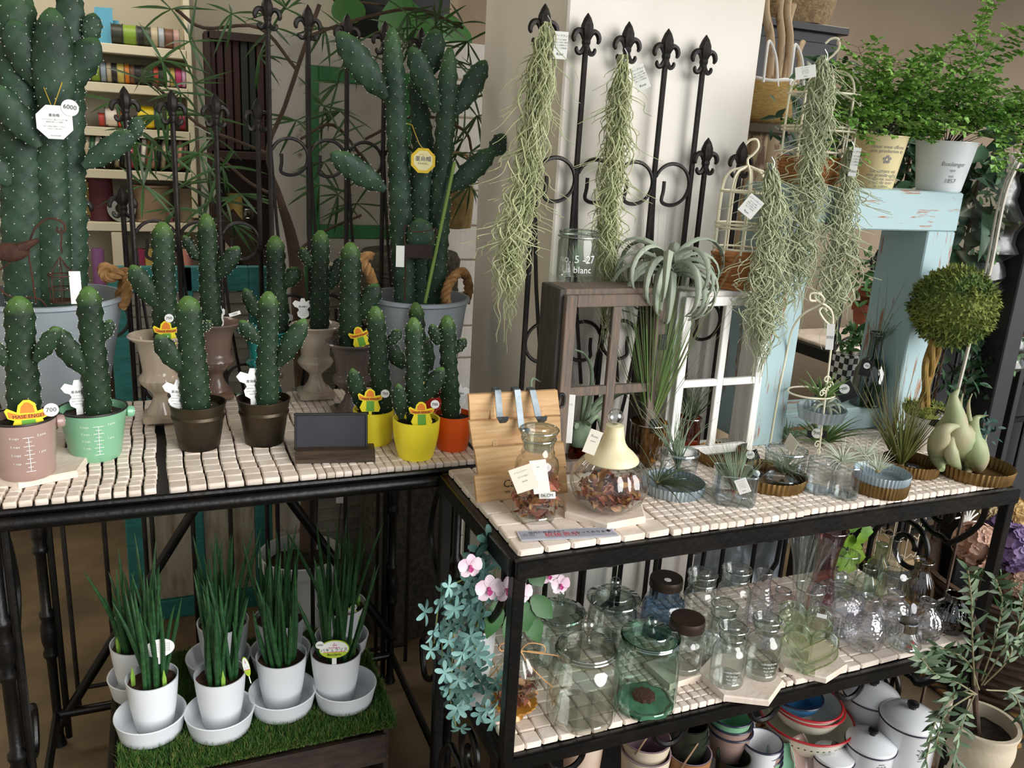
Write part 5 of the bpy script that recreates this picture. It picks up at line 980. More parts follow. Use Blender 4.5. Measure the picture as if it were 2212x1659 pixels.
part('raffia_bow', rf, m_raff, t); petals(90, lambda z: 36*k, h1+.012, h1+.04, t)
# mason jars
def lidded(label, u, vb, rb, vs, rows, vl, rl, m, z=LOW):
    c, r = bp(u, vb, rb, z); k = mpp(c); hs = hz(c, vs)-z; hl = hz(c, vl)-z
    t = vessel('mason_jar', label, 'glass jar', c, [(r*.92, 0), (r, .008), (r*1.0, hs*.8), (r*.92, hs*.93), (rl*k*.96, hs), (rl*k*.94, hl-.004)], m, group=G, fn=ribf(8, .03), n=64)
    part('screw_lid', MB().lathe([(rl*k, hl-.022), (rl*k*1.02, hl-.020), (rl*k*.99, hl-.014), (rl*k*1.02, hl-.011), (rl*k*1.0, hl-.003), (rl*k*.97, hl), (.001, hl)], 36), mat('rusted_lid', '#382c26', .5, .6, c2='#4c3d33', scale=20), t)
    return t, c, r, hl, k
t, c, r, hl, k = lidded('blue ribbed glass jar with a dark metal lid', 1424, 1385, 46, 1290, 0, 1247, 35, g_bluej)
d = part('price_dot', MB().lathe([(.008, hl+.0005), (.008, hl+.001)], 16, (-.005, -.012, 0), cap1=True), m_white, t)
t, c, r, hl, k = lidded('clear mason jar mug with brown lid and side handle', 1470, 1462, 42, 1372, 0, 1334, 37, g_clear, ZS)
e = Vector((math.cos(YAW), math.sin(YAW), 0)); part('handle', MB().tube(curve([e*r*.95+Vector((0, 0, hl*.72)), e*(r+.026)+Vector((0, 0, hl*.66)), e*(r+.028)+Vector((0, 0, hl*.35)), e*r*.97+Vector((0, 0, hl*.22))], 6), .0055, 8), g_thick, t)
# apothecary bottles
def lab_print(t, c, r, h, a, w=.03): 
    for i in range(4): cylletters(('LABORATOIRE', 'eau de fleur', 'Paris 1890', 'No. 12')[i], .0052, m_whitep, t, r, h-.008*i, a, off=.0012)
G1 = 'clear stoppered apothecary bottles'
t, c, r, hs = apoth('stoppered clear bottle with white print on the hexagonal slab, nearer the slab tip', 1565, 1490, 37, 1394, 1376, 23, 0, 1352, 30, ZS, G, g_clear); lab_print(t, c, r, hs*.5, facing(c)+.3)
t, c, r, hs = apoth('stoppered clear bottle with a square printed label on the hexagonal slab', 1637, 1472, 37, 1374, 1352, 23, 0, 1333, 29, ZS, G, g_clear); part('paper_label', MB().lathe([(r+.0008, hs*.28), (r+.0008, hs*.56)], 40, cap0=False), glass('sheer_label', '#e8ece8', '#d8dcd8', .0), t); lab_print(t, c, r+.001, hs*.5, facing(c)+.5)
apoth('cone-shaped clear flask with glass stopper behind the printed bottle', 1548, 1432, 46, 1345, 1326, 24, 0, 1303, 28, LOW, G, g_clear, True)
apoth('tall clear stoppered jar beside the blue jar', 1498, 1396, 33, 1274, 1258, 26, 0, 1236, 31, LOW, G, g_clear)
apoth('tall clear stoppered jar at the back with a printed label', 1572, 1376, 36, 1264, 1249, 25, 0, 1226, 31, LOW, G, g_clear)
# bottles and vases by pixel rows
def B_(label, u, vb, rb, rows, m, fn=None, n=36, name='glass_bottle', cat='bottle', z=LOW, wall=.002): return vase(label, u, vb, rb, rows, m, z, G, n, fn, name, cat, wall)
rib12 = ribf(18, .05); dia = lambda n_, d_, p_: (lambda a, q, zz: q*(1+d_*(math.cos(a*n_+zz*p_)+math.cos(a*n_-zz*p_))))
B_('clear bottle with crystal-cut body before the tall stoppered jar', 1634, 1356, 22, [(1350, 24), (1320, 29), (1290, 27), (1268, 17), (1258, 15), (1240, 16), (1234, 17)], g_lav)
B_('small clear crystal bottle beside the printed bottle', 1672, 1404, 22, [(1398, 26), (1350, 30), (1320, 28), (1306, 18), (1296, 17), (1276, 17)], g_lav)
c, r = bp(1716, 1352, 20, LOW); k = mpp(c); t = thing('tube_vase', 'clear glass vase of three fused flaring tubes', 'vase', c, facing(c)+PI/2, G); hh = hz(c, 1163)-LOW
for x, y in ((-10, -2), (18, 0), (0, 12)): part('tube', MB().tube([(x*k*.3, y*k*.3, .002), (x*k*.5, y*k*.6, hh*.35), (x*k*1.2, y*k, hh*.75), (x*k*1.9, y*k*1.4, hh)], [9*k, 9*k, 14*k, 21*k], 20, cap=False), g_clear, t)
part('base', MB().lathe([(20*k, 0), (20*k, .006), (8*k, .012)], 24), g_clear, t)
B_('tall pink glass vase with flared rim', 1764, 1330, 34, [(1322, 36), (1295, 34), (1262, 24), (1225, 20), (1190, 23), (1160, 30), (1142, 36)], g_pink, name='glass_vase', cat='vase')
B_('small ribbed clear tumbler behind the crystal bowl', 1812, 1300, 22, [(1292, 24), (1240, 25), (1195, 26)], g_clear, ribf(16, .05), 64, 'glass_tumbler', 'tumbler')
t, c, k, H, _ = B_('clear glass trumpet vase behind the heart vases', 1730, 1400, 12, [(1390, 14), (1370, 9), (1340, 12), (1310, 22), (1280, 29), (1270, 31)], g_clear, ribf(8, .05), 48, 'glass_vase', 'vase')
# heart vases
g_limrim = glass('lime_glass_rim', '#dbe9c6', '#8aa873', .2)
def heart(n=40, s=1.0):
    out = []
    for i in range(n): a = 2*PI*i/n; out.append((s*16*math.sin(a)**3/16, s*(13*math.cos(a)-5*math.cos(2*a)-2*math.cos(3*a)-math.cos(4*a))/16))
    return out
for lab, u, v, sc in (('pale green heart-shaped glass vase at the front of the slab', 1748, 1402, 57), ('pale green heart-shaped glass vase behind another heart vase', 1738, 1350, 55)):
    yv = onz(1748, 1447, ZS).y if 'front' in lab else onz(1748, 1447, ZS).y+.05
    p = ony(u, v, yv); k = mpp(p); c = Vector((p.x, p.y, ZS)); t = thing('heart_vase', lab, 'vase', c, facing(c)+PI/2, G); s = sc*k; zc = hz(c, v)-ZS; zc = max(zc, s*.98)
    hp = [(x, max(-.93*s, y)) for x, y in heart(44, s)]; mb = MB()
    mb.prism(hp, -.018, .018, XZ, (0, 0, zc)); mb.f = mb.f[:44]+[mb.f[44], mb.f[45]]; part('body', mb, g_lime, t)
    for yq in (-.018, .018): part('rim', MB().tube([(x, yq, y+zc) for x, y in hp], .0017, 6, closed=True), g_limrim, t)
    part('inner_wall', MB().prism([(x*.86, y*.86+.004) for x, y in hp], -.014, .014, XZ, (0, 0, zc)), g_lime, t)
    part('tube', MB().tube([(0, 0, zc-s*.75), (0, 0, zc+s*.3)], .006, 12), g_lime, t); part('base', MB().cbox((0, 0, .003), (s*.7, .036, .006), .001), g_lime, t)
    if 'behind' in lab: part('price_label', MB().cbox((s*.55, -.02, zc+s*.75), (.02, .001, .009), .0003), m_white, t)
# crystal bowl with lid
t, c, k, H, _ = B_('cut crystal lidded bowl with round knob', 1795, 1376, 38, [(1366, 46), (1330, 55), (1300, 56), (1292, 54)], g_lav, name='crystal_bowl', cat='bowl')
ld = part('lid', MB().lathe([(56*k, H), (52*k, H+.012), (38*k, H+.028), (14*k, H+.036), (6*k, H+.038), (5*k, H+.046)], 40, cap0=False), g_lav, t); part('knob', MB().ball((0, 0, H+.054), 13*k, 16, 10), g_thick, ld)
t, c, k, H, _ = B_('round flat clear flask with embossed front', 1858, 1410, 26, [(1404, 30), (1385, 40), (1363, 44), (1340, 40), (1322, 26), (1314, 17), (1296, 16), (1290, 19)], g_lav)
t.scale = (1, 1, 1)
t, c, k, H, _ = B_('frosted clear urn bottle with a hanging oval tag', 1918, 1372, 26, [(1366, 29), (1340, 38), (1316, 39), (1300, 30), (1290, 17), (1280, 18)], g_lav)
hg = part('oval_tag', MB().lathe([(.011, -.0005), (.011, .0005)], 18, cap1=True, ax=(0, -1, 0)), m_white, t); hg.location = (.03, -.03, H-.03); hg.scale = (.7, 1, 1.5); hg.rotation_euler = (0, -.5, 0)
t, c, k, H, _ = B_('clear ribbed vase with a round price dot on its rim', 1918, 1330, 22, [(1322, 26), (1290, 33), (1265, 31), (1248, 25), (1237, 29)], g_clear, ribf(20, .05), 80, 'glass_vase', 'vase')
pd = part('price_dot', MB().lathe([(.0085, 0), (.0085, .0012)], 18, cap1=True, ax=(-.3, -.8, .5)), m_white, t); pd.location = (-.008, -.028, H+.002)
B_('gold-brown ribbed bottle beside the long-necked bottle', 1972, 1328, 24, [(1320, 27), (1285, 32), (1258, 30), (1240, 20), (1230, 15), (1218, 16), (1211, 21)], g_smoke, ribf(18, .04), 72)
B_('small clear round bottle behind the ribbed vase', 1866, 1300, 20, [(1292, 23), (1270, 26), (1250, 22), (1240, 14), (1228, 14), (1225, 15)], g_clear)
B_('tall clear long-necked bottle', 1914, 1275, 20, [(1266, 22), (1225, 23), (1206, 22), (1196, 13), (1170, 11), (1164, 13)], g_clear)
B_('greenish long-necked bottle with narrow mouth', 1884, 1290, 20, [(1280, 22), (1235, 23), (1216, 22), (1205, 12), (1180, 11), (1175, 13)], g_green)
B_('clear globe bottle with swirled diamond cuts', 1986, 1388, 24, [(1380, 30), (1362, 38), (1345, 40), (1325, 33), (1312, 18), (1302, 15), (1296, 16)], g_lav, dia(16, .02, 260), 96)
B_('dark ruby globe bottle with diamond cuts', 2044, 1368, 22, [(1360, 30), (1342, 37), (1325, 38), (1306, 28), (1297, 17), (1288, 16), (1283, 18)], g_ruby, dia(14, .025, 240), 84)
t, c, k, H, _ = B_('squat clear jar with chrome lid and red print', 1948, 1408, 26, [(1402, 32), (1388, 36), (1374, 32), (1362, 22), (1356, 20)], g_clear, name='glass_jar', cat='glass jar')
part('chrome_lid', MB().lathe([(22*k, H-.004), (22.5*k, H-.002), (21.5*k, H+.003), (22.5*k, H+.006), (22*k, H+.016), (20*k, H+.018), (.001, H+.018)], 30), mat('chrome', '#c9ccd0', .12, 1), t)
cylletters('FRANCE', .007, m_red_ink, t, 34*k, H*.45, facing(c)+.5, off=.003); cylletters('♛', .012, m_red_ink, t, 33*k, H*.68, facing(c)+.5, off=.003)
# hanging green leaf stem behind the glassware
m_lgl = mat('lime_leaf', '#9fc53c', .5, c2='#7fae34', scale=20)
p = ony(1850, 1150, .33); t = thing('trailing_plant', 'bright lime green trailing leaves behind the bottles', 'plant', p); rr = random.Random(9)
for u, v, s in ((1845, 1185, 20), (1835, 1170, 18), (1860, 1165, 16), (1825, 1205, 20), (1850, 1205, 22), (1815, 1195, 16), (1822, 1222, 18), (1805, 1215, 15), (1870, 1150, 18), (1840, 1140, 18), (1862, 1130, 16), (1838, 1228, 14)):
    q = ony(u, v, .33+rr.uniform(-.03, .03))-p; k = mpp(p); mb = MB(); n_ = 14; vs = [q]+[q+Vector((math.cos(2*PI*i/n_)*s*k*(1+.07*(-1)**i), -.004*math.cos(4*PI*i/n_), math.sin(2*PI*i/n_)*s*k*.85*(1+.07*(-1)**i))) for i in range(n_)]
    part('leaf', mb.add(vs, [(0, 1+i, 1+(i+1) % n_) for i in range(n_)]), m_lgl if v > 1160 else m_fern, t)
part('stem', MB().tube(curve([ony(1868, 1110, .335)-p, ony(1860, 1150, .335)-p, ony(1840, 1200, .335)-p, ony(1825, 1225, .335)-p], 5), .0015, 5), m_lgl, t)
# ---------------------------------------------------------------- bottom tier
m_enam = mat('white_enamel', '#e4e6e8', .22, c2='#dcdfe2', scale=3, coat=.5); m_ecream = mat('cream_enamel', '#dcd8c6', .25, c2='#d2cdb8', scale=3, coat=.5); m_ered = mat('red_enamel_rim', '#b3262b', .3); m_eblue = mat('blue_enamel', '#3f7fb0', .3); m_bluerim = mat('navy_enamel_rim', '#1b1d33', .3); m_blk = mat('black_knob', '#17161a', .3)
BZ = BOT+.012
def canister(label, u, v, rpx, hlid, hbody, price=False, logo=True):
    zl_ = BZ+hbody; c = onz(u, v, zl_); k = mpp(c); r = rpx*k; c = Vector((c.x, c.y, BZ)); t = thing('enamel_canister', label, 'canister', c, 0, 'white enamel canisters')
    part('body', MB().lathe([(r*.92, 0), (r*.94, .003), (r*.95, hbody-.004), (r*.97, hbody)], 44), m_enam, t); part('blue_rim', MB().tube([(r*1.0*math.cos(2*PI*i/44), r*1.0*math.sin(2*PI*i/44), hbody) for i in range(44)], .0024, 6, closed=True), m_bluerim, t)
    L = part('lid', MB().lathe([(r, hbody+.001), (r*1.01, hbody+.005), (r*.98, hbody+.009), (r*.75, hbody+hlid*.6), (r*.4, hbody+hlid*.92), (.001, hbody+hlid)], 44), m_enam, t)
    part('knob', MB().lathe([(r*.13, hbody+hlid*.96), (r*.11, hbody+hlid+.004), (r*.2, hbody+hlid+.008), (r*.19, hbody+hlid+.014), (.001, hbody+hlid+.016)], 20), m_blk, L)
    if price: part('price_dot', MB().lathe([(.009, 0), (.009, .001)], 16, (-r*.5, -r*.35, hbody+hlid*.62), cap1=True, ax=(-.35, -.25, 1)), m_white, L)
    if logo: a = facing(c)+.62; cylletters('✈', .022, m_ink, t, r*.955, hbody*.72, a); cylletters('BRIDE', .0055, m_ink, t, r*.955, hbody*.86, a); cylletters('OUT', .0055, m_ink, t, r*.955, hbody*.6, a)
    return t, c
canister('tallest white enamel canister with a lid, beside the olive tree', 1966, 1552, 62, .03, .17)
canister('white enamel canister with a lid behind the colander', 1882, 1500, 58, .03, .16, logo=False)
canister('medium white enamel canister with a lid in front of the tallest one', 1881, 1606, 52, .026, .115)
canister('small white enamel canister with a price dot on its lid', 1800, 1634, 43, .022, .08, True, False)
def bowl(label, u, v, rpx, zr, H, m, mr, foot=.5, name='enamel_bowl', holes=False, inner=None, group=None):
    c = onz(u, v, zr); k = mpp(c); r = rpx*k; t = thing(name, label, 'bowl', (c.x, c.y, zr-H), 0, group)
    part('bowl', MB().lathe([(r*foot*.8, 0), (r*foot, .002), (r*.8, H*.4), (r*.95, H*.8), (r, H), (r*.985, H), (r*.9, H*.75), (r*.72, H*.35), (r*.3, .008), (.001, .008)], 52), m, t); part('rim', MB().tube([(r*math.cos(2*PI*i/52), r*math.sin(2*PI*i/52), H) for i in range(52)], .003, 6, closed=True), mr, t)
    return t, c, r, k
t, c, r, k = bowl('large cream enamel colander with a red rim and pierced sides', 1742, 1545, 98, BZ+.125, .085, m_ecream, m_ered, name='enamel_colander')
part('stand_foot', MB().lathe([(r*.62, -.04), (r*.6, -.036), (r*.45, .0), (r*.5, .004)], 44), m_ecream, t)
ho = MB()
for j in range(3):
    for i in range(44):
        a = 2*PI*i/44+.07*j; q = r*(.70+.09*j)+.0035; ho.lathe([(.0028, 0), (.0028, .001)], 8, (q*math.cos(a), q*math.sin(a), .028+.0165*j), cap1=True, ax=(math.cos(a), math.sin(a), -.6))
part('holes', ho, m_black, t, False, 'stuff')
for e in (-1, 1):
    a = facing(c)+(-.9 if e < 0 else PI-.9); A = lambda da, q, z_: Vector((q*math.cos(a+da), q*math.sin(a+da), z_)); part('handle', MB().tube(curve([A(-.28, r*.96, .066), A(-.2, r+.018, .062), A(0, r+.026, .06), A(.2, r+.018, .062), A(.28, r*.96, .066)], 5), .006, 8), m_enam, t)
cylletters('FRANCE', .009, m_grey_ink, t, r*.93, .06, facing(c)+.6, off=.006); cylletters('24', .008, m_grey_ink, t, r*.91, .05, facing(c)+.6, off=.006)
bowl('white enamel bowl with a red rim nested in the colander', 1745, 1520, 76, BZ+.152, .06, m_ecream, m_ered); bowl('second white enamel bowl with a red rim nested on top', 1742, 1512, 74, BZ+.165, .055, m_ecream, m_ered); bowl('blue enamel bowl nested in the red-rimmed bowls', 1722, 1500, 54, BZ+.172, .045, m_eblue, m_bluerim)
def pail(label, u, v, rpx, zr, H, m, mi, taper=.78, handle=None, ring=None, group='pails and pots on the bottom tier'):
    c = onz(u, v, zr); k = mpp(c); r = rpx*k; t = thing('pail', label, 'pail', (c.x, c.y, zr-H), 0, group)
    part('pail_body', MB().lathe([(r*taper, 0), (r*(taper+.2*(1-taper)), H*.2), (r, H)], 40), m, t); part('pail_inside', MB().lathe([(r, H+.001), (r*.95, H+.0015), (r*.93, H-.004), (r*taper*.9, .006), (.001, .006)], 40, cap0=False), mi, t)
    if ring: part('rim', MB().tube([(r*math.cos(2*PI*i/40), r*math.sin(2*PI*i/40), H) for i in range(40)], .0026, 6, closed=True), ring, t)
    if handle: part('handle', MB().tube(curve([Vector((r*1.02*math.cos(handle), r*1.02*math.sin(handle), H*.9))]+[Vector((r*1.05*math.cos(handle)*math.cos(b), r*1.05*math.sin(handle)*math.cos(b), H*.9))+Vector((0, -.4, .9)).normalized()*r*1.05*math.sin(b) for b in (.5, 1, 1.57, 2.1, 2.6)]+[Vector((-r*1.02*math.cos(handle), -r*1.02*math.sin(handle), H*.9))], 5), .0022, 6), m_cane, t)
    return t
m_cane = mat('cane_handle', '#8a7056', .8); m_cpail = mat('cream_washed_tin', '#cdbfa8', .6, c2='#b5a48b', scale=8); m_lav = mat('lavender_washed_inside', '#9a8490', .6, c2='#8a6f74', scale=6); m_bpail = mat('brown_washed_tin', '#96683f', .6, c2='#7a5533', scale=8); m_dgreen = mat('dark_green_tin', '#2b3226', .4, .2, c2='#20261c', scale=8); m_peach = mat('peach_washed_pot', '#d3c3b0', .7, c2='#c9957a', scale=7)
pail('peach and white washed pot', 1262, 1592, 44, BZ+.16, .16, m_peach, m_peach, .8); pail('cream washed pail with lavender inside, upper of a nested pair', 1397, 1592, 53, BZ+.185, .10, m_cpail, m_lav, .75, .6); pail('cream washed pail, lower of a nested pair', 1396, 1620, 54, BZ+.16, .16, m_cpail, m_lav, .75)
pail('brown washed pail with lavender inside', 1490, 1622, 48, BZ+.15, .15, m_bpail, m_lav, .75, .6); pail('dark green tin pail before the enamel cups', 1585, 1634, 37, BZ+.13, .13, m_dgreen, m_dgreen, .8)
for j, w_ in enumerate(('top', 'middle', 'bottom')): pail(w_+' dark green tin pail of three stacked behind the brown pail', 1490, 1560+j*14, 40, BZ+.21-.02*j, .09, m_dgreen, m_dgreen, .8)
for j, (m_, lb) in enumerate(((m_enam, 'white enamel cup on top of a stack of four'), (m_mauve, 'mauve enamel cup second in a stack of four'), (m_mint, 'mint enamel cup third in a stack of four'), (m_mauve, 'mauve enamel cup at the foot of a stack of four'))): pail(lb+' beside the dark green pail', 1648, 1601+j*12, 42-j*.5, BZ+.15-.02*j, .07, m_, m_, .75, None, m_bluerim, 'nested enamel cups')
for j, (m_, lb) in enumerate(((m_mint, 'mint enamel cup on top of a back stack of three'), (m_mauve, 'mauve enamel cup second in a back stack of three'), (m_mauve, 'mauve enamel cup at the foot of a back stack of three'))): pail(lb+' behind the cane handle', 1578, 1540+j*16, 47, BZ+.2-.02*j, .07, m_, m_, .75, None, m_bluerim, 'nested enamel cups')
pail('white enamel pail with side knob behind the cane handle', 1570, 1580, 50, BZ+.12, .12, m_enam, m_enam, .8, None, m_bluerim)
for lb, u, v, m_, rz in (('mauve enamel scoop leaning by the small canister', 1742, 1632, m_mauve, .3), ('mint green enamel scoop at the front of the bottom tier', 1692, 1650, m_mint, -.2)):
    c = onz(u, v, BZ+.09); t = thing('enamel_scoop', lb, 'scoop', (c.x, c.y, BZ), rz, 'enamel scoops'); mb = MB(); vs = []; fs = []; n_ = 14
    for i in range(9):
        x = i/8; r_ = .035*math.sin(PI*(.12+.6*x)); 
        for j in range(n_+1): a = PI*(1.0+j/n_); vs.append((r_*math.cos(a)*1.0, -.02+.05*x-.012*math.sin(a), .03+.09*x+r_*math.sin(a)*.35))
    for i in range(8):
        for j in range(n_): b = i*(n_+1)+j; fs.append((b, b+1, b+n_+2, b+n_+1))
    g_ = part('blade', mb.add(vs, fs), m_, t); g_.modifiers.new('thickness', 'SOLIDIFY').thickness = .0015; part('handle', MB().tube([(0, -.02, .0), (0, -.02, .035)], .006, 8), m_, t)
# ---------------------------------------------------------------- grass-covered crate with snake plants
GZ = .25; f0 = onz(248, 1640, GZ); f1 = onz(838, 1585, GZ); gx0, gx1 = -.672, -.075; gy0, gy1 = .475, .92
m_crate = mat('dark_crate_wood', '#3a2a20', .8, c2='#241a14', scale=6, stretch=(3, 3, 14), bump=.3); m_turf = mat('turf_backing', '#22381a', .95)
t = thing('crate', 'dark wooden crate under the artificial grass', 'crate', ((gx0+gx1)/2, (gy0+gy1)/2, 0)); w, d = gx1-gx0-.03, gy1-gy0-.04
for nm, c_, s_ in (('side_board', (-w/2-.03, 0, (GZ-.02)/2), (.014, d+.1, GZ-.03)), ('side_board', (w/2, 0, (GZ-.02)/2), (.014, d, GZ-.03)), ('front_board', (0, -d/2, .17), (w, .012, .08)), ('back_board', (0, d/2, .12), (w, .012, .2)), ('top_board', (0, 0, GZ-.016), (w+.02, d+.02, .012))): part(nm, MB().cbox(c_, s_, .002), m_crate, t, False)
part('plastic_sheet', MB().cbox((.03, -d/2+.03, .08), (w*.5, .01, .1), .002), mat('navy_plastic', '#16182c', .25), t, False)
m_wpot = mat('white_plastic_pot', '#e6e9ec', .35, c2='#dfe3e7', scale=4); m_sans = mat('snake_plant_leaf', '#2f5a30', .45, c2='#1f4225', scale=30, stretch=(1, 1, 3)); m_coir = mat('coir_soil', '#5a3a2a', .95, c2='#3d261b', scale=60, bump=.9, bscale=200); m_shoot = mat('fresh_shoot', '#8fb84a', .5)
SAU = []
def sanse(i, su, svb, sr, pu, lab, seed, tagw=None, off=(0, 0)):
    c, r = bp(su, svb, sr*.84, GZ+.004); k = mpp(c); R2 = sr*k; h = .046
    s = tag(part('saucer', MB().lathe([(.001, .004), (r*.8, .004), (r, .006), (R2*.96, h), (R2, h+.002), (R2*1.02, h), (R2*1.0, h-.004), (r*1.05, 0), (.001, 0)], 48, cap0=False), m_wpot, None, loc=c), 'deep white saucer of the '+lab.replace('cylindrical ', ''), 'saucer', 'white saucers on the grass')
    SAU.append((c.x, c.y, R2*.97))
    pc = Vector((c.x+off[0], c.y+off[1], GZ+.010)); r0 = 38*k; r1 = 53*k; H = .128
    t = thing('snake_plant', lab+' in a white pot', 'potted plant', pc, 0, 'cylindrical snake plants'); part('pot', MB().lathe(pot_geom(r0, r1, H, wall=.0025, curve_=.12), 44), m_wpot, t); part('soil', soil_mb(r1*.93, H*.88), m_coir, t); rr = random.Random(seed)
    n = 22
    for j in range(n):
        a = rr.uniform(0, 2*PI); q = r1*.62*math.sqrt(rr.random()); b = Vector((q*math.cos(a), q*math.sin(a), H*.86)); L_ = rr.uniform(.15, .275); ln = Vector((math.cos(a)*rr.uniform(.02, .3)*q/r1*1.6+rr.gauss(0, .06), math.sin(a)*rr.uniform(.02, .28)*q/r1*1.4, 1)).normalized(); bd = Vector((rr.gauss(0, .012), rr.gauss(0, .012), 0))
        part('leaf', MB().tube([b+ln*L_*x+bd*x*x for x in (0, .15, .4, .65, .85, .96, 1)], [rr.uniform(.0046, .0062)*f for f in (.9, 1, .95, .8, .5, .2, .03)], 8), m_sans, t)
    for j in range(2): a = rr.uniform(0, 2*PI); b = Vector((r1*.7*math.cos(a), r1*.7*math.sin(a), H*.87)); part('shoot', MB().tube([b, b+Vector((0, 0, .025)), b+Vector((0, 0, .045))], [.005, .005, .0008], 6), m_shoot, t)
    return t, pc, k, H, r1
data = [(330, 1614, 72, 0, 'snake plant at the crate corner by the iron legs', 1, (.008, .008)), (478, 1606, 71, 0, 'snake plant second along the front of the grass', 2, (.004, .01)), (612, 1562, 70, 0, 'snake plant third along the front of the grass', 3, (0, .012)), (745, 1545, 66, 0, 'snake plant with a printed lime label on the grass', 4, (-.02, .01)), (305, 1520, 62, 0, 'snake plant with a white oval label', 5, (.0, .0)), (475, 1480, 66, 0, 'snake plant behind the second front pot', 6, (.014, .01)), (607, 1465, 62, 0, 'snake plant behind the third front pot', 7, (0, .01)), (738, 1430, 56, 0, 'snake plant with a 1000 price label', 8, (0, .01))]
SP = [sanse(i, *x[:4], x[4], x[5], None, x[6]) for i, x in enumerate(data)]
t = thing('artificial_grass', 'mat of artificial grass laid over the crate', 'artificial grass', ((gx0+gx1)/2, (gy0+gy1)/2, GZ)); t['kind'] = 'stuff'
w, d = gx1-gx0, gy1-gy0; part('backing', MB().box((0, 0, -.004), (w, d, .008)), m_turf, t, False); ox, oy = (gx0+gx1)/2, (gy0+gy1)/2; rr = random.Random(3); gm = [MB(), MB(), MB()]
for i in range(46000):
    x = rr.uniform(-w/2, w/2); y = rr.uniform(-d/2, d/2); front = rr.random() < .12
    if front: y = -d/2+rr.uniform(-.004, .006)
    elif rr.random() < .05: x = w/2+rr.uniform(-.004, .004)
    if any((x+ox-q[0])**2+(y+oy-q[1])**2 < q[2]**2 for q in SAU): continue
    h = rr.uniform(.010, .021); lx, ly = rr.gauss(0, .006), rr.gauss(-.001, .006)-(.006 if front else 0); wd = .0011; a = rr.uniform(0, PI); dx, dy = math.cos(a)*wd, math.sin(a)*wd
    z0 = -.012*rr.random() if front else 0
    gm[0 if rr.random() < .55 else (1 if rr.random() < .72 else 2)].add([(x-dx, y-dy, z0), (x+dx, y+dy, z0), (x+lx, y+ly, z0+h)], [(0, 1, 2)])
for m_, mb in zip((mat('grass_blade', '#4f7a30', .6), mat('dark_grass_blade', '#345a22', .6), mat('straw_blade', '#8f8a4a', .7)), gm): part('blades', mb, m_, t, False, 'stuff')
def oval(label, u, v, y, w, h, roll=0, pr=True, back=False):
    p = ony(u, v, y); k = mpp(p); t = thing('plant_label', label, 'plant label', p, 0, 'oval snake plant labels'); t.rotation_euler = (0, roll, facing(p)+PI/2); a = w*k/2; b = h*k/2
    part('label_plate', MB().prism([(a*math.cos(2*PI*i/28), b*math.sin(2*PI*i/28)) for i in range(28)], -.0008, .0008, XZ), m_white if back else mat('lime_label', '#b5cf3a', .5), t, False)
    part('stake', MB().box((0, .0, -b*1.3), (a*.3, .001, b*.9)), m_white, t, False)
    if back:
        for i in range(4): letter('サンスベリアの育て方', a*.14, m_grey_ink, t, (0, -.0012, b*(.4-.25*i)), (PI/2, 0, 0))
    else:
        part('label_panel', MB().prism([(a*.93*math.cos(2*PI*i/28), max(-b*.35, b*.9*math.sin(2*PI*i/28))) for i in range(28)], .0008, .0012, XZ), m_white, t, False); mg = mat('magenta_ink', '#c23a72', .6)
        part('leaf_mark', MB().prism([(-.1*a, .35*b), (-.04*a, .35*b), (-.02*a, .75*b)], .0012, .0016, XZ).prism([(.02*a, .35*b), (.08*a, .35*b), (.03*a, .8*b)], .0012, .0016, XZ).prism([(.1*a, .36*b), (.16*a, .38*b), (.18*a, .62*b)], .0012, .0016, XZ), mg, t, False)
        letter('Sansevieria', a*.17, mg, t, (0, -.002, b*.2), (PI/2, 0, 0)); letter('バキュラリス', a*.30, m_ink, t, (0, -.002, -b*.08), (PI/2, 0, 0)); part('red_line', MB().box((0, -.0015, -b*.3), (a*1.5, .0006, b*.05)), m_red_ink, t, False); letter('Bacularis', a*.26, m_ink, t, (0, -.0022, -b*.58), (PI/2, 0, 0))
    if pr: d = part('price_dot', MB().lathe([(a*.28, -.0006), (a*.28, .0006)], 18, (-a*.95 if not roll else a*.6, -.002, b*.6 if not roll else b*1.0), cap1=True, ax=(0, -1, 0)), m_white, t, False); letter('1000', a*.22, m_ink, d, (-a*.95 if not roll else a*.6, -.0032, b*.6 if not roll else b*1.0), (PI/2, 0, 0))
    return t
oval('lime and white oval label with Japanese lettering in the front pot', 722, 1402, SP[3][1].y-SP[3][4]*.9, 64, 44)
oval('lime and white oval label with a 1000 price dot in the back pot', 752, 1335, SP[7][1].y-SP[7][4]*.7, 50, 50, -.12)
oval('white back of an oval label in the back row corner pot', 264, 1345, SP[4][1].y, 36, 62, .15, False, True); oval('white back of an oval label in the front corner pot', 345, 1400, SP[0][1].y-.01, 60, 44, 0, False, True)
oval('folded lime label at the rim of the second front pot', 532, 1440, SP[1][1].y-.02, 14, 50, -.2, False)
# ---------------------------------------------------------------- eucalyptus-like vine and orchids on the stand's end
m_vine = [mat('blue_green_leaf', '#73a09a', .65, c2='#578079', scale=20), mat('pale_blue_leaf', '#8bb3ae', .65, c2='#719a95', scale=20), mat('dark_teal_leaf', '#33594f', .65, c2='#284840', scale=20)]; m_vst = mat('vine_stem', '#7f8a52', .6)
o = Vector((-.03, .10, .83)); t = thing('hanging_vine', 'artificial vine with blue-green leaves hanging from the end of the stand', 'artificial vine', o); rr = random.Random(17)
def whorl(p, s, m, dirn, n=5):
    mb = MB(); dn = Vector(dirn).normalized(); e = dn.orthogonal().normalized(); f = dn.cross(e)
    for j in range(n): a = 2*PI*j/n+rr.uniform(-.25, .25); mb.leaf(p, e*math.cos(a)+f*math.sin(a)+dn*.25, s*.44, s*1.1, dn, .3, 6, rr.uniform(0, .5), .25, True)
    return mb
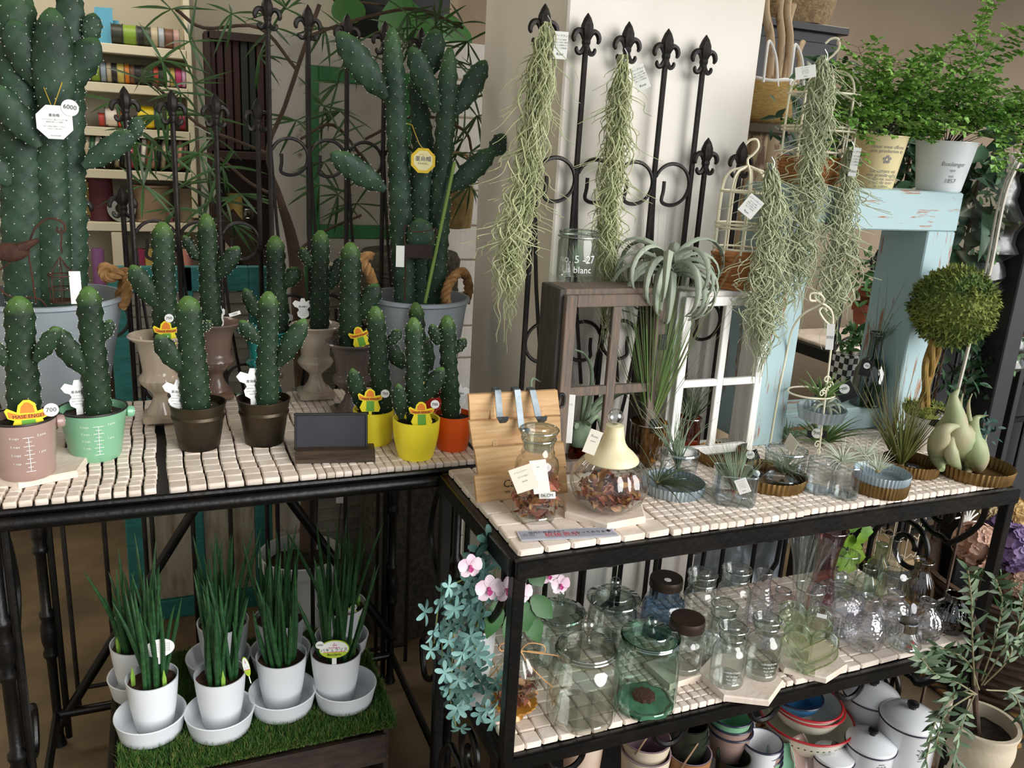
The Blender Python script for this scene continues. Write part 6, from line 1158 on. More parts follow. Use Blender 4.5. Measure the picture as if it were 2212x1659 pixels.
paths = [[(1070, 1225), (1020, 1250), (985, 1330), (978, 1420), (972, 1500), (985, 1570)], [(1065, 1225), (1010, 1290), (1000, 1380), (990, 1470), (1000, 1520)], [(1060, 1230), (1030, 1300), (1028, 1400), (1015, 1490)], [(1068, 1228), (980, 1262), (950, 1300), (938, 1390)], [(1065, 1230), (1000, 1260), (960, 1340), (955, 1440)], [(1075, 1225), (1045, 1300), (1020, 1430), (1050, 1490), (1040, 1560)]]
for pi, pth in enumerate(paths):
    C = curve([ony(u, v, .06+.03*rr.random()+(.02*pi % .05))-o for u, v in pth], 8); part('stem', MB().tube(C, .0014, 5), m_vst, t)
    for i in range(4, len(C), 2):
        p = C[i]+Vector((rr.gauss(0, .012), rr.gauss(-.006, .010), rr.gauss(0, .006))); part('leaf_whorl', whorl(p, rr.uniform(.016, .023), m_vine[rr.choice((0, 0, 1, 1, 2))], (rr.gauss(0, .5), -1, rr.gauss(.3, .4))), m_vine[rr.choice((0, 0, 1, 1, 2))], t)
for u, v in ((1040, 1190), (1060, 1205), (1030, 1210), (1055, 1170)): part('leaf_whorl', whorl(ony(u, v, .1)-o, .028, m_vine[2], (.2, -1, .3)), m_vine[2], t)
m_orch = mat('orchid_petal', '#ebe0e4', .6, c2='#dfbccc', scale=30); m_orcm = mat('orchid_lip', '#b8437f', .6); m_orl = mat('orchid_leaf', '#2c5a26', .5)
o = onz(1060, 1420, LOW); o = Vector((-.01, .16, LOW)); t = thing('orchid', 'artificial pink and white orchids in a white pot at the end of the lower shelf', 'artificial flower', o)
for u, v, s, y in ((1055, 1270, 25, .03), (1095, 1272, 24, .03), (1015, 1222, 22, .05), (1185, 1240, 20, .12), (1210, 1262, 20, .12), (1125, 1280, 22, .05)):
    p = ony(u, v, y)-o; k = mpp(o); mb = MB()
    for j in range(5): a = PI/2+2*PI*j/5; mb.leaf(p, (math.cos(a), -.15, math.sin(a)), s*k*(1.15 if j in (1, 4) else .8), s*k*1.1, (0, -1, .1), .35, 6, .15, .3, True)
    fl_ = part('flower', mb, m_orch, t); part('lip', MB().leaf(p+Vector((0, -.004, 0)), (0, -.4, -1), s*k*.5, s*k*.55, (0, -1, 0), .6, 3).ball(p+Vector((0, -.004, 0)), s*k*.16, 8, 6), m_orcm, fl_)
for u, v, du, dv in ((1130, 1300, 10, 60), (1150, 1290, 40, 40), (1075, 1300, -15, 70), (1100, 1330, 10, 60), (1140, 1330, 25, 50), (1125, 1215, 25, -30), (1150, 1230, 20, 30)):
    a = ony(u, v, .10)-o; b = ony(u+du, v+dv, .08)-o; part('leaf', MB().leaf(a, b-a, .04, (b-a).length*1.2, (0, -1, .3), .2, 4, .2, .3), m_orl, t)
part('pot', MB().lathe([(.034, .06), (.04, .11), (.042, .165), (.04, .166), (.036, .11), (.001, .1)], 28), mat('white_vase', '#dcdcdc', .4), t); part('stem', MB().tube(curve([(0, 0, .1), (-.01, -.06, .26), (.0, -.1, .3)], 5), .002, 5), m_orl, t)
part('pot_base', MB().lathe([(.03, 0), (.034, .06)], 24), mat('white_vase', '#dcdcdc', .4), t)
# ---------------------------------------------------------------- inside the shop, left: ribbon shelf, doors, potted tree
m_shelf = mat('cream_shelf_paint', '#d6cdb4', .6, c2='#cbc1a6', scale=4); m_shback = mat('shelf_back', '#b5ad98', .8)
SY = 2.4; zs = [1.845, 1.709, 1.553, 1.401, 1.206]
t = thing('ribbon_shelf', 'cream wooden shelf unit filled with ribbon spools', 'shelf', (-1.0, SY, 0))
for i, z in enumerate(zs): part('shelf_board', MB().cbox((-.07 if i < 4 else .0, .11, z-.016), (1.36 if i < 4 else 1.56, .22, .032), .002), m_shelf, t, False)
part('upright', MB().cbox((.615, .11, 1.73), (.022, .22, 1.0), .002), m_shelf, t, False); part('upright', MB().cbox((-.42, .11, 1.73), (.022, .215, 1.0), .002), m_shelf, t, False); part('upright', MB().cbox((-.74, .11, 1.2), (.022, .22, 2.0), .002), m_shelf, t, False)
part('back_panel', MB().box((-.05, .225, 1.2), (1.4, .01, 2.2)), m_shback, t, False)
for x in (.33, .74): part('support', MB().cbox((x, .1, .59), (.04, .2, 1.16), .002), m_shelf, t, False)
part('base_cabinet', MB().cbox((0, .12, .4), (1.5, .2, .8), .003), mat('dark_cupboard', '#3a3129', .7), t, False)
SPC = {}
def spool(label, u, z, rpx, wpx, colr, y=2.46, tilt=0, grp='ribbon spools on the cream shelf'):
    p = ony(u, 250, y); k = 3.62/F; r = rpx*k; w = wpx*k; m = mat('ribbon_'+colr.strip('#'), colr, .45, c2=None, bump=.2, bscale=80); key = (round(r, 3), round(w, 3), colr)
    if key not in SPC:
        a = MB().lathe([(r*.9, -w*.44), (r*.93, -w*.2), (r*.91, 0), (r*.93, w*.2), (r*.9, w*.44)], 22, cap1=True, ax=(1, 0, 0)).mesh('ribbon', m); b = MB().lathe([(r, -w*.03), (r, w*.03)], 22, cap1=True, ax=(1, 0, 0)).mesh('flange', m_spf); SPC[key] = (a, b)
    t = thing('ribbon_spool', label, 'ribbon spool', (ony(u, 300, y).x, y, z+r+.001), 0, grp); t.rotation_euler = (0, tilt, .0); a, b = SPC[key]; ob('ribbon', a, t); ob('flange', b, t, (-w*.47, 0, 0)); ob('flange', b, t, (w*.47, 0, 0)); return t
m_spf = mat('spool_flange', '#4a4640', .5)
CN = {'#2b3020': 'blackish green', '#7d9a2e': 'lime green', '#39402a': 'dark olive', '#b3a488': 'beige', '#a3a9b0': 'silver grey', '#6e4832': 'brown', '#b08c84': 'dusty pink', '#222222': 'black', '#c4b25a': 'mustard', '#b5402f': 'red', '#d07a2a': 'orange', '#2a2f5a': 'navy', '#c89ab8': 'lilac', '#8a9aa8': 'grey blue', '#b83a6a': 'magenta', '#e0d6c8': 'cream', '#8a2432': 'wine red', '#c8455a': 'rose', '#a06a4a': 'tan', '#3f6a4a': 'green', '#e8c81e': 'bright yellow', '#e0552a': 'vivid orange', '#8fd03a': 'acid green', '#c9927f': 'salmon'}
for u, w, c in ((268, 20, '#2b3020'), (295, 26, '#7d9a2e'), (315, 12, '#222222'), (330, 14, '#39402a'), (345, 14, '#b3a488'), (360, 12, '#a3a9b0'), (375, 16, '#6e4832'), (391, 12, '#b08c84')): spool(CN[c]+' ribbon spool on the top shelf', u, zs[0], 19, w, c)
x = 183
L2 = (('#2a2f5a', 14), ('#c89ab8', 9), ('#7d9a2e', 18), ('#8a9aa8', 12), ('#b3a488', 10), ('#222222', 10), ('#c4b25a', 14), ('#d07a2a', 10), ('#6e4832', 9), ('#222222', 14), ('#39402a', 12), ('#222222', 10), ('#b5402f', 10), ('#2b3020', 12), ('#e0d6c8', 9), ('#c4b25a', 10), ('#b83a6a', 12), ('#c89ab8', 8))
def nb_(L, i):
    cs = [q[0] for q in L]
    if cs.count(cs[i]) < 2: return ''
    return ('between the '+CN[cs[i-1]]+' and '+CN[cs[i+1]]+' ones ' if 0 < i < len(cs)-1 else 'at the row end by the '+CN[cs[i-1 if i else 1]]+' one ')
for i_, (c, w) in enumerate(L2): spool(CN[c]+' ribbon spool '+nb_(L2, i_)+'on the second shelf', x+w/2, zs[1], 19, w, c); x += w+1.2
for u, w, c, r in ((226, 16, '#b5402f', 13), (244, 22, '#e0d6c8', 18), (268, 18, '#e0552a', 16), (318, 32, '#e8c81e', 22), (345, 14, '#3f6a4a', 20), (370, 14, '#8fd03a', 20), (395, 12, '#8a2432', 20), (75, 14, '#c4b25a', 15), (70, 10, '#2a2f5a', 18)): spool(CN[c]+' ribbon spool on the third shelf', u, zs[2], r, w, c)
x = 165
L4 = [(c_, 0) for c_ in ('#e0d6c8', '#222222', '#b3a488', '#3f6a4a', '#e0d6c8', '#222222', '#39402a', '#222222', '#b3a488', '#222222', '#e0d6c8', '#c8455a', '#222222', '#e0d6c8', '#a06a4a', '#c9927f', '#222222', '#b3a488', '#222222', '#a06a4a', '#c9927f', '#6e4832')]
for i_, (c, _) in enumerate(L4): spool(CN[c]+' wide ribbon reel '+nb_(L4, i_)+'on the fourth shelf', x, zs[3], 32, 9, c, tilt=.12); x += 11
for u, w, h, c, lab in ((190, 24, 72, '#7d6a2e', 'gold thread cone on the lowest ribbon shelf'), (222, 46, 84, '#4a1620', 'dark red ribbon drum on the lowest ribbon shelf'), (150, 20, 60, '#8a2432', 'wine red roll on the lowest ribbon shelf'), (60, 22, 60, '#b5402f', 'red roll behind the giant cactus'), (330, 70, 70, '#8a7358', 'stack of woven mats on the lowest ribbon shelf'), (410, 46, 66, '#6e604e', 'brown burlap bundle on the lowest ribbon shelf'), (350, 44, 20, '#b5637a', 'folded pink cloth on the lowest ribbon shelf'), (508, 40, 60, '#cdb66a', 'cream wooden thread reel beside the dark red rack')):
    p = ony(u, 480, 2.48); k = 3.62/F; r = w*k/2; hh = h*k; tag(part('craft_roll', MB().lathe([(r, 0), (r*1.02, hh*.04), (r*.94, hh*.08), (r*.97, hh*.5), (r*.94, hh*.92), (r*1.02, hh*.96), (r, hh), (r*.3, hh), (r*.3, hh*.9)], 26), mat('roll_'+c.strip('#'), c, .7, bump=.4, bscale=120), None, loc=(p.x, 2.48, zs[4]+.001)), lab, 'craft roll', 'rolls and bundles on the lowest shelf')
p = ony(265, 480, 2.45); k = 3.6/F; tag(part('tape_roll', MB().lathe([(.022, -.03), (.05, -.03), (.05, .03), (.022, .03), (.022, -.03)], 30, ax=(0, 1, 0), cap0=False), mat('clear_tape', '#8f9288', .25), None, loc=(p.x, 2.45, zs[4]+.051)), 'clear tape roll on the lowest ribbon shelf', 'tape roll')
p = ony(235, 100, 2.5); t = thing('ribbon_bundle', 'loose sky blue ribbon on the top shelf', 'ribbon', (p.x, 2.5, zs[0])); mb = MB()
for i, (x0, x1, h_) in enumerate(((-.05, .02, .13), (-.02, .04, .09), (-.06, -.01, .07))): mb.quad((x0, .01*i, 0), (x1, .01*i-.02, 0), (x1, .01*i, h_), (x0+.01, .01*i+.02, h_))
part('loops', mb, mat('sky_ribbon', '#4f9ab8', .5), t)
for u, h_, c, lab in ((308, 110, '#8a2a4a', 'magenta paper roll under the shelf'), (325, 100, '#b09a4a', 'yellow paper roll under the shelf'), (405, 100, '#c98a7a', 'pink paper roll under the shelf'), (215, 50, '#8a5a8a', 'purple cloth bundle under the shelf')):
    p = ony(u, 600, 2.42); tag(part('paper_roll', MB().lathe([(.022, 0), (.022, .19), (.008, .19), (.008, .15)], 18), mat('roll2_'+c.strip('#'), c, .7), None, loc=(p.x, 2.42, .915)), lab, 'paper roll', 'paper rolls under the shelf')
tag(part('bench', MB().cbox((-.75, 2.38, .9), (1.2, .3, .02), .002), m_crate), 'dark wooden bench under the ribbon shelf', 'bench')
# dark red rack
x0 = ony(452, 200, 2.35).x; x1 = ony(590, 200, 2.35).x; z0 = ony(500, 335, 2.35).z; z1 = ony(500, 72, 2.35).z
t = thing('swatch_rack', 'dark wooden rack of hanging dark red and green strips', 'rack', ((x0+x1)/2, 2.35, 0)); w = x1-x0
for c_, s_ in (((0, .06, z1-.01), (w, .12, .03)), ((-w/2, .06, z1/2), (.02, .12, z1)), ((w/2, .06, z1/2), (.02, .12, z1)), ((0, .06, z0), (w, .12, .03))): part('frame_board', MB().cbox(c_, s_, .002), mat('rack_brown', '#2a1714', .6), t, False)
for i in range(8): part('strip', MB().cbox((-w/2+w*(i+.5)/8, .02+.006*(i % 2), (z0+z1)/2), (w/8*.86, .02, z1-z0-.04), .003), mat(('strip_red', 'strip_green')[i in (4, 5)], ('#2e0f0f', '#14201a')[i in (4, 5)], .7), t, False)
part('back_panel', MB().box((0, .11, z1/2), (w, .01, z1)), mat('rack_brown', '#2a1714', .6), t, False)
# old white and green door with louvres
m_oldw = mat('old_white_paint', '#cac3b8', .75, c2='#b9b0a4', scale=6, bump=.2); m_flake = mat('flaking_white_paint', '#cdc5bb', .75, c2='#8a6f5c', scale=26, thr=(.60, .72), bump=.2); m_dgrn = mat('old_green_paint', '#2f6f38', .6, c2='#3f8a52', scale=8); m_louv = mat('grey_louvre', '#8d887d', .75, c2='#787267', scale=6, stretch=(2, 10, 10))
dy = 1.48; dx0, dx1, dz = -.205, .30, 1.855; t = thing('old_door', 'old white door with green moulding and louvred lower half', 'door', ((dx0+dx1)/2, dy, 0)); w = dx1-dx0; cx0 = (dx0+dx1)/2
def bx(nm, x0, x1, z0, z1, m, y=0, th=.03, par=None): return part(nm, MB().cbox(((x0+x1)/2-cx0, y+th/2, (z0+z1)/2), (x1-x0, th, z1-z0), .0025), m, par or t, False)
bx('stile', dx0, -.105, 0, dz, m_flake); bx('stile', .215, dx1, 0, dz, m_flake); bx('top_rail', -.105, .215, 1.765, dz, m_flake); bx('mid_rail', -.105, .215, 1.19, 1.265, m_oldw); bx('bottom_rail', -.105, .215, 0, .13, m_oldw)
for a in ((-.105, -.068, 1.265, 1.765), (.178, .215, 1.265, 1.765), (-.068, .178, 1.725, 1.765), (-.068, .178, 1.265, 1.305), (.205, .225, .13, 1.19), (-.115, -.10, .13, 1.19), (-.1, .205, .125, .14)): bx('green_moulding', *a, m_dgrn, -.004, .02)
bx('panel', -.068, .178, 1.305, 1.725, m_oldw, .008, .012)
for i in range(24):
    z = .155+i*.0435; part('louvre', MB().cbox((.0525-cx0, .014, z), (.30, .008, .046), .002, Matrix.Rotation(-.5, 3, 'X')), m_louv, t, False)
# teal shutter
m_tealp = mat('worn_teal_paint', '#23665f', .65, c2='#2f7f80', scale=7, stretch=(2, 6, 14), bump=.2); m_stain = mat('stained_white_panel', '#a49c8b', .8, c2='#75624a', scale=7, stretch=(6, 6, 1.2), thr=(.45, .75))
sx0, sx1 = -.672, -.222; t = thing('teal_shutter', 'worn teal shutter with stained white panels and grey louvres', 'shutter', ((sx0+sx1)/2, 1.52, 0)); cx0 = (sx0+sx1)/2
for a in ((sx0, sx0+.055), (-.465, -.44), (sx1-.055, sx1)): bx('stile', a[0], a[1], 0, 1.17, m_tealp)
bx('top_rail', sx0+.055, sx1-.055, 1.095, 1.17, m_tealp); bx('bottom_rail', sx0+.055, sx1-.055, 0, .07, m_tealp, -.002); bx('mid_rail', sx0+.055, sx1-.055, .70, .76, m_tealp, -.002)
bx('panel', sx0+.055, -.465, .07, .70, m_stain, .01, .012); bx('panel', -.44, sx1-.055, .07, .70, m_stain, .01, .012)
for i in range(9):
    for a, b in ((sx0+.055, -.465), (-.44, sx1-.055)): part('louvre', MB().cbox(((a+b)/2-cx0, .014, .785+i*.036), (b-a, .007, .038), .0015, Matrix.Rotation(-.45, 3, 'X')), m_louv, t, False)
# white louvred shutter beside the column
t = thing('white_shutter', 'white boarded shutter behind the column edge', 'shutter', (.42, 1.62, 0)); 
for i in range(16): part('board', MB().cbox((0, 0, .06+i*.118), (.30, .02, .112), .003), m_wwood, t, False)
# top-of-wall window and big leaf
tag(part('dark_window', MB().cbox((.28, 1.9, 2.15), (.36, .04, .5), .003), m_black), 'dark window pane high behind the tree', 'window pane')
# potted tree with long narrow leaves
m_bark = mat('brown_bark', '#5a4638', .85, c2='#3f3026', scale=12, bump=.5); m_nleaf = mat('narrow_leaf', '#2f4a22', .5, c2='#3f6230', scale=10)
pc = Vector((-.165, 1.30, 0)); t = thing('potted_tree', 'tree with long narrow leaves in a white pot before the old doors', 'potted tree', pc); k = mpp(pc+Vector((0, 0, .3)))
part('pot', MB().lathe([(.075, 0), (.08, .01), (.115, .26), (.128, .262), (.128, .30), (.12, .30), (.112, .25), (.05, .24)], 44), mat('white_plastic_pot2', '#cfd2d0', .5), t); part('soil', soil_mb(.112, .255), m_soil, t)
def A2(u, v, y=1.28): return ony(u, v, y)-pc
tr = [A2(665, 1185, 1.30), A2(668, 1050, 1.30), A2(655, 800, 1.29), A2(638, 560, 1.27), A2(605, 430, 1.26), A2(578, 330, 1.25), A2(615, 230, 1.25), A2(655, 110, 1.25), A2(690, 10, 1.25)]
C = curve(tr, 5); n = len(C); part('trunk', MB().tube(C, [.028 if i < n*.25 else max(.006, .028-(i/n-.25)*.075) for i in range(n)], 10), m_bark, t)
for pts in ([(600, 425), (540, 395), (470, 340), (400, 330)], [(640, 545), (700, 500), (780, 465)], [(575, 330), (500, 300), (430, 270), (330, 180)], [(650, 300), (720, 270), (790, 350)], [(640, 150), (560, 60), (440, 60), (380, 20)], [(660, 80), (780, 40), (900, 20), (1000, 60)], [(790, 300), (900, 250), (1000, 280), (1020, 330)]): part('branch', MB().tube(curve([A2(u, v, 1.25+.04*i) for i, (u, v) in enumerate(pts)], 5), .0045, 6), m_bark, t)
rr = random.Random(23); lv = MB(); wh = [(300, 170), (350, 130), (410, 90), (370, 20), (500, 30), (440, 250), (390, 200), (480, 360), (430, 330), (360, 330), (400, 400), (330, 300), (460, 430), (520, 420), (250, 220), (280, 330), (340, 250), (420, 180), (470, 300), (380, 450), (440, 470), (700, 230), (735, 240), (720, 300), (780, 330), (700, 350), (690, 400), (730, 420), (770, 440), (640, 260), (800, 120), (850, 60), (880, 30), (950, 30), (1000, 50), (1010, 90), (940, 60), (900, 60), (1010, 150), (1020, 200), (1000, 300), (1015, 330), (700, 60), (620, 20), (590, 60), (1030, 250), (990, 250), (1000, 380), (1015, 400), (980, 330), (760, 90), (930, 100), (980, 130), (1035, 170), (730, 180), (290, 280), (310, 400), (560, 120), (1005, 220), (500, 480)]
for u, v in wh:
    y = rr.uniform(1.2, 1.40); p = A2(u, v, y)
    for j in range(7):
        a = rr.uniform(0, 2*PI); d = Vector((math.cos(a), rr.uniform(-.5, .5), math.sin(a)*.7-.25)); lv.leaf(p, d, rr.uniform(.006, .009), rr.uniform(.06, .13), Vector((rr.uniform(-.3, .3), -1, .6)), .2, 5, rr.uniform(.1, .55), .3)
part('leaves', lv, m_nleaf, t, True, 'stuff')
m_bigl = mat('broad_leaf', '#3f7a30', .45); t = thing('broad_leaf_plant', 'broad-leaved climbing plant high behind the branching cactus', 'plant', ony(850, 60, 1.75))
o = Vector(t.location)
for u, v, s in ((860, 40, 95), (745, 15, 60), (965, 75, 80), (895, 70, 50), (925, 60, 40)):
    p = ony(u, v, 1.75)-o; part('leaf', MB().leaf(p+Vector((0, 0, s*.0016*.5)), (.15, -.1, -1), s*.0016*1.1, s*.0016, (0, -1, .2), .2, 6, .1, .5, True), m_bigl, t)
part('stem', MB().tube(curve([ony(720, 0, 1.76)-o, ony(860, 20, 1.76)-o, ony(980, 90, 1.76)-o, Vector((.12, .01, -.6)), Vector((.1, .01, .003-o.z))], 6), .004, 6), m_bark, t)
# wicker stool behind the right zinc bucket
m_wickg = mat('grey_wicker', '#5f5a4e', .8, c2='#403c34', scale=60, bump=.8, bscale=120); c = ony(985, 660, 1.15); t = thing('wicker_stool', 'grey wicker stool behind the zinc bucket', 'stool', (.17, 1.3, 0)); rr_ = .15; ht = ony(985, 545, 1.28).z
part('seat', MB().lathe([(rr_, ht-.05), (rr_*1.02, ht-.02), (rr_*.95, ht), (.001, ht)], 32), m_wickg, t); part('drum', MB().lathe([(rr_*.9, 0), (rr_*.98, ht-.05)], 32, fn=lambda a, q, z: q*(1+.02*math.sin(a*24))), m_wickg, t)
for i in range(10): part('band', MB().tube([(rr_*.97*math.cos(2*PI*j/36), rr_*.97*math.sin(2*PI*j/36), ht-.06-i*.05) for j in range(36)], .006, 5, closed=True), m_wickg, t)
# straw bag with scroll hanging
t = thing('straw_bag', 'small straw bag hanging behind the branching cactus', 'bag', ony(985, 430, 1.35)); part('bag_body', MB().lathe([(.02, -.09), (.05, -.085), (.055, 0), (.05, .06), (.045, .06), (.04, 0)], 24), mat('straw', '#b09a6a', .85, c2='#8f7a4e', scale=50, bump=.6, bscale=200), t); part('strap', MB().tube(curve([(-.045, 0, .06), (-.03, 0, .13), (.03, 0, .13), (.045, 0, .06)], 5), .004, 6), mat('straw', '#b09a6a', .85), t)
# dark leaning board and small vase by the shelf
a = ony(480, 468, 2.15); b = ony(565, 575, 2.15); d = (b-a).normalized(); L_ = a.z/-d.z; e = a+d*L_; o = Vector((e.x, 2.15, 0)); sd_ = Vector((d.z, 0, -d.x))*.05
q = [a-o-sd_, a-o+sd_, e-o+sd_, e-o-sd_]; q = [Vector((v.x, v.y, max(.001, v.z))) for v in q]
tag(part('leaning_board', MB().add(q+[v+Vector((0, .025, 0)) for v in q], [(0, 1, 2, 3), (7, 6, 5, 4), (0, 4, 5, 1), (1, 5, 6, 2), (2, 6, 7, 3), (3, 7, 4, 0)]), m_crate, None, False, loc=o), 'dark board leaning behind the urn cacti', 'board')
p = Vector((ony(538, 480, 2.48).x-.0, 2.48, zs[4])); t = vessel('glass_vase', 'small clear bowl vase beside the ribbon shelf', 'vase', p, [(.02, 0), (.045, .02), (.05, .045), (.045, .06)], g_clear)
# ---------------------------------------------------------------- right background
c0 = ony(1640, 40, 1.6); c1 = ony(1826, 50, 1.6); w = c1.x-c0.x+.1; t = thing('black_cabinet', 'black cabinet with a wicker basket on top', 'cabinet', ((c0.x+c1.x)/2-.05, 1.6, 0)); ht = ony(1735, 50, 1.6).z
part('body', MB().cbox((0, .2, ht/2-.01), (w-.03, .38, ht-.02), .004), m_black, t, False); part('top', MB().cbox((0, .19, ht-.012), (w+.02, .42, .028), .003), m_black, t, False)
for e in (-1, 1): part('door', MB().cbox((e*w/4, .005, ht/2), (w/2-.03, .012, ht-.12), .003), m_black, t, False)
p = ony(1718, 30, 1.7); tag(part('wicker_basket', MB().lathe([(.14, 0), (.16, .09), (.17, .18), (.16, .18), (.13, .02)], 30, fn=lambda a, q, z: q*(1+.015*math.sin(a*30)*math.cos(z*260))), mat('pale_wicker', '#8f7a5a', .8, c2='#6f5c42', scale=60, bump=.8, bscale=120), None, loc=(p.x, 1.72, ht+.003)), 'pale wicker basket on top of the black cabinet', 'basket')
m_birch = mat('birch_bark', '#b9a284', .8, c2='#6e5843', scale=7, stretch=(4, 4, 1.6), thr=(.52, .62), bump=.3); m_straw = mat('golden_straw', '#c0a05e', .85, c2='#a3834a', scale=60, stretch=(1, 1, 4), bump=.6, bscale=150)
bk = Vector((ony(1672, 265, 1.3).x, 1.33, 0)); bz0 = ony(1672, 268, 1.3).z; bz1 = ony(1672, 175, 1.3).z; k = mpp(Vector((bk.x, bk.y, bz0)))
t = thing('log_pedestal', 'upright white birch logs supporting the straw bag', 'logs', (bk.x-.03, 1.36, 0))
for i in range(6): a = 2*PI*i/6; part('log', MB().tube([(.06*math.cos(a), .06*math.sin(a), 0), (.06*math.cos(a), .06*math.sin(a), bz0-.03)], .04, 12), m_birch, t)
part('slab', MB().lathe([(.12, bz0-.035), (.13, bz0-.03), (.13, bz0-.006), (.12, bz0-.002)], 24, cap1=True), mat('stone_grey', '#6a6155', .9, bump=.5), t)
t = thing('straw_basket', 'golden straw bag with white handles holding birch branches', 'bag', (bk.x-.03, 1.36, bz0)); h_ = bz1-bz0
part('bag_body', MB().lathe([(.09, 0), (.115, .02), (.125, h_*.5), (.115, h_), (.11, h_), (.11, h_*.5), (.08, .03)], 34), m_straw, t); part('white_trim', MB().tube([(.113*math.cos(2*PI*i/34), .113*math.sin(2*PI*i/34), h_+.004*math.sin(i)) for i in range(34)], .006, 6, closed=True), m_white, t)
for x in (-.05, .06): part('handle', MB().tube(curve([(x-.03, -.115, h_*.9), (x-.02, -.10, h_+.07), (x+.0, -.08, h_+.12), (x+.02, -.10, h_+.07), (x+.035, -.113, h_*.8)], 5), .005, 6), m_white, t)
for u0, v0, u1, v1, r in ((1665, 170, 1655, -20, .015), (1680, 170, 1690, -20, .013), (1700, 175, 1705, -20, .014), (1690, 170, 1715, 10, .010), (1670, 165, 1700, 60, .012), (1715, 180, 1735, 90, .010)):
    a = ony(u0, v0, 1.36); b = ony(u1, v1, 1.40); tag(part('birch_branch', MB().tube(curve([Vector((0, 0, -.1)), (b-a)*.4+Vector((.008, 0, 0)), (b-a)*.75-Vector((.008, 0, 0)), b-a], 5), r, 10), m_birch, None, loc=a), 'peeled birch branch standing in the straw bag', 'branch', 'birch branches in the straw bag')
# dark foliage behind cage, pots behind the blue frame
def bush(label, p, n, s, ln, m, seed, shape=(1, .7, 1), name='shrub', stem=None):
    rr = random.Random(seed); t = thing(name, label, 'plant', p); mb = MB()
    for i in range(n):
        d = Vector((rr.gauss(0, 1)*shape[0], rr.gauss(0, 1)*shape[1], rr.gauss(0, 1)*shape[2])).normalized()*rr.random()**.5*s; mb.leaf(Vector((d.x*shape[0], d.y*shape[1], d.z*shape[2])), (rr.uniform(-1, 1), rr.uniform(-1, .4), rr.uniform(-.6, 1)), ln*.38, ln*rr.uniform(.7, 1.2), (rr.uniform(-.4, .4), -.8, .7), .2, 4, rr.uniform(0, .4), .25)
    part('leaves', mb, m, t, True, 'stuff'); part('stem', MB().tube([(0, 0, (stem if stem is not None else .02)-p[2]), (0, 0, s*.5)], .005, 6), m_bark, t); return t
m_dkl = mat('dark_green_leaf', '#24402a', .5, c2='#335a36', scale=10); m_midl = mat('mid_green_leaf', '#3f6a35', .5, c2='#557f42', scale=10)
bush('dark leafy plant behind the cage on the blue frame', ony(1790, 260, .95), 220, .2, .05, m_dkl, 71); bush('dark leafy plant behind the cream fern pot', ony(1960, 370, .8), 120, .14, .07, m_dkl, 72); bush('plant with large dark leaves behind the white fern pot', ony(2105, 430, .75), 60, .16, .12, m_dkl, 73, (.7, .6, 1.3)); bush('bushy green plant seen through the blue frame', ony(1905, 610, .95), 260, .13, .035, m_midl, 74, stem=ony(1880, 735, .95).z+.004); bush('dark leafy plant seen below the moss ball', ony(2090, 800, .7), 160, .12, .045, m_dkl, 75, (.8, .6, 1.3)); bush('small green plant with blue leaves at the end of the stand', ony(2120, 930, .25), 60, .05, .022, m_vine[2], 76)
for u, v, s in ((1872, 690, .05), (1900, 660, .07)): p = ony(u, v, .95); t = thing('terracotta_pot', ('small' if s < .06 else 'wide')+' terracotta pot seen through the blue frame', 'pot', (p.x, p.y, p.z-.05)); part('pot', MB().lathe([(s*.7, 0), (s*.95, .08), (s*1.08, .08), (s*1.08, .105), (s, .105), (s*.9, .06)], 24), mat('terracotta', '#8a4a34', .8), t); part('soil', soil_mb(s*.9, .085), m_soil, t)
p = ony(1880, 735, .95); t = thing('back_table', 'small black stand with tiled top behind the blue frame', 'table', (p.x, p.y, 0)); part('top', MB().cbox((0, .05, p.z-.03), (.5, .3, .04), .003), m_black, t, False); part('tile_top', MB().cbox((0, .05, p.z-.004), (.48, .28, .012), .003), m_tile, t, False)
for x in (-.22, .22):
    for y in (-.08, .18): part('leg', MB().cbox((x, y, p.z/2-.02), (.02, .02, p.z-.05), .002), m_black, t)
# cables on the black post
t = thing('cable', 'white cable tied along the black post', 'cable', (1.91, .6, 0)); m_cab = mat('white_cable', '#cfc8b8', .5)
part('cord', MB().tube(curve([ony(2212, 330, .6)-Vector((1.91, .6, 0)), ony(2172, 420, .6)-Vector((1.91, .6, 0)), ony(2140, 580, .6)-Vector((1.91, .6, 0)), ony(2110, 680, .6)-Vector((1.91, .6, 0)), ony(2075, 820, .6)-Vector((1.91, .6, 0)), ony(2060, 880, .6)-Vector((1.91, .6, 0))], 6), .0055, 6), m_cab, t); part('cord', MB().tube(curve([ony(2200, 330, .61)-Vector((1.91, .6, 0)), ony(2160, 430, .61)-Vector((1.91, .6, 0)), ony(2130, 580, .61)-Vector((1.91, .6, 0)), ony(2105, 660, .61)-Vector((1.91, .6, 0))], 6), .004, 6), m_cab, t)
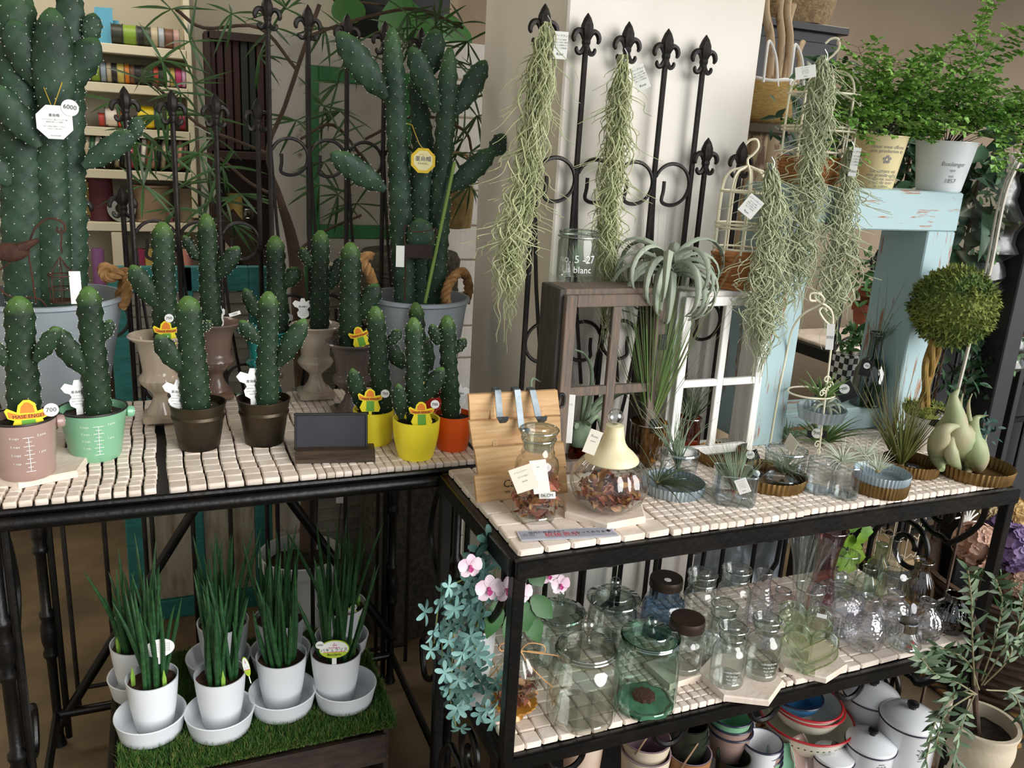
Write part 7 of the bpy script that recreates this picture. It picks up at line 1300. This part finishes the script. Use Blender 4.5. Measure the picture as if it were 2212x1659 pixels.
# plastic wrapped foliage on both sides of the post
g_plas = glass('plastic_wrap', '#e4e8e8', '#a8b0b0', .06, .6, 26, .25)
for lab, pts, rs, y, sd in (('foliage in clear plastic wrap before the black post', [(2165, 330), (2135, 450), (2110, 560), (2105, 640)], [.07, .10, .08, .05], .72, 81), ('foliage in clear plastic wrap hanging behind the black post', [(2200, 480), (2190, 600), (2175, 720), (2160, 800)], [.05, .09, .07, .05], .8, 82)):
    P = [ony(u, v, y) for u, v in pts]; o = P[0]; t = thing('wrapped_foliage', lab, 'wrapped plant', o); part('plastic_sleeve', MB().tube(curve([q-o for q in P], 5), [rs[min(3, i//5)]*(1+.12*math.sin(i*2.3)) for i in range(16)], 14, cap=False), g_plas, t); rr = random.Random(sd); mb = MB()
    for i in range(90): q = P[0].lerp(P[-1], rr.random())-o; mb.leaf(q+Vector((rr.gauss(0, .025), rr.gauss(0, .03), 0)), (rr.uniform(-1, 1), rr.uniform(-1, 0), rr.uniform(-1, .6)), .018, .035, (0, -1, .3), .2, 4, .2, .3)
    part('leaves', mb, m_midl, t, True, 'stuff')
# dark gate and slate wall on the right
struct('wall_far', MB().box((3.6, 1.45, .5), (2.8, .1, 1.0)), mat('dark_slate', '#26282b', .8, c2='#1b1d20', scale=3, bump=.3))
t = thing('iron_gate', 'dark iron gate with scrolls before the slate wall', 'gate', (2.55, 1.2, 0))
for i in range(9): part('bar', MB().tube([(-.4+i*.1, 0, .05), (-.4+i*.1, 0, .98)], .007, 6), m_iron, t)
for z in (.08, .55, .95): part('rail', MB().cbox((0, 0, z), (.84, .015, .025), .002), m_iron, t)
for x in (-.2, .1, .3): part('scroll', MB().tube(spiral((x, -.012, .76), .09, .02, 0, 1.4, axis='y'), .006, 6), m_iron, t); part('scroll', MB().tube(spiral((x, -.012, .32), .07, .02, 2, 1.3, axis='y'), .006, 6), m_iron, t)
bush('tall green shrub behind the slate wall', Vector((3.35, 1.7, 1.25)), 500, .42, .06, m_dkl, 83, (1, .5, 1)); bush('green plant at the far end behind the gate', Vector((2.85, 1.12, 1.15)), 260, .19, .05, m_midl, 84, stem=.946)
t = thing('plank_shelf', 'brown plank shelf behind the hanging plastic wrap', 'shelf', (2.95, 1.15, 0)); part('plank', MB().cbox((0, 0, .93), (.7, .22, .03), .003), mat('brown_plank', '#5a3a24', .7), t, False)
for x in (-.3, .3): part('leg', MB().cbox((x, 0, .46), (.03, .2, .92), .002), m_black, t, False)
# hydrangeas in a wicker basket
hb = Vector((1.94, .40, 0)); t = thing('wicker_basket', 'long brown wicker basket of hydrangeas at the end of the stand', 'basket', hb); m_bw = mat('dark_wicker', '#5c4330', .8, c2='#3a2a1e', scale=20, stretch=(2, 2, 30), bump=.8, bscale=90); zb = .36
part('basket_body', MB().lathe([(.24, .02), (.27, .1), (.29, zb-.06), (.30, zb), (.28, zb), (.26, .1)], 44), m_bw, t)
for i in range(12): part('weave_band', MB().tube([((.262+.04*i/12+.004*math.sin(j*PI/2+i*PI))*math.cos(2*PI*j/72), (.262+.04*i/12+.004*math.sin(j*PI/2+i*PI))*math.sin(2*PI*j/72), .05+i*.027) for j in range(72)], .008, 5, closed=True), m_bw, t)
def hyd(label, u, v, y, rpx, c1, c2, seed):
    p = ony(u, v, y); r = rpx*mpp(p); t = thing('hydrangea', label, 'hydrangea', p, 0, 'hydrangea blooms in the wicker basket'); rr = random.Random(seed); mb = MB()
    for i in range(150):
        d = Vector((rr.gauss(0, 1), rr.gauss(0, 1), rr.gauss(0, 1))).normalized(); q = d*r*rr.uniform(.82, 1); e = d.orthogonal().normalized(); e = Matrix.Rotation(rr.uniform(0, 6), 3, d) @ e; f = d.cross(e)
        for j in range(4): a = PI/2*j; mb.leaf(q, e*math.cos(a)+f*math.sin(a)+d*.35, r*.26, r*.28, d, .35, 4, .1, .4, True)
    part('petals', mb, mat('petal_'+c1.strip('#'), c1, .7, c2=c2, scale=14), t, True); part('core', MB().ball((0, 0, 0), r*.78, 14, 8), mat('petal_'+c1.strip('#'), c1, .7), t); part('stem', MB().tube([(0, 0, -r*.5), (hb.x-p.x, hb.y-p.y, .15-p.z)], .004, 5), m_midl, t)
hyd('purple hydrangea bloom at the right of the peach bloom', 2190, 1185, .40, 50, '#7d6496', '#9a84ae', 1); hyd('peach hydrangea bloom seen through the scroll', 2110, 1175, .45, 46, '#c49a86', '#d8b49c', 2); hyd('golden beige hydrangea bloom above the purple one', 2195, 1115, .52, 38, '#d0a868', '#e0c080', 3); hyd('tan faded hydrangea bloom under the stand corner', 2120, 1092, .55, 40, '#a08a64', '#b8a47c', 4); hyd('pale peach hydrangea bloom over the basket rim', 2200, 1262, .36, 36, '#cfae90', '#b98a76', 5); hyd('small violet hydrangea bloom behind the peach one', 2150, 1130, .50, 30, '#5f4a72', '#7d6494', 6)
p = ony(2085, 1130, .5); t = thing('white_twig', 'white coral-like twig among the hydrangeas', 'twig', p)
for i in range(7): a = -.6+i*.55; part('twig_branch', MB().tube(curve([(0, 0, -.03), (.02*math.cos(a), 0, .02*math.sin(a)+.01), (.05*math.cos(a+.3), 0, .05*math.sin(a+.3)+.015)], 4), .0028, 5), m_white, t)
# wire cage with wooden base behind the stand
c = Vector((1.52, .58, 0)); zc = .40; t = thing('wire_lantern', 'rusty wire mesh lantern with a wooden base behind the bottles', 'lantern', c)
part('pedestal', MB().cbox((0, 0, zc/2), (.16, .16, zc), .004), m_black, t, False); part('base', MB().lathe([(.10, zc), (.105, zc+.005), (.105, zc+.03), (.10, zc+.035)], 30, cap1=True), mat('pale_wood', '#9a8260', .75, c2='#806a4a', scale=8), t); wm = mat('rusty_white_wire', '#a59a88', .7)
for i in range(14): a = 2*PI*i/14; part('wire', MB().tube([(.098*math.cos(a), .098*math.sin(a), zc+.03), (.098*math.cos(a), .098*math.sin(a), zc+.36)], .0018, 4), wm, t)
for j in range(6): part('ring', MB().tube([(.098*math.cos(2*PI*i/40), .098*math.sin(2*PI*i/40), zc+.05+j*.06+.006*(-1)**i) for i in range(40)], .0018, 4, closed=True), wm, t)
# crumpled plastic sheet and white board behind the stand
t = thing('plastic_sheet', 'crumpled silver-grey plastic sheet behind the stand', 'plastic sheet', (.93, .56, 0)); vs = []; fs = []; nx, nz = 30, 26; rr = random.Random(4)
for i in range(nz+1):
    for j in range(nx+1): x, z = -.17+.34*j/nx, .72*i/nz; vs.append((x, .035*noise.noise(Vector((x*9, 0, z*6)))+.02*noise.noise(Vector((x*30, 3, z*22))), z))
for i in range(nz):
    for j in range(nx): b = i*(nx+1)+j; fs.append((b, b+1, b+nx+2, b+nx+1))
sh = part('sheet', MB().add(vs, fs), mat('silver_plastic', '#6f767c', .3, .3, c2='#8d949a', scale=14), t); sh.modifiers.new('thickness', 'SOLIDIFY').thickness = .003
# patterned doormat
def matmat():
    m, t, p = nt('ochre_patterned_mat'); N = t.nodes; L = t.links; tc = N.new('ShaderNodeTexCoord'); v = N.new('ShaderNodeTexVoronoi'); v.feature = 'DISTANCE_TO_EDGE'; v.inputs['Scale'].default_value = 16; L.new(tc.outputs['Object'], v.inputs[0]); r = N.new('ShaderNodeValToRGB'); e = r.color_ramp.elements; e[0].position = .06; e[0].color = hexc('#2e2a22'); e[1].position = .12; e[1].color = hexc('#8f6a36'); L.new(v.outputs['Distance'], r.inputs[0]); L.new(r.outputs[0], p.inputs['Base Color']); p.inputs['Roughness'].default_value = .9; return m
tag(part('doormat', MB().cbox((0, 0, .008), (.8, .6, .016), .004), matmat(), None, False, loc=(2.05, .42, 0)), 'ochre doormat with a dark crackle pattern', 'doormat')
# olive tree in a ribbed cream pot
oc = onz(2122, 1556, .30); c = Vector((oc.x, oc.y, 0)); t = thing('olive_tree', 'olive tree in a ribbed cream pot beside the stand', 'potted tree', c); m_rpot = mat('cream_ribbed_pot', '#cfc2ac', .7, c2='#bfb198', scale=8, bump=.3)
part('pot', MB().lathe([(.062, 0), (.066, .01)]+[(.070+.010*z/.3+.005*abs(math.sin(z*46)), z) for z in [i*.012 for i in range(2, 24)]]+[(.085, .29), (.085, .30), (.075, .30), (.071, .26), (.02, .25)], 40), m_rpot, t); part('soil', soil_mb(.073, .265), m_soil, t)
def A3(u, v, y): return ony(u, v, y)-c
m_ol = [mat('olive_tree_leaf', '#324729', .5, c2='#45603c', scale=12), mat('pale_olive_leaf', '#7d9070', .6)]; lb = [MB(), MB()]; rr = random.Random(31); m_otw = mat('olive_twig', '#8a8262', .7)
part('trunk', MB().tube(curve([(0, 0, .25), A3(2105, 1460, c.y), A3(2120, 1400, c.y), A3(2100, 1330, c.y)], 6), .007, 8), m_bark, t)
for pts in ([(2110, 1500), (2060, 1470), (2015, 1450), (1990, 1420)], [(2105, 1480), (2100, 1380), (2098, 1300), (2090, 1230)], [(2120, 1470), (2150, 1380), (2165, 1300), (2150, 1250)], [(2125, 1480), (2180, 1420), (2205, 1330), (2212, 1280)], [(2110, 1500), (2060, 1500), (2020, 1560), (2000, 1640)], [(2120, 1480), (2170, 1400), (2195, 1380), (2212, 1400)], [(2105, 1500), (2080, 1560), (2060, 1640)], [(2115, 1490), (2090, 1430), (2030, 1400), (1990, 1430)], [(2130, 1490), (2190, 1500), (2212, 1560)], [(2100, 1500), (2045, 1540), (2020, 1610)]):
    C = curve([A3(u, v, c.y-.02-.05*i*rr.random()) for i, (u, v) in enumerate(pts)], 7); part('branch', MB().tube(C, .0020, 5), m_otw, t)
    for i in range(5, len(C), 1):
        for e in (-1, 1):
            d = (C[i]-C[i-1]).normalized()*.6+Vector((e*rr.uniform(.3, 1), rr.uniform(-.8, .4), rr.uniform(-.3, .5))); lb[rr.random() < .22].leaf(C[i], d, .0095, rr.uniform(.028, .048), Vector((rr.uniform(-.5, .5), -1, .6)), .2, 5, rr.uniform(0, .3), .25)
for a, b in zip(lb, m_ol): part('leaves', a, b, t, True, 'stuff')

# small things seen through the blue frame, tag in the tree pot, added fill lamps
def chk():
    m, t, p = nt('black_white_check'); N = t.nodes; c = N.new('ShaderNodeTexChecker'); c.inputs['Scale'].default_value = 60; c.inputs[1].default_value = hexc('#e4e4e0'); c.inputs[2].default_value = hexc('#232323'); tc = N.new('ShaderNodeTexCoord'); t.links.new(tc.outputs['Object'], c.inputs[0]); t.links.new(c.outputs[0], p.inputs['Base Color']); return m
p = ony(1832, 800, .56); t = thing('check_box', 'black and white chequered box behind the wire stand', 'box', (p.x, .56, 0)); part('stand_block', MB().cbox((0, 0, (p.z-.05)/2), (.12, .1, p.z-.05), .003), m_black, t, False); part('box', MB().cbox((0, 0, p.z), (.075, .06, .098), .002), chk(), t, False)
bush('bright green leafy plant in the chequered box', Vector((p.x, .56, p.z+.09)), 60, .05, .035, m_midl, 91, stem=p.z+.05)
p = ony(738, 1078, 1.24); t = upright('plant_label', 'white paper label on a stick in the white tree pot', 'plant label', p); part('label_plate', MB().cbox((0, 0, 0), (.034, .001, .028), .0003), m_white, t, False); part('stick', MB().tube([(0, .002, .01), (-.02, .02, .26-p.z)], .0016, 5), m_bark, t)
m_filld = mat('fill_lamp_diffuser', '#ffffff', .6); m_filld.node_tree.nodes['Principled BSDF'].inputs['Emission Color'].default_value = (1, .93, .82, 1); m_filld.node_tree.nodes['Principled BSDF'].inputs['Emission Strength'].default_value = 1.5  # faint glow for the added fill fixtures
for lab, x, y in (('added white fill lamp, out of view over the ribbon shelf', -.8, 1.95), ('added white fill lamp, out of view over the black cabinet', 2.0, 1.5)):
    t = thing('added_fill_lamp', lab, 'lamp', (x, y, 2.57)); part('housing', MB().cbox((0, 0, .055), (1.24, .54, .11), .005), m_white, t, False); part('diffuser', MB().cbox((0, 0, -.004), (1.2, .5, .008), .002), m_filld, t, False)  # fixture added above each fill light, never in view
